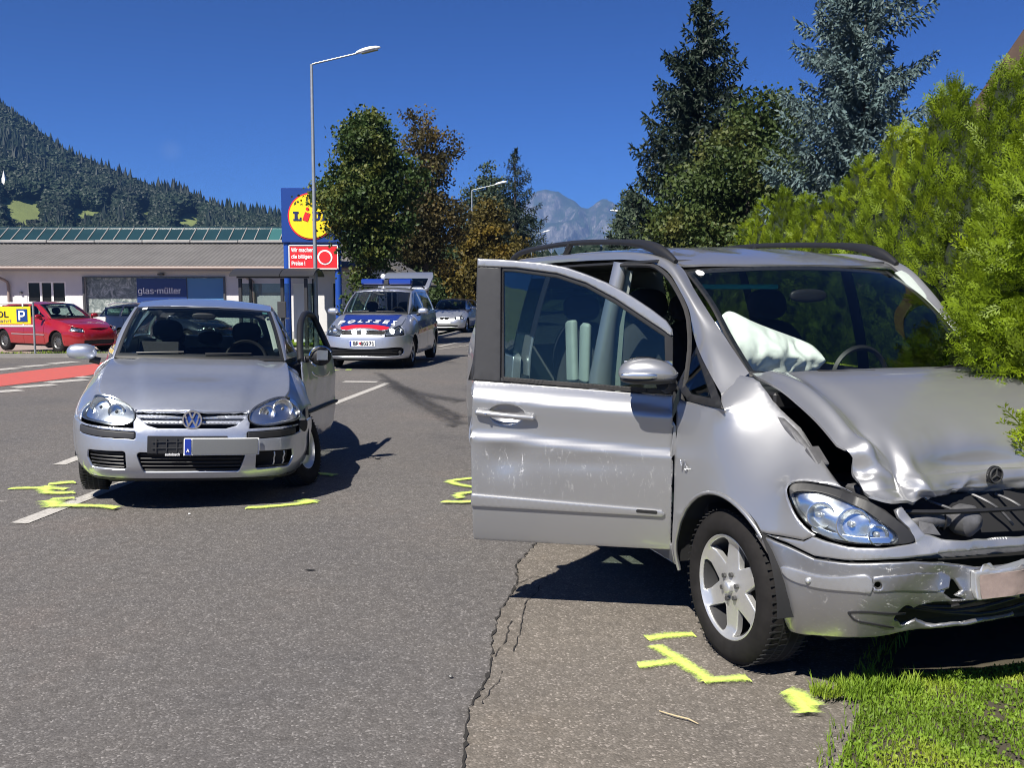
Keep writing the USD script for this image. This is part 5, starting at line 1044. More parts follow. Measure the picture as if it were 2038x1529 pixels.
def star3(R, th): return unary_union([affinity.rotate(Polygon([(-R*.10, 0), (0, R), (R*.10, 0)]), 120*k, origin=(0, 0)) for k in range(3)] + [Point(0, 0).buffer(R*1.06, quad_segs=10).difference(Point(0, 0).buffer(R*.93, quad_segs=10))])
em = group_part(van, 'emblem'); sh0 = xf(extrude(Point(0, 0).buffer(.036, quad_segs=10), .012), rx=90); part(em, 'disc', xf(xf(sh0, ry=0, rz=90), sp+np.array([.022, -.015, 0])), 'black_plastic'); part(em, 'star', xf(xf(xf(extrude(star3(.030, .01), .006), rx=90), rz=90), sp+np.array([.036, -.015, 0])), 'steel_dark')
# engine bay seen through the gap beside the bonnet
part(van, 'engine_bay_floor', bx(-.25, .55, -.80, .80, .55, .60), 'liner'); part(van, 'inner_wing', [quad([(-.2, -.80, 1.12), (.50, -.76, .78), (.50, -.72, .62), (-.2, -.72, .80)], .01)], 'liner')
part(van, 'wing_rail', tube(smooth_line([(-.18, -.735, 1.15), (.05, -.715, 1.07), (.30, -.70, .93), (.50, -.70, .80)], 5), .022, 8), 'engine_grey', smooth=50)
for k, x in enumerate((.06, .20, .31)): part(van, 'wing_bracket', xf(bx(-.05, .05, -.03, .03, -.012, .012, .005), (x, -.695, 1.075-.42*x), ry=38), 'engine_grey')
part(van, 'engine', bx(-.05, .36, -.5, .5, .60, .80, .04), 'engine_grey'); part(van, 'washer_bottle', pad((.33, -.70, .82), 1, (.06, .05, .09)), 'grey_plastic', smooth=True)
# cowl, windscreen, pillars
wsr = []
for t in np.linspace(-1, 1, 7):
    a = t*t; wsr.append([(-.10-.15*a, .672*t, 1.195+.033*a), (-.34-.13*a, .667*t, 1.372+.02*a), (-.62-.04*a-.0, .656*t, 1.565-.02*a), (-.895-.09*a, .634*t, 1.745-.023*a)])
WS = Loft(wsr, ta=np.linspace(-1, 1, 7), tb=np.linspace(0, 1, 4))
part(van, 'windscreen', panel(sbox(-.985, .03, .985, .985), WS, .08, .004, 0, out=VIN, fine=.08), 'glass_front', smooth=True)
part(van, 'windscreen_seal', panel(sbox(-1.0, 0, 1.0, 1.0).difference(sbox(-.955, .045, .955, .955)), WS, .05, .008, 0, out=VIN, fine=.05, inset=.004), 'black_plastic', smooth=True)
for t in (-.55, .35):
    P = np.array([WS(np.array(t+.42*s), np.array(.045+.02*s)) for s in np.linspace(0, 1, 8)])+[.012, 0, .012]; part(van, 'wiper', tube(P, [.010]*4+[.006]*4, 6), 'black_plastic', smooth=50)
part(van, 'cowl', bx(-.30, .0, -.70, .70, 1.10, 1.17, .01), 'black_plastic')
part(van, 'toll_sticker', panel(smooth_poly([(-.93, .925), (-.885, .925), (-.875, .955), (-.925, .965)], 3), WS, .02, .002, 0, out=VIN, inset=-.004), 'plate_white', smooth=False)
out_ = [(-.17, -.862, 1.158), (-.34, -.832, 1.242), (-.50, -.797, 1.325), (-.632, -.757, 1.40), (-.69, -.75, 1.508), (-.794, -.75, 1.608), (-.94, -.75, 1.708), (-1.12, -.75, 1.753), (-1.55, -.755, 1.782), (-2.5, -.76, 1.79), (-4.10, -.755, 1.765)]
in_ = [(-.20, -.705, 1.240), (-.36, -.69, 1.33), (-.44, -.687, 1.383), (-.50, -.685, 1.42), (-.677, -.68, 1.54), (-.80, -.672, 1.622), (-.93, -.662, 1.715), (-1.07, -.665, 1.775), (-1.45, -.68, 1.826), (-2.5, -.68, 1.845), (-4.10, -.68, 1.82)]
def pil(sg): 
    R = []
    for o, i in zip(out_, in_):
        o, i = np.array(o), np.array(i); m = (o+i)/2+np.array([.012, -.022, .022])*(0 if o[0] > -.2 else 1); R.append([o*[1, -sg*1, 1] if sg > 0 else o, m*[1, -1 if sg > 0 else 1, 1], i*[1, -1 if sg > 0 else 1, 1]])
    return Loft(R)
for sg in (-1, 1): part(van, 'roof_pillar', panel(sbox(0, 0, 10, 2), pil(sg), .09, .02, 0, out=(-1.5, 0, 1.2), fine=.08, relax=20), 'silver_van', smooth=50)
# roof
zc = PchipInterpolator([-4.15, -4.0, -3.5, -2.2, -1.6, -1.2, -.98, -.88], [1.80, 1.84, 1.872, 1.876, 1.858, 1.815, 1.77, 1.742])
def roof(x, y): z = zc(np.clip(x, -4.15, -.88)) - .030*(np.abs(y)/.68)**2.2 + .006*np.cos(y*2*np.pi/.34)*sstep(-1.0, -1.4, x)*sstep(.64, .5, np.abs(y)); return np.stack([x, y, z], -1)
rp = Polygon([(-.885, 0), (-.90, -.3), (-.965, -.64), (-1.10, -.668), (-1.45, -.682), (-2.5, -.684), (-4.10, -.684), (-4.15, 0), (-4.10, .684), (-2.5, .684), (-1.45, .682), (-1.10, .668), (-.965, .64), (-.90, .3)])
part(van, 'roof', panel(rp, roof, .06, .012, 0, out=(-2, 0, 1), fine=.06), 'silver_van', smooth=60)
for sg in (-1, 1):
    rail = smooth_line([(-3.72, .70, 1.835), (-3.60, .70, 1.872), (-3.35, .70, 1.898), (-2.5, .70, 1.913), (-1.85, .70, 1.895), (-1.35, .70, 1.862), (-1.12, .695, 1.815), (-.97, .685, 1.755)], 6); k = len(rail)
    part(van, 'roof_rail', tube(rail*[1, sg, 1], np.interp(np.arange(k), [0, k*.2, k*.75, k*.92, k-1], [.022, .018, .018, .032, .014]), 10), 'black_plastic', smooth=50)
    part(van, 'rail_foot', tube(np.array([(-2.55, .70, 1.83), (-2.45, .70, 1.91)])*[1, sg, 1], .022, 8), 'black_plastic', smooth=50)
# sides behind the front door
def sup(x, z, sg=-1): y = .932-.172*np.clip((z-1.12)/.66, 0, 1.1)**1.35; return np.stack([x, sg*y, z+0*x], -1)
def vsx(x, z, sg=-1, off=0.0): u = vux(x); p = vs(u, z, off); p[..., 1] *= -sg; return p
sill = Polygon([(-.45, .31), (-.45, .41), (-2.62, .41), (-2.62, .33)]); put_panel('sill', sill, fn=lambda x, z: vsx(x, z), fine=.05)
arch2 = Point(-3.2, .335).buffer(AR, quad_segs=16)
quart = Polygon([(-2.63, .33), (-2.63, 1.30), (-4.10, 1.30), (-4.10, .33)]).difference(arch2); put_panel('rear_quarter', quart, fn=lambda x, z: np.where((z > 1.12)[..., None], sup(x, z), vsx(x, np.minimum(z, 1.12))), fine=.05, res=.08)
lside = Polygon([(-.45, .33), (-.45, 1.12), (-4.10, 1.12), (-4.10, .33)]).difference(arch2); put_panel('left_side', lside, fn=lambda x, z: vsx(x, z, 1), fine=.06, res=.1)
put_panel('left_window', Polygon([(-.62, 1.13), (-.62, 1.35), (-.80, 1.62), (-1.0, 1.72), (-1.5, 1.75), (-1.5, 1.13)]), 'glass_dark', fn=lambda x, z: sup(x, z, 1), roll=0, fine=.1, res=.15)
for a, b_ in ((-1.56, -2.70), (-2.78, -4.05)): put_panel('left_window', sbox(b_, 1.13, a, 1.75), 'glass_dark', fn=lambda x, z: sup(x, z, 1), roll=0, fine=.1, res=.15)
for x in (-1.53, -2.74): put_panel('left_pillar', sbox(x-.05, 1.12, x+.05, 1.77), 'black_plastic', fn=lambda x, z: sup(x, z, 1), roll=0, fine=.1, res=.15, inset=.012)
put_panel('rear_window', sbox(-3.95, 1.31, -2.70, 1.74), 'glass_dark', fn=lambda x, z: sup(x, z), roll=0, fine=.1, res=.15)
put_panel('rear_pillar', sbox(-4.12, 1.29, -3.96, 1.77), 'silver_van', fn=lambda x, z: sup(x, z), roll=0, fine=.1, res=.15); put_panel('centre_pillar', sbox(-2.69, 1.29, -2.60, 1.77), 'black_plastic', fn=lambda x, z: sup(x, z), roll=0, fine=.1, res=.15)
def rear(y, z): return np.stack([-4.17-.03*(1-(y/.9)**2)+.06*np.clip((z-1.1)/.7, 0, 1), y*(1-.13*np.clip((z-1.12)/.66, 0, 1)), z], -1)
RW = sbox(-.70, 1.15, .70, 1.62); put_panel('tailgate', sbox(-.90, .35, .90, 1.80).difference(RW), fn=rear, fine=.1, res=.15); put_panel('tailgate_window', RW, 'glass_dark', fn=rear, roll=0, fine=.1, res=.15)
# open sliding door, slid back along the side
def sld(x, z): p = np.where((z > 1.15)[..., None], sup(x, z), vsx(x, np.minimum(z, 1.15))); p[..., 1] -= .085; return p
put_panel('sliding_door', Polygon([(-2.72, .38), (-2.72, 1.15), (-3.55, 1.20), (-3.83, 1.31), (-3.90, 1.15), (-3.93, .70), (-3.80, .38)]), fn=sld, fine=.04, res=.07, thick=.05, label='sliding side door pushed back')
put_panel('sliding_door_window', Polygon([(-2.74, 1.16), (-3.55, 1.21), (-3.82, 1.32), (-3.80, 1.73), (-2.74, 1.74)]), 'glass_dark', fn=sld, fine=.08, res=.12, roll=0)
part(van, 'door_track', bx(-4.0, -2.6, -.955, -.935, 1.0, 1.03), 'black_plastic')
# quarter glass between door and windscreen pillar
QG = Polygon([(-.62, 1.365), (-.06, 1.106), (-.38, 1.106), (-.56, 1.16)])
def qf(x, z): return np.stack([x, -(.925-.72*(z-1.106)+0*x)+.006, z], -1)
part(van, 'quarter_window', panel(QG.buffer(-.03), qf, .05, .004, 0, out=VIN, fine=.03), 'glass_dark', smooth=True); part(van, 'quarter_seal', panel(QG.difference(QG.buffer(-.035)), qf, .05, .012, 0, out=VIN, fine=.03, inset=.002), 'black_plastic', smooth=True)
# B pillar with pale trim, seen past the open door
part(van, 'centre_post', tube([(-1.50, -.875, .42), (-1.50, -.88, 1.1), (-1.47, -.84, 1.45), (-1.44, -.785, 1.76)], [.075, .07, .05, .045], 8), 'silver_van', smooth=50)
part(van, 'post_trim', tube([(-1.60, -.80, .62), (-1.56, -.80, 1.02), (-1.52, -.795, 1.12), (-1.49, -.775, 1.45), (-1.46, -.735, 1.72)], [.085, .085, .055, .042, .035], 6), 'trim_grey', smooth=40)
part(van, 'door_seal', tube(smooth_line([(-1.40, -.80, 1.745), (-1.02, -.80, 1.735), (-.86, -.80, 1.69), (-.72, -.80, 1.60), (-.62, -.80, 1.50), (-.57, -.81, 1.39), (-.50, -.86, 1.2), (-.47, -.90, 1.0), (-.47, -.90, .45)], 4), .012, 6), 'rubber', smooth=50)
# interior
part(van, 'floor', bx(-4.1, -.3, -.86, .86, .40, .46), 'interior'); part(van, 'headliner', bx(-4.0, -1.05, -.76, .76, 1.755, 1.768), 'interior'); part(van, 'bulkhead', bx(-.34, -.30, -.84, .84, .42, 1.12), 'interior')
dash = panel(sbox(-.80, 0, .80, 1), lambda a, b: np.stack([-.20-.62*b+.06*np.cos(a*2)*b, a, 1.165+.02*np.sin(b*3)-.16*sstep(.75, 1, b)], -1), .08, .06, .03, out=(0, 0, 0.2), fine=.06); part(van, 'dashboard', dash, 'interior', smooth=50); part(van, 'dash_front', bx(-.80, -.34, -.78, .78, .72, 1.10, .05), 'interior')
for y in (-.42, .42): seat(van, -1.45, y, z=.72, h=.66, w=.52)
for y in (-.42, .42): seat(van, -2.55, y, z=.72, h=.62, w=.50)
part(van, 'armrest', xf(bx(-.055, .055, -.03, .03, -.19, .19, .022), (-2.10, -.73, 1.21), ry=3), 'trim_grey', smooth=50); part(van, 'armrest', xf(bx(-.06, .06, -.028, .028, -.20, .20, .016), (-2.33, -.73, 1.21), ry=-5), 'trim_grey', smooth=50)
part(van, 'inner_pillar_trim', panel(sbox(1.0, .3, 6.0, 1.9), lambda a, b: pil(1)(a, b)*[1, .955, .992], .2, .01, 0, out=(-1, 0, 1), fine=.15), 'trim_grey', smooth=50)
part(van, 'steering_wheel', xf(revolve([(.175, -.014), (.19, 0), (.175, .014), (.160, 0), (.175, -.014)], 40), (-.88, .40, 1.12), rz=90, ry=0), 'black_plastic', smooth=60); part(van, 'steering_boss', pad((-.86, .40, 1.10), 1, (.05, .08, .06)), 'black_plastic', smooth=True)
part(van, 'interior_mirror', pad((-.80, 0, 1.58), 1, (.02, .11, .035)), 'black_plastic', smooth=True)
plain('teal_strip_mat', (.02, .30, .26), .5); part(van, 'painted_sky_strip', [bx(-1.02, -1.0, -.51, -.05, 1.615, 1.64, .005)], 'teal_strip_mat')  # added strip, its teal painted for sky light seen through the rear glass
# airbag
am = trimesh.creation.icosphere(5, 1.0); av = np.array(am.vertices); d = av/np.linalg.norm(av, axis=1, keepdims=True)
prof = [(-.75, 1.20), (-.735, 1.40), (-.69, 1.465), (-.64, 1.46), (-.55, 1.515), (-.45, 1.485), (-.36, 1.445), (-.25, 1.405), (-.13, 1.36), (-.07, 1.315), (-.075, 1.22), (-.40, 1.17), (-.65, 1.16)]
AP = smooth_poly(prof, 6).buffer(-.012)
def bag(sg):
    P, F = tri2d(AP, .016, 0, .014); dist = shapely.distance(shapely.points(P), AP.boundary); th = .14*np.sqrt(np.clip(dist/.11, 0, 1)); cr = meshkit.fbm(np.c_[P*9, P[:, :1]*0], 4, 5)-.5; fold = np.abs(meshkit.noise(np.c_[P[:, 0]*8+P[:, 1]*5, P[:, 1]*3-P[:, 0]*2, P[:, :1]*0], 8)-.5)+.55*np.abs(meshkit.noise(np.c_[P[:, 0]*15-P[:, 1]*11, P[:, 1]*9+P[:, 0]*4, P[:, :1]*0], 12)-.5)
    x = -.625+.45*(1.38-P[:, 1])+sg*(th+(cr*.08-fold*.13)*np.clip(dist/.03, 0, 1)) + .12*(P[:, 0]+.5)*0; return T(np.c_[x, P], F if sg > 0 else F[:, ::-1])
part(van, 'airbag', cat([bag(1), bag(-1)]), 'airbag', smooth=True, label='crumpled pale deployed airbag')
# wheels
wheel(van, 0.0, -.925, .335, .235, .232, -1, 6, steer=2); wheel(van, -3.2, -.93, .335, .235, .232, -1, 6); wheel(van, 0.0, .925, .335, .235, .232, 1, 6, steer=2); wheel(van, -3.2, .93, .335, .235, .232, 1, 6)
part(van, 'underbody', bx(-4.0, .45, -.72, .72, .22, .40, .03), 'liner')
bt = text('V6', .042, .004, True); part(van, 'badge', xf(xf(bt, rx=90), (-.335, -.952, .79)), 'chrome', smooth=False)
# the open front door
DA = math.radians(65); DH = np.array([-.45, -.945, 0]); DD = np.array([-math.cos(DA), -math.sin(DA), 0]); DN = np.array([math.sin(DA), -math.cos(DA), 0])
d_off = PchipInterpolator([.37, .40, .45, .60, .80, .885, .905, .93, .96, 1.06, 1.095, 1.105, 1.12, 1.15, 1.20], [-.060, -.046, -.032, -.008, .006, .008, .010, -.004, -.004, .002, .004, .002, -.012, -.022, -.030])
def door(s, z, off=0.0):
    s, z = np.broadcast_arrays(np.asarray(s, float), np.asarray(z, float)); zp = z+.078*(.96-s)
    o = d_off(np.clip(zp, .37, 1.2)) - .16*np.clip(z-1.17, 0, 1)*.35
    o = o - .016*gs(s, z, .80, .80, .10, .075) + .007*gs(s, z, .80, .90, .12, .03) - .005*gs(s, z, .45, .79, .2, .03)
    return DH + s[..., None]*DD + (o+off)[..., None]*DN + z[..., None]*np.array([0, 0, 1.0])
DIN = DH+.5*DD-DN+[0, 0, .8]
dp = group_part(van, 'front_door', 'front passenger door, wide open, scratched and dented below the handle')
def dpan(name, poly, mat, off=0.0, res=.04, thick=.008, roll=.006, fine=.02, smooth=38, label=None): part(dp, name, panel(poly, lambda a, b: door(a, b, off), res, thick, roll, out=DIN, fine=fine), mat, smooth=smooth, label=label)
cup = smooth_poly([(.875, 1.025), (.85, .985), (.79, .97), (.73, .985), (.705, 1.02), (.73, 1.052), (.79, 1.066), (.85, 1.055)], 5)
# scuffs are worn into the paint of the outer skin
M('scuffed_silver', {'tc': ('texture_coordinate', {}), 'mp': ('mapping', {'scale': (9.0, 9.0, 3.2), 'rotation': (0, .25, .2)}), 'n': ('noise_texture', {'scale': 3.4, 'detail': 8.0, 'roughness': .78, 'distortion': 1.6}), 'sx': ('separate_xyz', {}),
    'zc': ('map_range', {'from_min': .60, 'from_max': .80, 'to_min': 0, 'to_max': 1, 'clamp': True}), 'zd': ('map_range', {'from_min': .80, 'from_max': .89, 'to_min': 1, 'to_max': 0, 'clamp': True}), 'zm': ('math', {'math_type': 'multiply'}),
    'ya': ('map_range', {'from_min': -1.80, 'from_max': -1.20, 'to_min': 1.0, 'to_max': .55, 'clamp': True}), 'ym': ('math', {'math_type': 'multiply'}), 'th': ('map_range', {'from_min': .57, 'from_max': .64, 'to_min': 0, 'to_max': 1, 'clamp': True}), 'mm': ('math', {'math_type': 'multiply', 'use_clamp': True}),
    'c': ('mix', {'color1': (.325, .327, .335), 'color2': (.78, .78, .78)}), 'mt': ('map_range', {'from_min': 0, 'from_max': 1, 'to_min': .68, 'to_max': 0.0}), 'p': ('principled_bsdf', {'roughness': .38, 'coat_weight': 1.0, 'coat_roughness': .05})},
  [('tc.object', 'mp.vector'), ('mp.vector', 'n.vector'), ('tc.object', 'sx.vector'), ('sx.z', 'zc.value'), ('sx.z', 'zd.value'), ('zc.result', 'zm.value1'), ('zd.result', 'zm.value2'), ('sx.y', 'ya.value'), ('zm.value', 'ym.value1'), ('ya.result', 'ym.value2'), ('n.fac', 'th.value'), ('th.result', 'mm.value1'), ('ym.value', 'mm.value2'), ('mm.value', 'c.fac'), ('mm.value', 'mt.value'), ('mt.result', 'p.metallic'), ('c.color', 'p.base_color')], 'p.BSDF')
skin = Polygon([(.004, .374), (.962, .388), (.964, .80), (.955, 1.178), (.55, 1.153), (.13, 1.124), (.006, 1.118)]).difference(cup)
dpan('outer_skin', skin, 'scuffed_silver', res=.022, fine=.012)
cupf = panel(cup.buffer(.002), lambda a, b: door(a, b, -.004)-DN*(.030*np.clip(shapely.distance(shapely.points(np.c_[a, b]), cup.boundary)/.035, 0, 1)**.7)[:, None], .012, .003, 0, out=DIN, fine=.01); part(dp, 'handle_cup', cupf, 'silver_van', smooth=True)
hs = np.linspace(.665, .927, 22); hz = 1.006+.085*(hs-.66); hp = np.array([door(a, z, .020+.012*math.sin((a-.665)/.262*math.pi)) for a, z in zip(hs, hz)])
hb = tube(hp, .0145+.004*np.sin(np.linspace(0, math.pi, 22))*0, 12); v = np.array(hb.vertices); rel = v-np.repeat(np.vstack([hp]), 12, 0) if len(v) == 264 else None
part(dp, 'handle', cat([hb, xf(trimesh.creation.icosphere(2, .0148), hp[0]), xf(trimesh.creation.icosphere(2, .0148), hp[-1])]), 'silver_van', smooth=60)
lk = door(np.array(.885), np.array(1.024), .046); part(dp, 'lock', xf(trimesh.creation.icosphere(2, .006), lk), 'chrome', smooth=True)
mould = Polygon([(.966, .566), (.966, .629), (.10, .578), (.05, .574), (.034, .556), (.05, .541), (.10, .5425)]).buffer(-.006).buffer(.006); dpan('moulding', mould, 'silver_van', .016, .03, .02, .009, fine=.008)
bd = rounded([(.172, .5625), (.172, .5785), (.072, .5735), (.072, .5570)], .007); dpan('moulding_badge', bd, 'black_plastic', .0185, .03, .003, .002)
mt_ = text('VIANO', .009, .0015, True); part(dp, 'badge_lettering', xf(xf(xf(mt_, rx=90), rz=math.degrees(math.atan2(-DD[1], -DD[0]))), door(np.array(.122), np.array(.5640), .020)), 'alloy', smooth=False) if False else None
fo = [(.940, 1.762), (.80, 1.755), (.627, 1.740), (.516, 1.719), (.420, 1.686), (.317, 1.644), (.214, 1.588), (.112, 1.521), (.040, 1.466), (.014, 1.428), (.010, 1.400)]; fi = [(.022, 1.396), (.060, 1.425), (.143, 1.479), (.281, 1.570), (.420, 1.644), (.558, 1.689), (.753, 1.715), (.940, 1.722)]
dpan('window_frame', Polygon(fo+fi).buffer(0), 'silver_van', .004, .03, .03, .008, fine=.009)
gl = Polygon([(.806, 1.190), (.812, 1.700), (.753, 1.696), (.558, 1.668), (.42, 1.622), (.281, 1.546), (.143, 1.453), (.050, 1.392), (.040, 1.150), (.13, 1.148), (.55, 1.176)])
ringp = Polygon([(.955, 1.180), (.942, 1.722)] + fi[::-1][1:] + [(.010, 1.392), (.006, 1.12), (.13, 1.126), (.55, 1.155)]).buffer(0)
dpan('window_surround', ringp.difference(gl).difference(sbox(.822, 1.19, 1, 1.73)), 'black_plastic', -.006, .03, .03, .004)
dpan('post_cover', ringp.intersection(sbox(.824, 1.1, 1, 1.73)), 'grey_plastic', .000, .05, .03, .006)
dpan('belt_seal', Polygon([(.810, 1.176), (.812, 1.196), (.13, 1.150), (.13, 1.128), (.55, 1.156)]), 'rubber', .004, .04, .02, .004)
dpan('window', gl, 'glass', -.010, .08, .004, 0, .06)
part(dp, 'inner_panel', panel(Polygon([(.03, .39), (.945, .40), (.94, 1.15), (.03, 1.10)]), lambda a, b: door(a, b, -.085), .1, .06, .02, out=DIN, fine=.06), 'interior', smooth=50)
part(dp, 'inner_frame', panel(Polygon(fo+fi).buffer(0), lambda a, b: door(a, b, -.05), .06, .03, 0, out=DIN, fine=.05), 'interior', smooth=50)
part(dp, 'armrest', pad(door(np.array(.45), np.array(.86), -.17), 1, (.12, .22, .04)), 'trim_grey', smooth=True)
# door mirror
mm = group_part(dp, 'mirror'); mc = door(np.array(.125), np.array(1.240), .165); me = trimesh.creation.icosphere(4, 1.0); v = np.array(me.vertices)
v = np.sign(v)*np.abs(v)**.80; sx = np.where(v[:, 0] > 0, 1.0, 1.0); a_ = .135*(1-.10*np.clip(v[:, 2], 0, 1)); v = np.c_[v[:, 0]*a_, v[:, 1]*.082, np.where(v[:, 2] > 0, .066-.016*sstep(-.1, -1, v[:, 0])*0, .050)*v[:, 2]]; v[:, 2] += np.where(v[:, 0] < 0, -.016*(np.abs(v[:, 0])/.13)*(v[:, 2] > 0), 0)
rz_ = math.degrees(math.atan2(DD[1], DD[0])); low_ = v[:, 2] < -.030
part(mm, 'shell', xf(T(v, me.faces), mc, rz=rz_), 'silver_van', smooth=True)
part(mm, 'base', tube([door(np.array(.03), np.array(1.165), .0), door(np.array(.03), np.array(1.172), .09), door(np.array(.06), np.array(1.188), .14)], [.042, .034, .034], 10), 'black_plastic', smooth=50)
part(mm, 'lower_cover', xf(T(v*[.94, .96, .5]+[0, 0, -.030], me.faces), mc, rz=rz_), 'black_plastic', smooth=True)
ind = me.copy(); w = np.array(me.vertices); w = np.sign(w)*np.abs(w)**.7; part(mm, 'indicator', xf(T(w*[.082, .020, .0150]+[.040, .072, -.010], me.faces), mc, rz=rz_), 'reflector', smooth=True)
part(mm, 'mirror_glass', xf(bx(-.11, .11, -.088, -.084, -.04, .045), mc, rz=rz_), 'chrome')
# ---------------- ordinary cars ----------------
class Car:
    def __init__(s, path, paint, fo=.87, wb=2.578, ro=.76, W=1.762, zf=.715, zw=1.0, xw=-.40, yw=.68, xt=-1.05, yt=.565, zt=1.40, H=1.485, xr=-3.05, zr=1.36, r=.315, arch=.345, lip=.17, belt=(.96, 1.02), scale_front=None, hood_f=.80, res=.07):
        s.p, s.paint, s.fo, s.wb, s.ro, s.W, s.zf, s.zw, s.xw, s.yw, s.xt, s.yt, s.zt, s.H, s.xr, s.zr, s.r, s.ar, s.lip, s.res = path, paint, fo, wb, ro, W, zf, zw, xw, yw, xt, yt, zt, H, xr, zr, r, arch, lip, res
        k = W/1.762; E = -wb-ro
        plan = [(fo, 0), (fo-.006, .25*k), (fo-.03, .45*k), (fo-.095, .62*k), (fo-.195, .735*k), (fo-.35, .815*k), (fo-.55, .862*k), (fo-.82, .879*k), (fo-1.3, .881*k), (-1.3, .881*k), (E+.95, .878*k), (E+.44, .85*k), (E+.14, .72*k), (E+.03, .45*k), (E, 0)]
        yb = .881*k; d0 = yb-.035-yw
        s.ye = PchipInterpolator([fo-1.35, fo-.87, fo-.57, fo-.42, fo-.27, fo-.17, fo-.09, fo-.05], [yw+.01, yw+.02, yw+.012, yw-.03, yw-.13, yw-.25, .28, .08])
        dz = zw-zf; s.zt_ = PchipInterpolator([E, -wb, -1.6, xw-.15, xw+.2, fo-.67, fo-.47, fo-.32, fo-.15], [belt[1]+.01, belt[1], belt[0]+.03, zw, zw-.03, zf+.55*dz, zf+.30*dz, zf+.12*dz, zf-.015])
        def sh(x, z, ny):
            zt = s.zt_(np.clip(x, E, fo-.15)); d = np.interp(x, [xw-.8, xw-.1, fo-.87, fo-.55, fo-.40, fo-.27], [0, d0*.9, d0, d0, d0*.85, .04]); t = np.clip((z-(zt-.17))/.17, 0, 1.08); return d*t**2.3
        s.S = Shell(plan, [(lip-.02, .17), (lip+.04, .07), (lip+.12, .015), (.42, 0), (zf-.16, .008), (zf-.09, .03), (zf-.015, .075), (zf+.065, .15), (zf+.2, .3)], [(lip-.02, .10), (lip+.09, .035), (.42, .006), (.55, 0), (zf, .012), (zw-.13, .035), (zw, .05)], [(lip, .12), (lip+.1, .02), (.45, 0), (.75, .03), (1.05, .10)], arches=((0, r), (-wb, r)), arch_r=arch, flare=.010, shoulder=sh)
        x = np.linspace(fo-.12, E+.12, 300); s._x, s._u = x, np.array([s.S.u_of_x(q) for q in x])
        s.zc = PchipInterpolator([xw-.05, xw+.3, 0.1, fo-.35, fo-.12, fo-.03], [zw+.012, zw-.035, zw-.095, zf+.115, zf+.035, zf])
        s.inn = (-1.3, 0, .6)
    def ux(s, x): return np.interp(-np.asarray(x, float), -s._x, s._u)
    def add(s, name, poly, mat=None, fn=None, off=0.0, res=None, thick=.006, roll=.008, parent=None, label=None, fine=None, smooth=40, relax=0):
        f = fn or (lambda u, z: s.S(u, z, off)); m = panel(poly, f, res or s.res, thick, roll, out=s.inn, fine=fine or min(.03, res or .03), relax=relax)
        return part(parent or s.p, name, m, mat or s.paint, smooth=smooth, label=label)
    def arch(s, cx, sg, a0, a1, n=24, g=0.0): a = np.radians(np.linspace(a0, a1, n)); return [(sg*float(s.ux(cx+(s.ar+g)*math.cos(t))), s.r+(s.ar+g)*math.sin(t)) for t in a]
    def hoodz(s, x, y): ye = s.ye(np.clip(x, s.fo-1.35, s.fo-.05)); xx = np.clip(x, s.xw-.05, s.fo-.03); zt = s.zt_(np.clip(x, -9, s.fo-.15)); t = np.clip(np.abs(y)/ye, 0, 1.05); zc = s.zc(xx); return np.stack([x, y, zc-(zc-zt)*t**2.4], -1)
    def body(s, front_cut=None, doors=True, left_fn=None, zb=None, rear_cut=None):
        S = s.S; ua = float(s.ux(s.ar*.97)); zb = zb or s.r+.30
        for sg in (-1, 1):
            f = (lambda u, z: S(u, z)) if not (left_fn and sg > 0) else left_fn
            xs = np.linspace(s.fo-.33, s.xw-.12, 20); tp = [(sg*float(s.ux(x)), float(s.zt_(x))) for x in xs]
            fe = [(sg*float(s.ux(s.xw-.1)), .24)] + [(sg*float(s.ux(s.xw-.1)), float(s.zt_(s.xw-.12)))] + tp[::-1] + [(sg*float(s.ux(s.fo-.30)), zb)] + [(sg*float(s.ux(s.ar*.8)), zb)]
            fe = Polygon(fe).buffer(0).difference(Polygon(s.arch(0, sg, 0, 360, 50))); fe = fe.difference(front_cut.buffer(.006)) if front_cut is not None else fe
            s.add('fender', fe, fn=f, relax=6, res=.045)
            xb = [s.xw-.106, -1.52, -s.wb+s.ar*.35, -s.wb-s.ro+.30]
            for k, nm in enumerate(('front_door', 'rear_door', 'rear_quarter')):
                x0, x1 = xb[k]-.003*(k > 0), xb[k+1]+.003; xx = np.linspace(x0, x1, 14); P = Polygon([(sg*float(s.ux(x0)), .24)] + [(sg*float(s.ux(x)), float(s.zt_(x))) for x in xx] + [(sg*float(s.ux(x1)), .24)]).buffer(0).difference(Polygon(s.arch(-s.wb, sg, 0, 360, 50)))
                if k == 0 and sg > 0 and left_fn: continue
                s.add(nm, P, fn=lambda u, z: S(u, z), res=.10)
            for cx in (0, -s.wb): c = revolve([(s.ar+.015, 0), (s.ar+.015, .26), (.08, .26)], 32); v = np.array(c.vertices); c = T(v, c.faces[v[c.faces][:, :, 2].min(1) > -.05]); part(s.p, 'arch_liner', xf(T(np.array(c.vertices)*[1, -sg, 1], c.faces), (cx, sg*(s.W/2-.03), s.r)), 'liner', smooth=50)
        ul = float(s.ux(-s.wb-s.ro+.303)); R = Polygon([(ul, .24), (ul, s.zt_(-s.wb-s.ro+.3)), (2*S.L-ul, s.zt_(-s.wb-s.ro+.3)), (2*S.L-ul, .24)])
        fr = lambda u, z: S(np.where(u > S.L, -(2*S.L-u), u), z); s.add('rear_bumper', R, fn=fr, res=.12)
        part(s.p, 'underbody', bx(-s.wb-s.ro+.15, s.fo-.22, -.60, .60, .17, .34, .03), 'liner'); part(s.p, 'floor', bx(-s.wb-.4, s.xw, -.72, .72, .34, .38), 'interior')
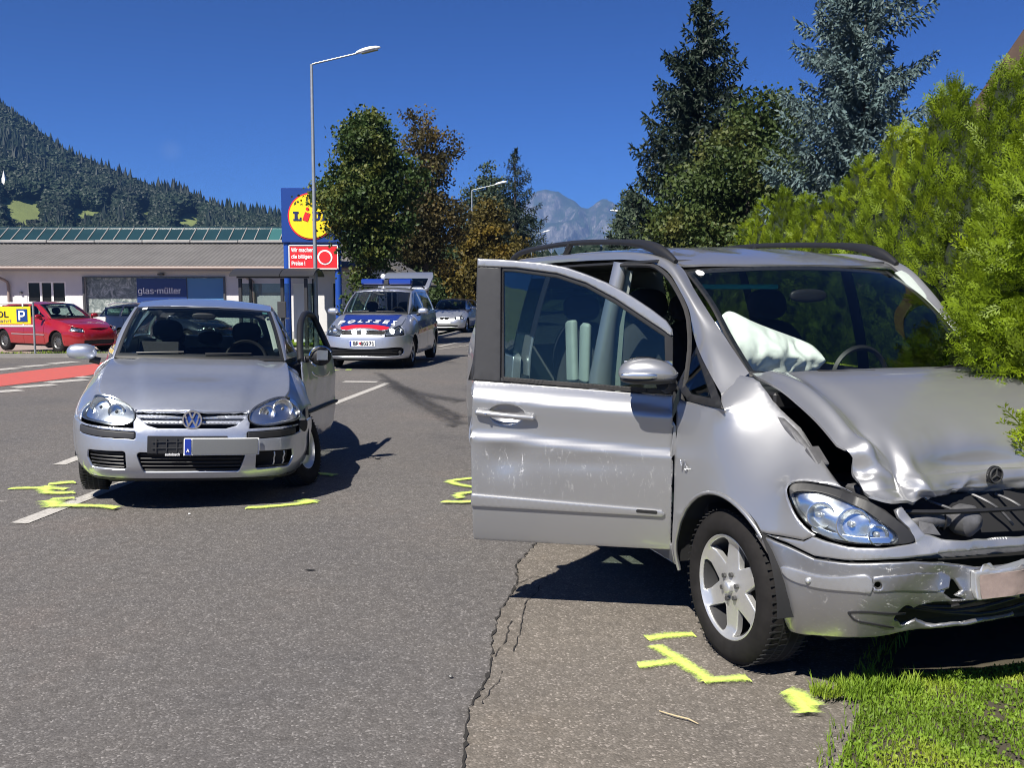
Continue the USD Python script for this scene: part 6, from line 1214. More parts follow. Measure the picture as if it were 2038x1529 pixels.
    def bonnet(s, fn=None, label=None, mat=None):
        S = s.S; uu = np.linspace(-1, 1, 40)*float(s.ux(s.fo-.36)); E = []
        for x in np.linspace(s.xw+.02, s.fo-.055, 40): E.append((x, float(s.ye(np.clip(x, s.fo-1.35, s.fo-.05)))-.004))
        P = Polygon([(s.xw+.10, 0), (s.xw+.07, .4), (s.xw-.02, s.yw)] + E + [(s.fo-.045, 0)] + [(a, -b) for a, b in E[::-1]] + [(s.xw-.02, -s.yw), (s.xw+.07, -.4)]).buffer(0)
        part(s.p, 'bonnet', panel(P, fn or s.hoodz, .04, .008, .012, out=s.inn, fine=.03), mat or s.paint, smooth=50, label=label); return P
    def cabin(s, glassm='glass', side_gl=None, pillar=None, tail=True):
        k = s.W/1.762; ts = np.linspace(-1, 1, 7); R = []
        for t in ts:
            a = t*t; b = np.array([s.xw+.10*(1-a), s.yw*t*.985, s.zw+.008*(1-a)]); c = np.array([s.xt+.10*(1-a), s.yt*t, s.zt+.022*(1-a)]); m = (b+c)/2+np.array([.02, 0, .035]); R.append([b, m, c])
        s.WS = Loft(R, ta=ts, tb=[0, .5, 1]); g = s.p
        part(g, 'windscreen', panel(sbox(-.97, .03, .97, .97), s.WS, .1, .004, 0, out=s.inn, fine=.08), 'glass_front', smooth=True)
        part(g, 'windscreen_seal', panel(sbox(-1.0, -.01, 1.0, 1.0).difference(sbox(-.955, .07, .955, .955)), s.WS, .06, .008, 0, out=s.inn, fine=.05, inset=.003), 'black_plastic', smooth=True)
        part(g, 'cowl', bx(s.xw-.1, s.xw+.13, -s.yw, s.yw, s.zw-.08, s.zw-.03, .01), 'black_plastic')
        for t in (-.75, .05): part(g, 'wiper', tube(np.array([s.WS(np.array(t+.55*q), np.array(.055+.02*q)) for q in np.linspace(0, 1, 7)])+[.010, 0, .012], .007, 6), 'black_plastic', smooth=50)
        zc = PchipInterpolator([s.xr-.06, s.xr+.3, s.xr+.9, s.xt-.55, s.xt-.15, s.xt+.10], [s.zr, s.zr+.05, s.H-.01, s.H, s.H-.03, s.zt+.022])
        yr = lambda x: np.interp(x, [s.xr-.06, s.xr+.5, s.xt-.5, s.xt, s.xt+.1], [s.yt-.03, s.yt+.02, s.yt+.02, s.yt+.008, s.yt])
        s.zc_, s.yr = zc, yr
        fr = lambda x, y: np.stack([x, y, zc(np.clip(x, s.xr-.06, s.xt+.10))-.045*(np.abs(y)/yr(x))**2.3], -1)
        xs = np.linspace(s.xr, s.xt, 20); P = Polygon([(x, yr(x)) for x in xs] + [(s.xt+.075, s.yt*.5), (s.xt+.10, 0), (s.xt+.075, -s.yt*.5)] + [(x, -yr(x)) for x in xs[::-1]] + [(s.xr-.05, 0)]).buffer(0)
        part(g, 'roof', panel(P, fr, .08, .01, .01, out=s.inn, fine=.06), s.paint, smooth=60); part(g, 'headliner', panel(P.buffer(-.06), lambda x, y: fr(x, y)-[0, 0, .03], .15, .01, 0, out=s.inn, fine=.1), 'interior', smooth=60)
        yb = lambda x: np.abs(s.S(s.ux(x), s.zt_(np.clip(x, -s.wb-s.ro, s.xw)))[..., 1])
        def side(x, z, sg): zb = s.zt_(np.clip(x, -s.wb-s.ro, s.xw)); top = zc(np.clip(x, s.xr-.06, s.xt+.1))-.045; t = np.clip((z-zb)/np.maximum(top-zb, .05), 0, 1); return np.stack([x, sg*((yb(x)-.004)*(1-t)+yr(x)*t+.035*4*t*(1-t)*.6), z], -1)
        xs = np.linspace(s.xt, s.xr, 22); outl = Polygon([(s.xw-.06, s.zt_(s.xw-.1)-.005), (s.xt-.02, s.zt-.03)] + [(x, float(zc(x))-.043) for x in xs] + [(s.xr-.22, s.zt_(s.xr-.25)-.005)] + [(x, float(s.zt_(x))-.004) for x in np.linspace(s.xr-.2, s.xw-.1, 20)]).buffer(0)
        bd = np.array(outl.buffer(-.055).exterior.coords)
        W_ = outl.buffer(-.050); cuts = [(-1.47, -1.56), (-s.wb-.02, -s.wb-.10)]; win = W_
        for a, b in cuts: win = win.difference(sbox(b, 0, a, 3))
        wins = [q for q in getattr(win, 'geoms', [win]) if q.area > .02]
        for sg in (-1, 1):
            f = lambda x, z, sg=sg: side(x, z, sg); part(g, 'side_frame', panel(outl.difference(unary_union(wins)), f, .1, .02, .006, out=s.inn, fine=.05), pillar or s.paint, smooth=40)
            for q in wins: part(g, 'side_window', panel(q.buffer(.004), f, .15, .004, 0, out=s.inn, fine=.08, inset=.008), side_gl or glassm, smooth=True)
        s.side = side
        # windscreen pillars
        for sg in (-1, 1):
            rows = []
            for q in np.linspace(0, 1, 6):
                a = s.WS(np.array(sg*1.0), np.array(q)); e = np.array([lerp(s.xw-.085, s.xt-.03, q), 0, lerp(s.zw-.005, s.zt-.028, q)]); o = side(np.array(e[0]), np.array(e[2]), sg); rows.append([a, (a+o)/2+[.008, sg*.012, .010], o])
            part(g, 'windscreen_pillar', panel(sbox(0, 0, 5, 2), Loft(rows), .25, .012, 0, out=s.inn, fine=.2), s.paint, smooth=60)
        # back
        zr0 = float(s.zt_(s.xr-.25)); back = lambda y, z: np.stack([lerp(s.xr-.04, -s.wb-s.ro+.14, np.clip((s.zr-.03-z)/(s.zr-zr0), 0, 1.05))-.05*(y/.6)**2*0, y*lerp(1.0, 1.18, np.clip((s.zr-z)/(s.zr-zr0), 0, 1)), z], -1)
        if tail:
            P = sbox(-s.yt+.02, zr0-.1, s.yt-.02, s.zr-.02); Wd = rounded([(-s.yt+.09, zr0+.04), (s.yt-.09, zr0+.04), (s.yt-.12, s.zr-.08), (-s.yt+.12, s.zr-.08)], .03); part(g, 'tailgate', panel(P.difference(Wd), back, .1, .02, .006, out=s.inn, fine=.06), s.paint); part(g, 'rear_window', panel(Wd, back, .15, .004, 0, out=s.inn, fine=.1), glassm, smooth=True)
        # seats, dashboard
        for y in (-.36, .36): seat(g, s.xw-.85, y, z=.42*s.H/1.485)
        seat(g, -s.wb+.55, 0, z=.44, w=1.1, h=.50, head=False)
        for y in (-.36, 0, .36): part(g, 'headrest', pad((-s.wb+.22, y, 1.08), 1, (.05, .12, .07)), 'seat_cloth', smooth=True)
        part(g, 'dashboard', panel(sbox(-s.yw-.02, 0, s.yw+.02, 1), lambda a, b: np.stack([s.xw+.05-.55*b, a, s.zw-.06+.025*np.sin(b*3.1)+.035*np.exp(-((a-.36)/.2)**2)*np.sin(b*3.1)-.20*sstep(.8, 1, b)], -1), .08, .04, .02, out=(0, 0, 0), fine=.06), 'interior', smooth=50)
        part(g, 'steering_wheel', xf(xf(revolve([(.172, -.013), (.186, 0), (.172, .013), (.158, 0), (.172, -.013)], 40), rz=90), (s.xw-.52, .36, s.zw-.03), ry=-22), 'black_plastic', smooth=60); part(g, 'steering_boss', pad((s.xw-.50, .36, s.zw-.04), 1, (.03, .07, .05)), 'black_plastic', smooth=True)
        part(g, 'interior_mirror', pad((s.xt+.22, 0, s.zt-.06), 1, (.015, .10, .03)), 'black_plastic', smooth=True)
    def mirrors(s, x=None, z=None, sides=(-1, 1), mat=None):
        x = x or s.xw-.22; z = z or s.zw+.03
        for sg in sides:
            mp = group_part(s.p, 'mirror'); y = s.W/2-.02; m = trimesh.creation.icosphere(3, 1.0); v = np.array(m.vertices); v = np.sign(v)*np.abs(v)**.8*[.075, .115, .075]; v[:, 2] *= np.where(v[:, 2] < 0, .8, 1); v[:, 0] *= np.where(v[:, 0] < 0, .35, 1)
            part(mp, 'shell', xf(T(v, m.faces), (x, sg*(y+.09), z+.02)), mat or s.paint, smooth=True); part(mp, 'base', tube([(x-.02, sg*(y-.05), z-.05), (x-.01, sg*(y+.03), z-.03)], .03, 8), 'black_plastic', smooth=50); part(mp, 'mirror_glass', xf(bx(-.003, .003, -.095, .095, -.05, .06), (x-.024, sg*(y+.09), z+.02)), 'chrome')
    def lamp(s, sg, poly, reflectors, lens=True, bowl='reflector', rim=.010):
        g = group_part(s.p, 'headlight'); P = poly if sg > 0 else sym(poly)
        s.add('housing', P.buffer(-.003), bowl, off=-.028, res=.03, thick=.02, roll=.010, parent=g)
        s.add('bezel', P.buffer(-.001).difference(P.buffer(-rim)), 'lamp_body', off=-.006, res=.03, thick=.03, roll=0, parent=g, fine=.02)
        for (u, z, r) in reflectors:
            c = s.S(np.array(sg*u), np.array(z), -.016); n = s.S(np.array(sg*u), np.array(z), .1)-s.S(np.array(sg*u), np.array(z), 0); az = math.degrees(math.atan2(n[1], n[0]))*.3
            b = revolve([(.004, .05), (r*.5, .036), (r*.85, .012), (r, -.003), (r+.007, -.006), (r+.009, .004)], 28); part(g, 'reflector', xf(xf(b, rz=90), c, rz=az), 'reflector', smooth=50); part(g, 'bulb', pad(c-np.array([.008, 0, 0]), 1, (.014, .010, .010)), 'steel_dark', smooth=True)
        if lens: s.add('lens', P.buffer(-.002), 'glass_clear', off=.001, res=.04, thick=.003, roll=.006, parent=g)
        return g
    def wheels(s, spokes=5, style='alloy', rim=.205, front=(1, 1)):
        for sg in (-1, 1):
            if front[(sg+1)//2]: wheel(s.p, 0, sg*(s.W/2-.045), s.r, .20, rim, sg, spokes, style=style)
            wheel(s.p, -s.wb, sg*(s.W/2-.045), s.r, .20, rim, sg, spokes, style=style)
def on_plate(c, parent, u0, u1, z0, z1, mat='plate_white', off=.012, name='number_plate'):
    return c.add(name, rounded([(u0, z0), (u1, z0), (u1, z1), (u0, z1)], .006), mat, off=off, res=.06, thick=.006, roll=.002, parent=parent)
def face_text(c, parent, s, h, u, z, off, mat, name='lettering', squeeze=1.0):
    t = text(s, h, .003, True); t.apply_scale([squeeze, 1, 1]); p = c.S(np.array(u), np.array(z), off); n = c.S(np.array(u), np.array(z), off+.1)-p; az = math.degrees(math.atan2(n[1], n[0])); part(parent, name, xf(xf(t, rx=90), p, rz=az+90), mat, smooth=False)
# ---------------- the silver hatchback ----------------
GPOS, GYAW, GROLL = (-2.525, 7.744), 14.9-90, -2.3
golf = thing('hatchback', 'silver hatchback with smashed left front wheel and its driver door ajar', 'car', (GPOS[0], GPOS[1], .03), rotz=GYAW, roll=GROLL)
gc = Car(golf, 'silver', yw=.69, zw=1.0, xw=-.42, xt=-1.04, yt=.565, zt=1.405, res=.05, lip=.20)
gH = smooth_poly([(.405, .645), (.428, .708), (.545, .762), (.70, .797), (.83, .802), (.93, .765), (.955, .70), (.91, .645), (.80, .624), (.65, .612), (.50, .606)], 5)
ugr = [(.415, .703), (.38, .669), (.304, .613), (.235, .594)]
GR = Polygon(ugr + [(-a, b) for a, b in ugr[::-1]])
gstrip = rounded([(.385, .517), (.385, .563), (.64, .572), (.87, .588), (.87, .535), (.64, .522)], .010)
lowS = rounded([(.45, .288), (.45, .424), (.76, .418), (.78, .36), (.75, .288)], .02); lowC = rounded([(-.33, .270), (-.375, .418), (.375, .418), (.33, .270)], .02)
cut = unary_union([gH, sym(gH)])
def gleft(u, z):
    p = gc.S(u, z); x = p[..., 0]; w = sstep(.85, .2, x)*sstep(-1.0, -.2, x); n = meshkit.fbm(np.stack([x*4, z*5, x*0], -1), 3, 2)-.5
    p[..., 1] -= w*(.045+.24*n)*sstep(.3, .5, z); p[..., 0] -= w*.02; return p
gc.body(cut, left_fn=gleft, zb=.615)
uF = float(gc.ux(gc.ar*.8))
GB = Polygon([(-uF, .21), (-uF-.02, .608), (-.96, .612), (-.80, .60), (-.40, .592), (-.43, .715), (0, .722), (.43, .715), (.40, .592), (.80, .60), (.96, .612), (uF+.02, .608), (uF, .21)]).buffer(0)
holes = unary_union([GR, lowS, sym(lowS), lowC, cut.buffer(.006)])
def gfront(u, z, off=0.0):
    p = gc.S(u, z, off); w = sstep(.60, .95, u); p[..., 0] -= w*.085*(.5+meshkit.noise(np.stack([u*7, z*8, u*0], -1), 4)); p[..., 2] -= w*.012; return p
gc.add('front_bumper', GB.difference(holes).difference(unary_union([gstrip, sym(gstrip)]).buffer(.003)), fn=gfront, res=.035)
gc.add('bumper_strip', sym(gstrip), 'grey_plastic', fn=lambda u, z: gfront(u, z, .006), res=.03, thick=.02); gc.add('bumper_strip', gstrip.difference(sbox(.80, .5, .9, .6)), 'black_plastic', fn=lambda u, z: gfront(u, z, .0), res=.03, thick=.02, label='broken bumper strip on the damaged corner')
gc.add('lower_spoiler', Polygon([(-1.05, .185), (-1.05, .212), (-.5, .222), (.5, .222), (1.05, .212), (1.05, .185)]), 'black_plastic', off=-.004, res=.06)
for P, n_, lo in ((lowC, 'air_intake', .27), (lowS, 'side_intake', .28), (sym(lowS), 'side_intake', .28)):
    gp_ = group_part(golf, n_); gc.add('backing', P.buffer(.01), 'liner', off=-.07, res=.1, roll=0, parent=gp_)
    x0, y0, x1, y1 = P.bounds
    for k in range(5 if P is not lowS else 1):
        z = y0+(y1-y0)*(k+.7)/(5.3); us = np.linspace(x0+.02, x1-.02, 12); part(gp_, 'slat', tube(np.array([gc.S(np.array(u), np.array(z), -.022) for u in us]), .006, 6), 'black_plastic', smooth=50)
for k in (0, 1): part(golf, 'broken_bracket', tube(np.array([gc.S(np.array(.60+.09*k), np.array(.41-.025*i), -.03+.01*(i % 2)) for i in range(5)]), .006, 6), 'alloy', smooth=50)
grp = group_part(golf, 'grille'); gc.add('backing', GR.buffer(.01), 'liner', off=-.06, res=.1, roll=0, parent=grp)
for k, (z, a) in enumerate(((.671, .385), (.634, .335))):
    for sg in (-1, 1):
        bar = rounded([(sg*.055, z-.011), (sg*.055, z+.011), (sg*(a+.018), z+.013), (sg*a, z-.011)], .004); gc.add('bar', bar, 'silver', off=-.004, res=.04, thick=.016, roll=.008, parent=grp)
for sg in (-1, 1): 
    g_ = gc.lamp(sg, gH, [(.76, .715, .066), (.575, .690, .050)], lens=(sg < 0))
def gbon(x, y): p = gc.hoodz(x, y); c = np.interp(x, [-.35, .75], [.50, .36]); p[..., 2] += .016*sstep(c+.03, c-.05, np.abs(y))*sstep(.82, .6, x) - .004; return p
gc.bonnet(gbon)
gc.add('torn_gap', smooth_poly([(.84, .60), (.93, .625), (1.02, .60), (1.0, .54), (.90, .535)], 4), 'liner', fn=lambda u, z: gfront(u, z, .004), res=.03, roll=0, label='dark gap torn open behind the headlight')
# emblem
ec = gc.S(np.array(0.0), np.array(.653), .014); eg = group_part(golf, 'emblem'); R_ = .068
put = lambda m, d: xf(xf(m, rz=90), ec+np.array([d, 0, 0]))
part(eg, 'disc', put(xf(extrude(Point(0, 0).buffer(R_), .02), rx=90), 0), 'sign_blue'); part(eg, 'ring', put(xf(extrude(Point(0, 0).buffer(R_).difference(Point(0, 0).buffer(R_*.84)), .026), rx=90), .006), 'chrome')
strokes = unary_union([LineString([(-.30, .80), (0, .10), (.30, .80)]).buffer(.085), LineString([(-.72, .52), (-.36, -.66), (0, .0), (.36, -.66), (.72, .52)]).buffer(.085)]).intersection(Point(0, 0).buffer(.90)); strokes = strokes.difference(sbox(-1, .02, 1, .12))
part(eg, 'letters', put(xf(extrude(affinity.scale(strokes, R_, R_, origin=(0, 0)), .008), rx=90), .018), 'chrome', smooth=False)
# plate and holder
ph = group_part(golf, 'plate_holder'); gc.add('carrier', rounded([(-.30, .412), (-.30, .540), (.245, .540), (.245, .412)], .006), 'black_plastic', off=.006, res=.05, thick=.01, roll=.003, parent=ph)
for u in (-.24, -.17, -.10): part(ph, 'rib', bx(.875, .882, u-.003, u+.003, .43, .525), 'grey_plastic')
for z in (.455, .50): part(ph, 'rib', bx(.875, .881, -.27, -.07, z-.003, z+.003), 'grey_plastic')
t = text('autobach   www', .017, .002, True); part(ph, 'lettering', xf(xf(t, rx=90), (.884, -.09, .402), rz=90), 'letter_white', smooth=False)
npz = group_part(golf, 'number_plate', 'white Austrian number plate hanging to one side of its holder'); on_plate(gc, npz, -.052, .462, .404, .528, off=.030, name='plate'); on_plate(gc, npz, -.046, -.002, .409, .523, 'plate_blue', .036, 'band'); on_plate(gc, npz, .004, .452, .409, .523, 'plate_grey', .036, 'blank_field'); face_text(gc, npz, 'A', .022, -.024, .43, .038, 'letter_white')
gc.cabin('glass', tail=True)
gc.mirrors(x=-.60, z=1.0, sides=(-1,))
part(golf, 'toll_sticker', panel(sbox(-.90, .90, -.83, .955), gc.WS, .05, .002, 0, out=gc.inn, inset=-.004), 'plate_white', smooth=False); part(golf, 'park_sticker', panel(sbox(.86, .88, .93, .925), gc.WS, .05, .002, 0, out=gc.inn, inset=-.004), 'teal_light', smooth=False)
for y in (-.36,): part(golf, 'airbag', [xf(pad((0, 0, 0), 1, (.06, .10, .035)), (-.80, -.54, .985), rz=20), xf(pad((0, 0, 0), 1, (.05, .07, .03)), (-.80, -.17, .985), rz=-30)], 'airbag', smooth=True, label='scraps of the deployed white airbag')
part(golf, 'glovebox_lid', xf(bx(-.01, .01, -.16, .16, -.09, .09, .008), (-.78, -.36, 1.03), ry=-15), 'seat_cloth')
for sg in (-1, 1): part(golf, 'curtain_trim', tube(np.array([gc.WS(np.array(sg*.93), np.array(q)) for q in (.2, .5, .9)])-[.10, 0, .03], .022, 6), 'trim_grey', smooth=50)
wheel(golf, 0, -(gc.W/2-.045), .315, .20, .20, -1, 7, style='cover', camber=2); wheel(golf, -.06, gc.W/2-.02, .33, .20, .20, 1, 7, style='cover', steer=-24, camber=12); wheel(golf, -gc.wb, -(gc.W/2-.045), .315, .20, .20, -1, 7, style='cover'); wheel(golf, -gc.wb, gc.W/2-.045, .315, .20, .20, 1, 7, style='cover')
# driver door, ajar
ga = math.radians(19); GHg = np.array([gc.xw-.11, .862, 0]); GD = np.array([-math.cos(ga), math.sin(ga), 0]); GN = np.array([math.sin(ga), math.cos(ga), 0])
def gdoor(q, z, off=0.0):
    q, z = np.broadcast_arrays(np.asarray(q, float), np.asarray(z, float)); o = np.interp(z, [.22, .35, .5, .54, .56, .8, .98, 1.0, 1.4], [-.05, -.01, .0, .006, -.004, -.006, -.03, -.035, -.22]) + .022*(meshkit.fbm(np.stack([q*4, z*5, q*0], -1), 3, 6)-.5)*(z < .95)
    return GHg + q[..., None]*GD + (o+off)[..., None]*GN + z[..., None]*np.array([0, 0, 1.0])
gd = group_part(golf, 'driver_door', 'driver door ajar, dented, in shade'); gin = GHg+.5*GD-GN+[0, 0, .6]
part(gd, 'outer_skin', panel(Polygon([(.02, .26), (1.06, .26), (1.08, .60), (1.04, 1.0), (0, .985)]), gdoor, .04, .008, .008, out=gin, fine=.03), 'silver', smooth=38)
part(gd, 'inner_panel', panel(Polygon([(.04, .28), (1.04, .28), (1.02, .98), (.02, .96)]), lambda a, b: gdoor(a, b, -.08), .1, .05, .02, out=gin, fine=.06), 'interior', smooth=50)
part(gd, 'rub_strip', tube(np.array([gdoor(np.array(q), np.array(.54), .008) for q in np.linspace(.03, 1.06, 12)]), .016, 6), 'black_plastic', smooth=50)
fo_ = smooth_line([(.02, .99), (.28, 1.18), (.56, 1.33), (.80, 1.385), (.98, 1.36), (1.03, 1.20), (1.04, 1.0)], 8); part(gd, 'window_frame', tube(np.array([gdoor(np.array(a), np.array(b), -.02) for a, b in fo_]), .030, 8), 'black_plastic', smooth=50)
part(gd, 'window', panel(Polygon(fo_).buffer(-.03), lambda a, b: gdoor(a, b, -.02), .1, .004, 0, out=gin, fine=.06), 'glass', smooth=True)
mp = group_part(gd, 'mirror', 'broken door mirror with its silver shell torn off'); mcg = gdoor(np.array(.18), np.array(1.03), .13)
part(mp, 'housing', xf(trimesh.creation.icosphere(3, 1.0), (0, 0, 0)).apply_transform(np.diag([.05, .095, .085, 1])).apply_translation(mcg), 'black_plastic', smooth=True); part(mp, 'rim', tube(np.array([mcg+[.045, .10*math.cos(a), .092*math.sin(a)-.004] for a in np.linspace(.5, 4.3, 26)]), .008, 6), 'chrome', smooth=50)
part(mp, 'glass_shard', [xf(bx(-.002, .002, -.05, .05, -.04, .045), mcg+[.052, .01, .01], rz=12)], 'reflector'); part(mp, 'arm', tube([gdoor(np.array(.12), np.array(1.0), 0), mcg], .03, 8), 'black_plastic', smooth=50)
part(mp, 'loose_rim', tube(np.array([mcg+[.04, .075*math.cos(a), -.13+.05*math.sin(a)] for a in np.linspace(3.3, 6.2, 16)]), .007, 6), 'chrome', smooth=50)
# ---------------- police car ----------------
pol = thing('police_car', 'silver and blue police van with lit headlights and raised tailgate', 'police car', (-2.884, 20.25, float(G(0, 20.5))), rotz=-4.9-90)
pc = Car(pol, 'silver', fo=.91, wb=2.675, ro=.82, W=1.794, zf=.80, zw=1.08, xw=-.33, yw=.70, xt=-1.10, yt=.60, zt=1.535, H=1.635, xr=-3.25, zr=1.55, r=.325, arch=.36, lip=.19, belt=(1.02, 1.08), res=.09)
pH = smooth_poly([(.46, .70), (.50, .775), (.66, .83), (.86, .88), (.99, .86), (.97, .78), (.88, .715), (.66, .685)], 4)
pcut = unary_union([pH, sym(pH)]); pc.body(pcut, zb=.67)
uF = float(pc.ux(pc.ar*.8)); PB = Polygon([(-uF, .21), (-uF-.02, .66), (-.96, .69), (-.45, .66), (-.47, .80), (0, .80), (.47, .80), (.45, .66), (.96, .69), (uF+.02, .66), (uF, .21)]).buffer(0)
pG = Polygon([(-.46, .735), (-.46, .785), (.46, .785), (.46, .735), (.40, .695), (-.40, .695)]); pL = smooth_poly([(-.88, .33), (-.86, .42), (0, .41), (.86, .42), (.88, .33), (.70, .27), (0, .265), (-.70, .27)], 4)
pc.add('front_bumper', PB.difference(unary_union([pG, pL, pcut.buffer(.006)])), res=.06)
g = group_part(pol, 'grille'); pc.add('backing', pG.buffer(.01), 'liner', off=-.04, res=.1, roll=0, parent=g)
for z in (.722, .755): pc.add('bar', sbox(-.42, z-.006, .42, z+.006), 'black_plastic', off=-.01, res=.1, thick=.01, roll=.003, parent=g)
g = group_part(pol, 'air_intake'); pc.add('backing', pL.buffer(.008), 'liner', off=-.04, res=.1, roll=0, parent=g)
for z in (.30, .33, .36, .39): pc.add('slat', sbox(-.72, z-.005, .72, z+.005), 'black_plastic', off=-.015, res=.1, thick=.01, roll=.002, parent=g)
for sg in (-1, 1): pc.add('fog_lamp', Point(sg*.78, .345).buffer(.035), 'lamp_body', off=-.006, res=.05, roll=.004, parent=g)
for sg in (-1, 1):
    h = pc.lamp(sg, pH, [(.62, .765, .05), (.80, .785, .05)], bowl='lamp_body')
    c = pc.S(np.array(sg*.62), np.array(.765), .012); part(h, 'lit_bulb', pad(c, 1, (.012, .045, .045)), 'lit_lamp' if sg > 0 else 'reflector', smooth=True)
for u in (-.17, .02): c = pc.S(np.array(u), np.array(.755), .025); part(pol, 'flashing_light', pad(c, 1, (.018, .05, .05)), 'flash_lamp', smooth=True)
B = pc.bonnet()
blue = Polygon([(-.20, -.60), (-.12, -.30), (-.12, .30), (-.20, .60), (.64, .50), (.64, -.50)]); blue = blue.intersection(B.buffer(-.01))
lift = lambda x, y: pc.hoodz(x, y)+[.001, 0, .005]
part(pol, 'blue_panel', panel(blue, lift, .06, .002, 0, out=pc.inn), 'police_blue', smooth=60)
part(pol, 'red_stripe', panel(Polygon([(.645, -.50), (.645, .50), (.80, .43), (.80, -.43)]).intersection(B.buffer(-.005)), lift, .05, .002, 0, out=pc.inn), 'police_red', smooth=60)
t = text('P O L I Z E I', .155, .003, True); t.apply_scale([.98, 1, 1]); v = np.array(t.vertices); a, b = .28-v[:, 1], v[:, 0]; q = pc.hoodz(.10+(.28-v[:, 1])*1.55, v[:, 0]); t.vertices = q+np.c_[v[:, 2]*0, v[:, 2]*0, .014+v[:, 2]]; part(pol, 'lettering', t, 'letter_white', smooth=False)
for sg in (-1, 1):
    band = lambda x, z, sg=sg: pc.S(sg*pc.ux(x), z, .006)
    part(pol, 'side_stripe', panel(Polygon([(-.50, .76), (-.50, .93), (-3.1, .95), (-3.1, .82)]), band, .12, .002, 0, out=pc.inn), 'police_blue', smooth=60); part(pol, 'side_stripe', panel(Polygon([(-.40, .66), (-.45, .755), (-3.1, .815), (-3.1, .74)]), band, .12, .002, 0, out=pc.inn), 'police_red', smooth=60)
npz = group_part(pol, 'number_plate'); on_plate(pc, npz, -.26, .26, .47, .585, off=.010, name='plate'); on_plate(pc, npz, -.255, -.215, .475, .58, 'plate_blue', .014, 'band')
face_text(pc, npz, 'BP', .07, -.125, .495, .017, 'letter_dark', squeeze=.9); face_text(pc, npz, '80271', .07, .105, .495, .017, 'letter_dark', squeeze=.9); c = pc.S(np.array(-.035), np.array(.53), .017); part(npz, 'crest', xf(xf(disc(.024, .003, 20), rx=90, rz=0), c, rz=90), 'sign_red')
pc.cabin('glass', tail=False); pc.mirrors(); pc.wheels(7, 'alloy', .215)
# light bar, camera and raised tailgate
lb = group_part(pol, 'light_bar'); zt = 1.70
for a, b in ((-.56, -.06), (.06, .56)): part(lb, 'blue_lens', bx(-1.60, -1.38, a, b, zt, zt+.12, .025), 'police_lens')
part(lb, 'centre_box', bx(-1.58, -1.40, -.055, .055, zt, zt+.10, .015), 'grey_plastic'); part(lb, 'base', bx(-1.56, -1.42, -.56, .56, zt-.035, zt-.002, .01), 'black_plastic')
for sg in (-1, 1): part(pol, 'roof_rail', tube(smooth_line([(-1.3, sg*.56, 1.60), (-1.5, sg*.565, 1.655), (-2.6, sg*.565, 1.66), (-3.0, sg*.56, 1.62)], 4), .018, 6), 'black_plastic', smooth=50)
tg = group_part(pol, 'tailgate', 'tailgate raised high above the roof'); a0 = math.radians(21); hx, hz = -3.25, 1.60
tgf = lambda y, q: np.stack([hx-.02-q*math.cos(a0), y*(1-.05*q), hz+.02+q*math.sin(a0)+.10*np.sin(q*2.6)*.6], -1)
TP = rounded([(-.62, 0), (.62, 0), (.66, .62), (.60, 1.02), (-.60, 1.02), (-.66, .62)], .05); TW = rounded([(-.52, .10), (.52, .10), (.55, .50), (-.55, .50)], .04)
part(tg, 'panel', panel(TP.difference(TW), tgf, .08, .05, .012, out=(hx, 0, hz-2), fine=.05), 'silver'); part(tg, 'window', panel(TW, tgf, .1, .004, 0, out=(hx, 0, hz-2)), 'glass_dark', smooth=True)
part(pol, 'antenna_lamp', [tube([(-2.7, -.35, 1.62), (-2.7, -.35, 1.86)], .012, 6), xf(trimesh.creation.icosphere(2, .06), (-2.7, -.35, 1.89))], 'lamp_white', smooth=50)
part(pol, 'rear_load', [bx(-3.3, -3.0, -.45, .1, .65, .95, .03)], 'seat_cloth')
# ---------------- silver estate waiting behind ----------------
est = thing('estate_car', 'small silver estate car with headlights on, behind the police car', 'car', (-2.92, 44.6, GZ), rotz=-8-90, scale=1.09)
ec_ = Car(est, 'silver', fo=.74, wb=2.725, ro=1.0, W=1.74, zf=.66, zw=.97, xw=-.50, yw=.66, xt=-1.15, yt=.55, zt=1.335, H=1.41, xr=-3.55, zr=1.30, lip=.19, belt=(.93, .97), res=.10)
eH = rounded([(.46, .585), (.46, .665), (.92, .70), (.94, .60)], .02); ecut = unary_union([eH, sym(eH)]); ec_.body(ecut, zb=.57)
uF = float(ec_.ux(ec_.ar*.8)); EG = unary_union([rounded([(.03, .57), (.03, .665), (.20, .665), (.17, .57)], .02), rounded([(-.03, .57), (-.03, .665), (-.20, .665), (-.17, .57)], .02)]); EL = rounded([(-.55, .24), (-.6, .33), (.6, .33), (.55, .24)], .03)
EB = Polygon([(-uF, .21), (-uF-.02, .56), (-.96, .585), (-.45, .575), (-.45, .67), (.45, .67), (.45, .575), (.96, .585), (uF+.02, .56), (uF, .21)]).buffer(0)
ec_.add('front_bumper', EB.difference(unary_union([EG, EL, ecut.buffer(.006)])), res=.07); ec_.add('grille', EG.buffer(.005), 'liner', off=-.02, res=.1, roll=0); ec_.add('air_intake', EL.buffer(.005), 'liner', off=-.02, res=.1, roll=0)
for sg in (-1, 1):
    h = ec_.lamp(sg, eH, [(.58, .625, .05), (.76, .63, .045)], bowl='lamp_body'); c = ec_.S(np.array(sg*.60), np.array(.625), .02); part(h, 'lit_bulb', pad(c, 1, (.015, .06, .06)), 'lit_lamp', smooth=True)
npz = group_part(est, 'number_plate'); on_plate(ec_, npz, -.26, .26, .40, .50, name='plate')
ec_.bonnet(); ec_.cabin('glass'); ec_.mirrors(); ec_.wheels(5, 'alloy', .205)
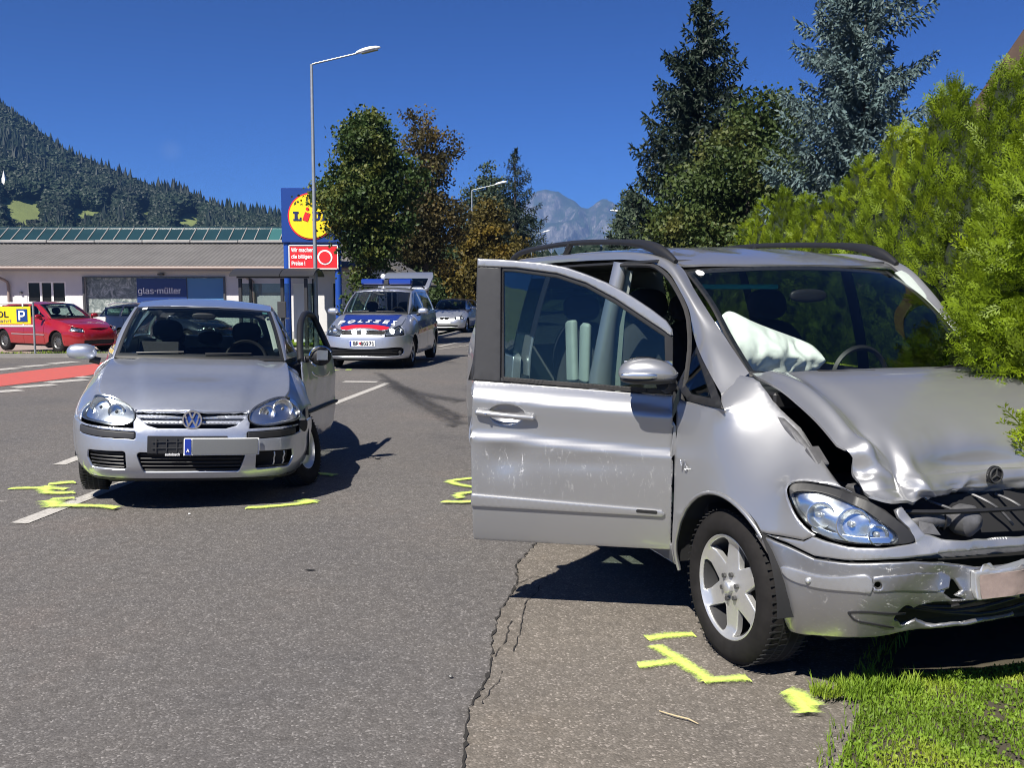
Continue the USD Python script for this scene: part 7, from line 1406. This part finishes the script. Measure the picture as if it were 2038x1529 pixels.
# ---------------- red hatchback and dark estate on the car park ----------------
lx, ly = -12.55, 28.6
redc = thing('red_car', 'small red hatchback parked behind the yellow parking sign', 'car', (lx, ly, float(G(0, ly))+.03), rotz=-31)
rc = Car(redc, 'red_paint', fo=.85, wb=2.55, ro=.70, W=1.70, zf=.72, zw=.98, xw=-.45, yw=.66, xt=-1.15, yt=.55, zt=1.385, H=1.46, xr=-2.95, zr=1.36, belt=(.95, 1.0), res=.10)
rH = rounded([(.50, .60), (.50, .69), (.90, .745), (.93, .66)], .03); rcut = unary_union([rH, sym(rH)]); rc.body(rcut, zb=.60)
uF = float(rc.ux(rc.ar*.8)); RL = rounded([(-.5, .25), (-.5, .38), (.5, .38), (.5, .25)], .03); RB = Polygon([(-uF, .21), (-uF-.02, .59), (-.96, .64), (-.49, .59), (-.49, .73), (.49, .73), (.49, .59), (.96, .64), (uF+.02, .59), (uF, .21)]).buffer(0)
rc.add('front_bumper', RB.difference(unary_union([RL, rcut.buffer(.006)])), res=.07); rc.add('air_intake', RL.buffer(.005), 'liner', off=-.02, res=.1, roll=0)
for sg in (-1, 1): rc.lamp(sg, rH, [(.62, .66, .04), (.80, .69, .04)])
rc.bonnet(); rc.cabin('glass'); rc.mirrors(mat='red_paint'); rc.wheels(6, 'steel', .19)
for sg in (-1, 1): part(redc, 'side_moulding', tube(np.array([rc.S(np.array(sg*float(rc.ux(x))), np.array(.52), .008) for x in np.linspace(-.5, -2.1, 10)]), .012, 6), 'alloy', smooth=50); part(redc, 'door_handle', pad(rc.S(np.array(sg*float(rc.ux(-1.45))), np.array(.86), .012), 1, (.06, .012, .012)), 'red_paint', smooth=True)
dk = thing('dark_car', 'dark blue estate car with chrome roof rails parked beside the red hatchback', 'car', (-10.15, 32.3, -.34), rotz=-22)
dc = Car(dk, 'dark_paint', fo=.90, wb=2.70, ro=1.0, W=1.78, zf=.70, zw=.98, xw=-.45, yw=.68, xt=-1.15, yt=.57, zt=1.37, H=1.46, xr=-3.6, zr=1.34, belt=(.95, .99), res=.11)
dH = rounded([(.50, .61), (.50, .69), (.90, .735), (.93, .65)], .03); dcut = unary_union([dH, sym(dH)]); dc.body(dcut, zb=.60); uF = float(dc.ux(dc.ar*.8)); DB = Polygon([(-uF, .21), (-uF-.02, .59), (-.96, .62), (-.49, .59), (-.49, .71), (.49, .71), (.49, .59), (.96, .62), (uF+.02, .59), (uF, .21)]).buffer(0)
dc.add('front_bumper', DB.difference(dcut.buffer(.006)), res=.08)
for sg in (-1, 1): dc.lamp(sg, dH, [(.65, .66, .04)]); part(dk, 'roof_rail', tube(smooth_line([(-1.25, sg*.55, 1.40), (-1.5, sg*.56, 1.47), (-3.1, sg*.56, 1.47), (-3.5, sg*.55, 1.38)], 4), .016, 6), 'chrome', smooth=50)
dc.bonnet(); dc.cabin('glass', pillar='dark_paint'); dc.mirrors(mat='dark_paint'); dc.wheels(5, 'alloy', .205)

# ---------------- small litter on the asphalt ----------------
for (px, py), lab, nm, c, mt, dims in (((618, 1138), 'thin black plastic strip lying on the open road', 'plastic_strip', 'debris', 'black_plastic', (.03, .004, .004)), ((897, 1352), 'small dark stone on the road left of the crack', 'pebble', 'stone', 'steel_dark', (.009, .007, .006)), ((377, 1025), 'tiny white chip on the road in front of the hatchback', 'paint_chip', 'debris', 'white_paint', (.010, .007, .004)), ((752, 915), 'small broken plastic piece at the edge of the hatchback shadow', 'plastic_fragment', 'debris', 'grey_plastic', (.03, .012, .01))):
    x, y = gp(px, py); m = trimesh.creation.icosphere(1, 1.0); v = np.array(m.vertices)*(1+np.random.default_rng(int(px)).normal(0, .12, (len(m.vertices), 1))); solo(nm, xf(T(v*dims, m.faces), (x, y, dims[2]+.004)), mt, lab, c)
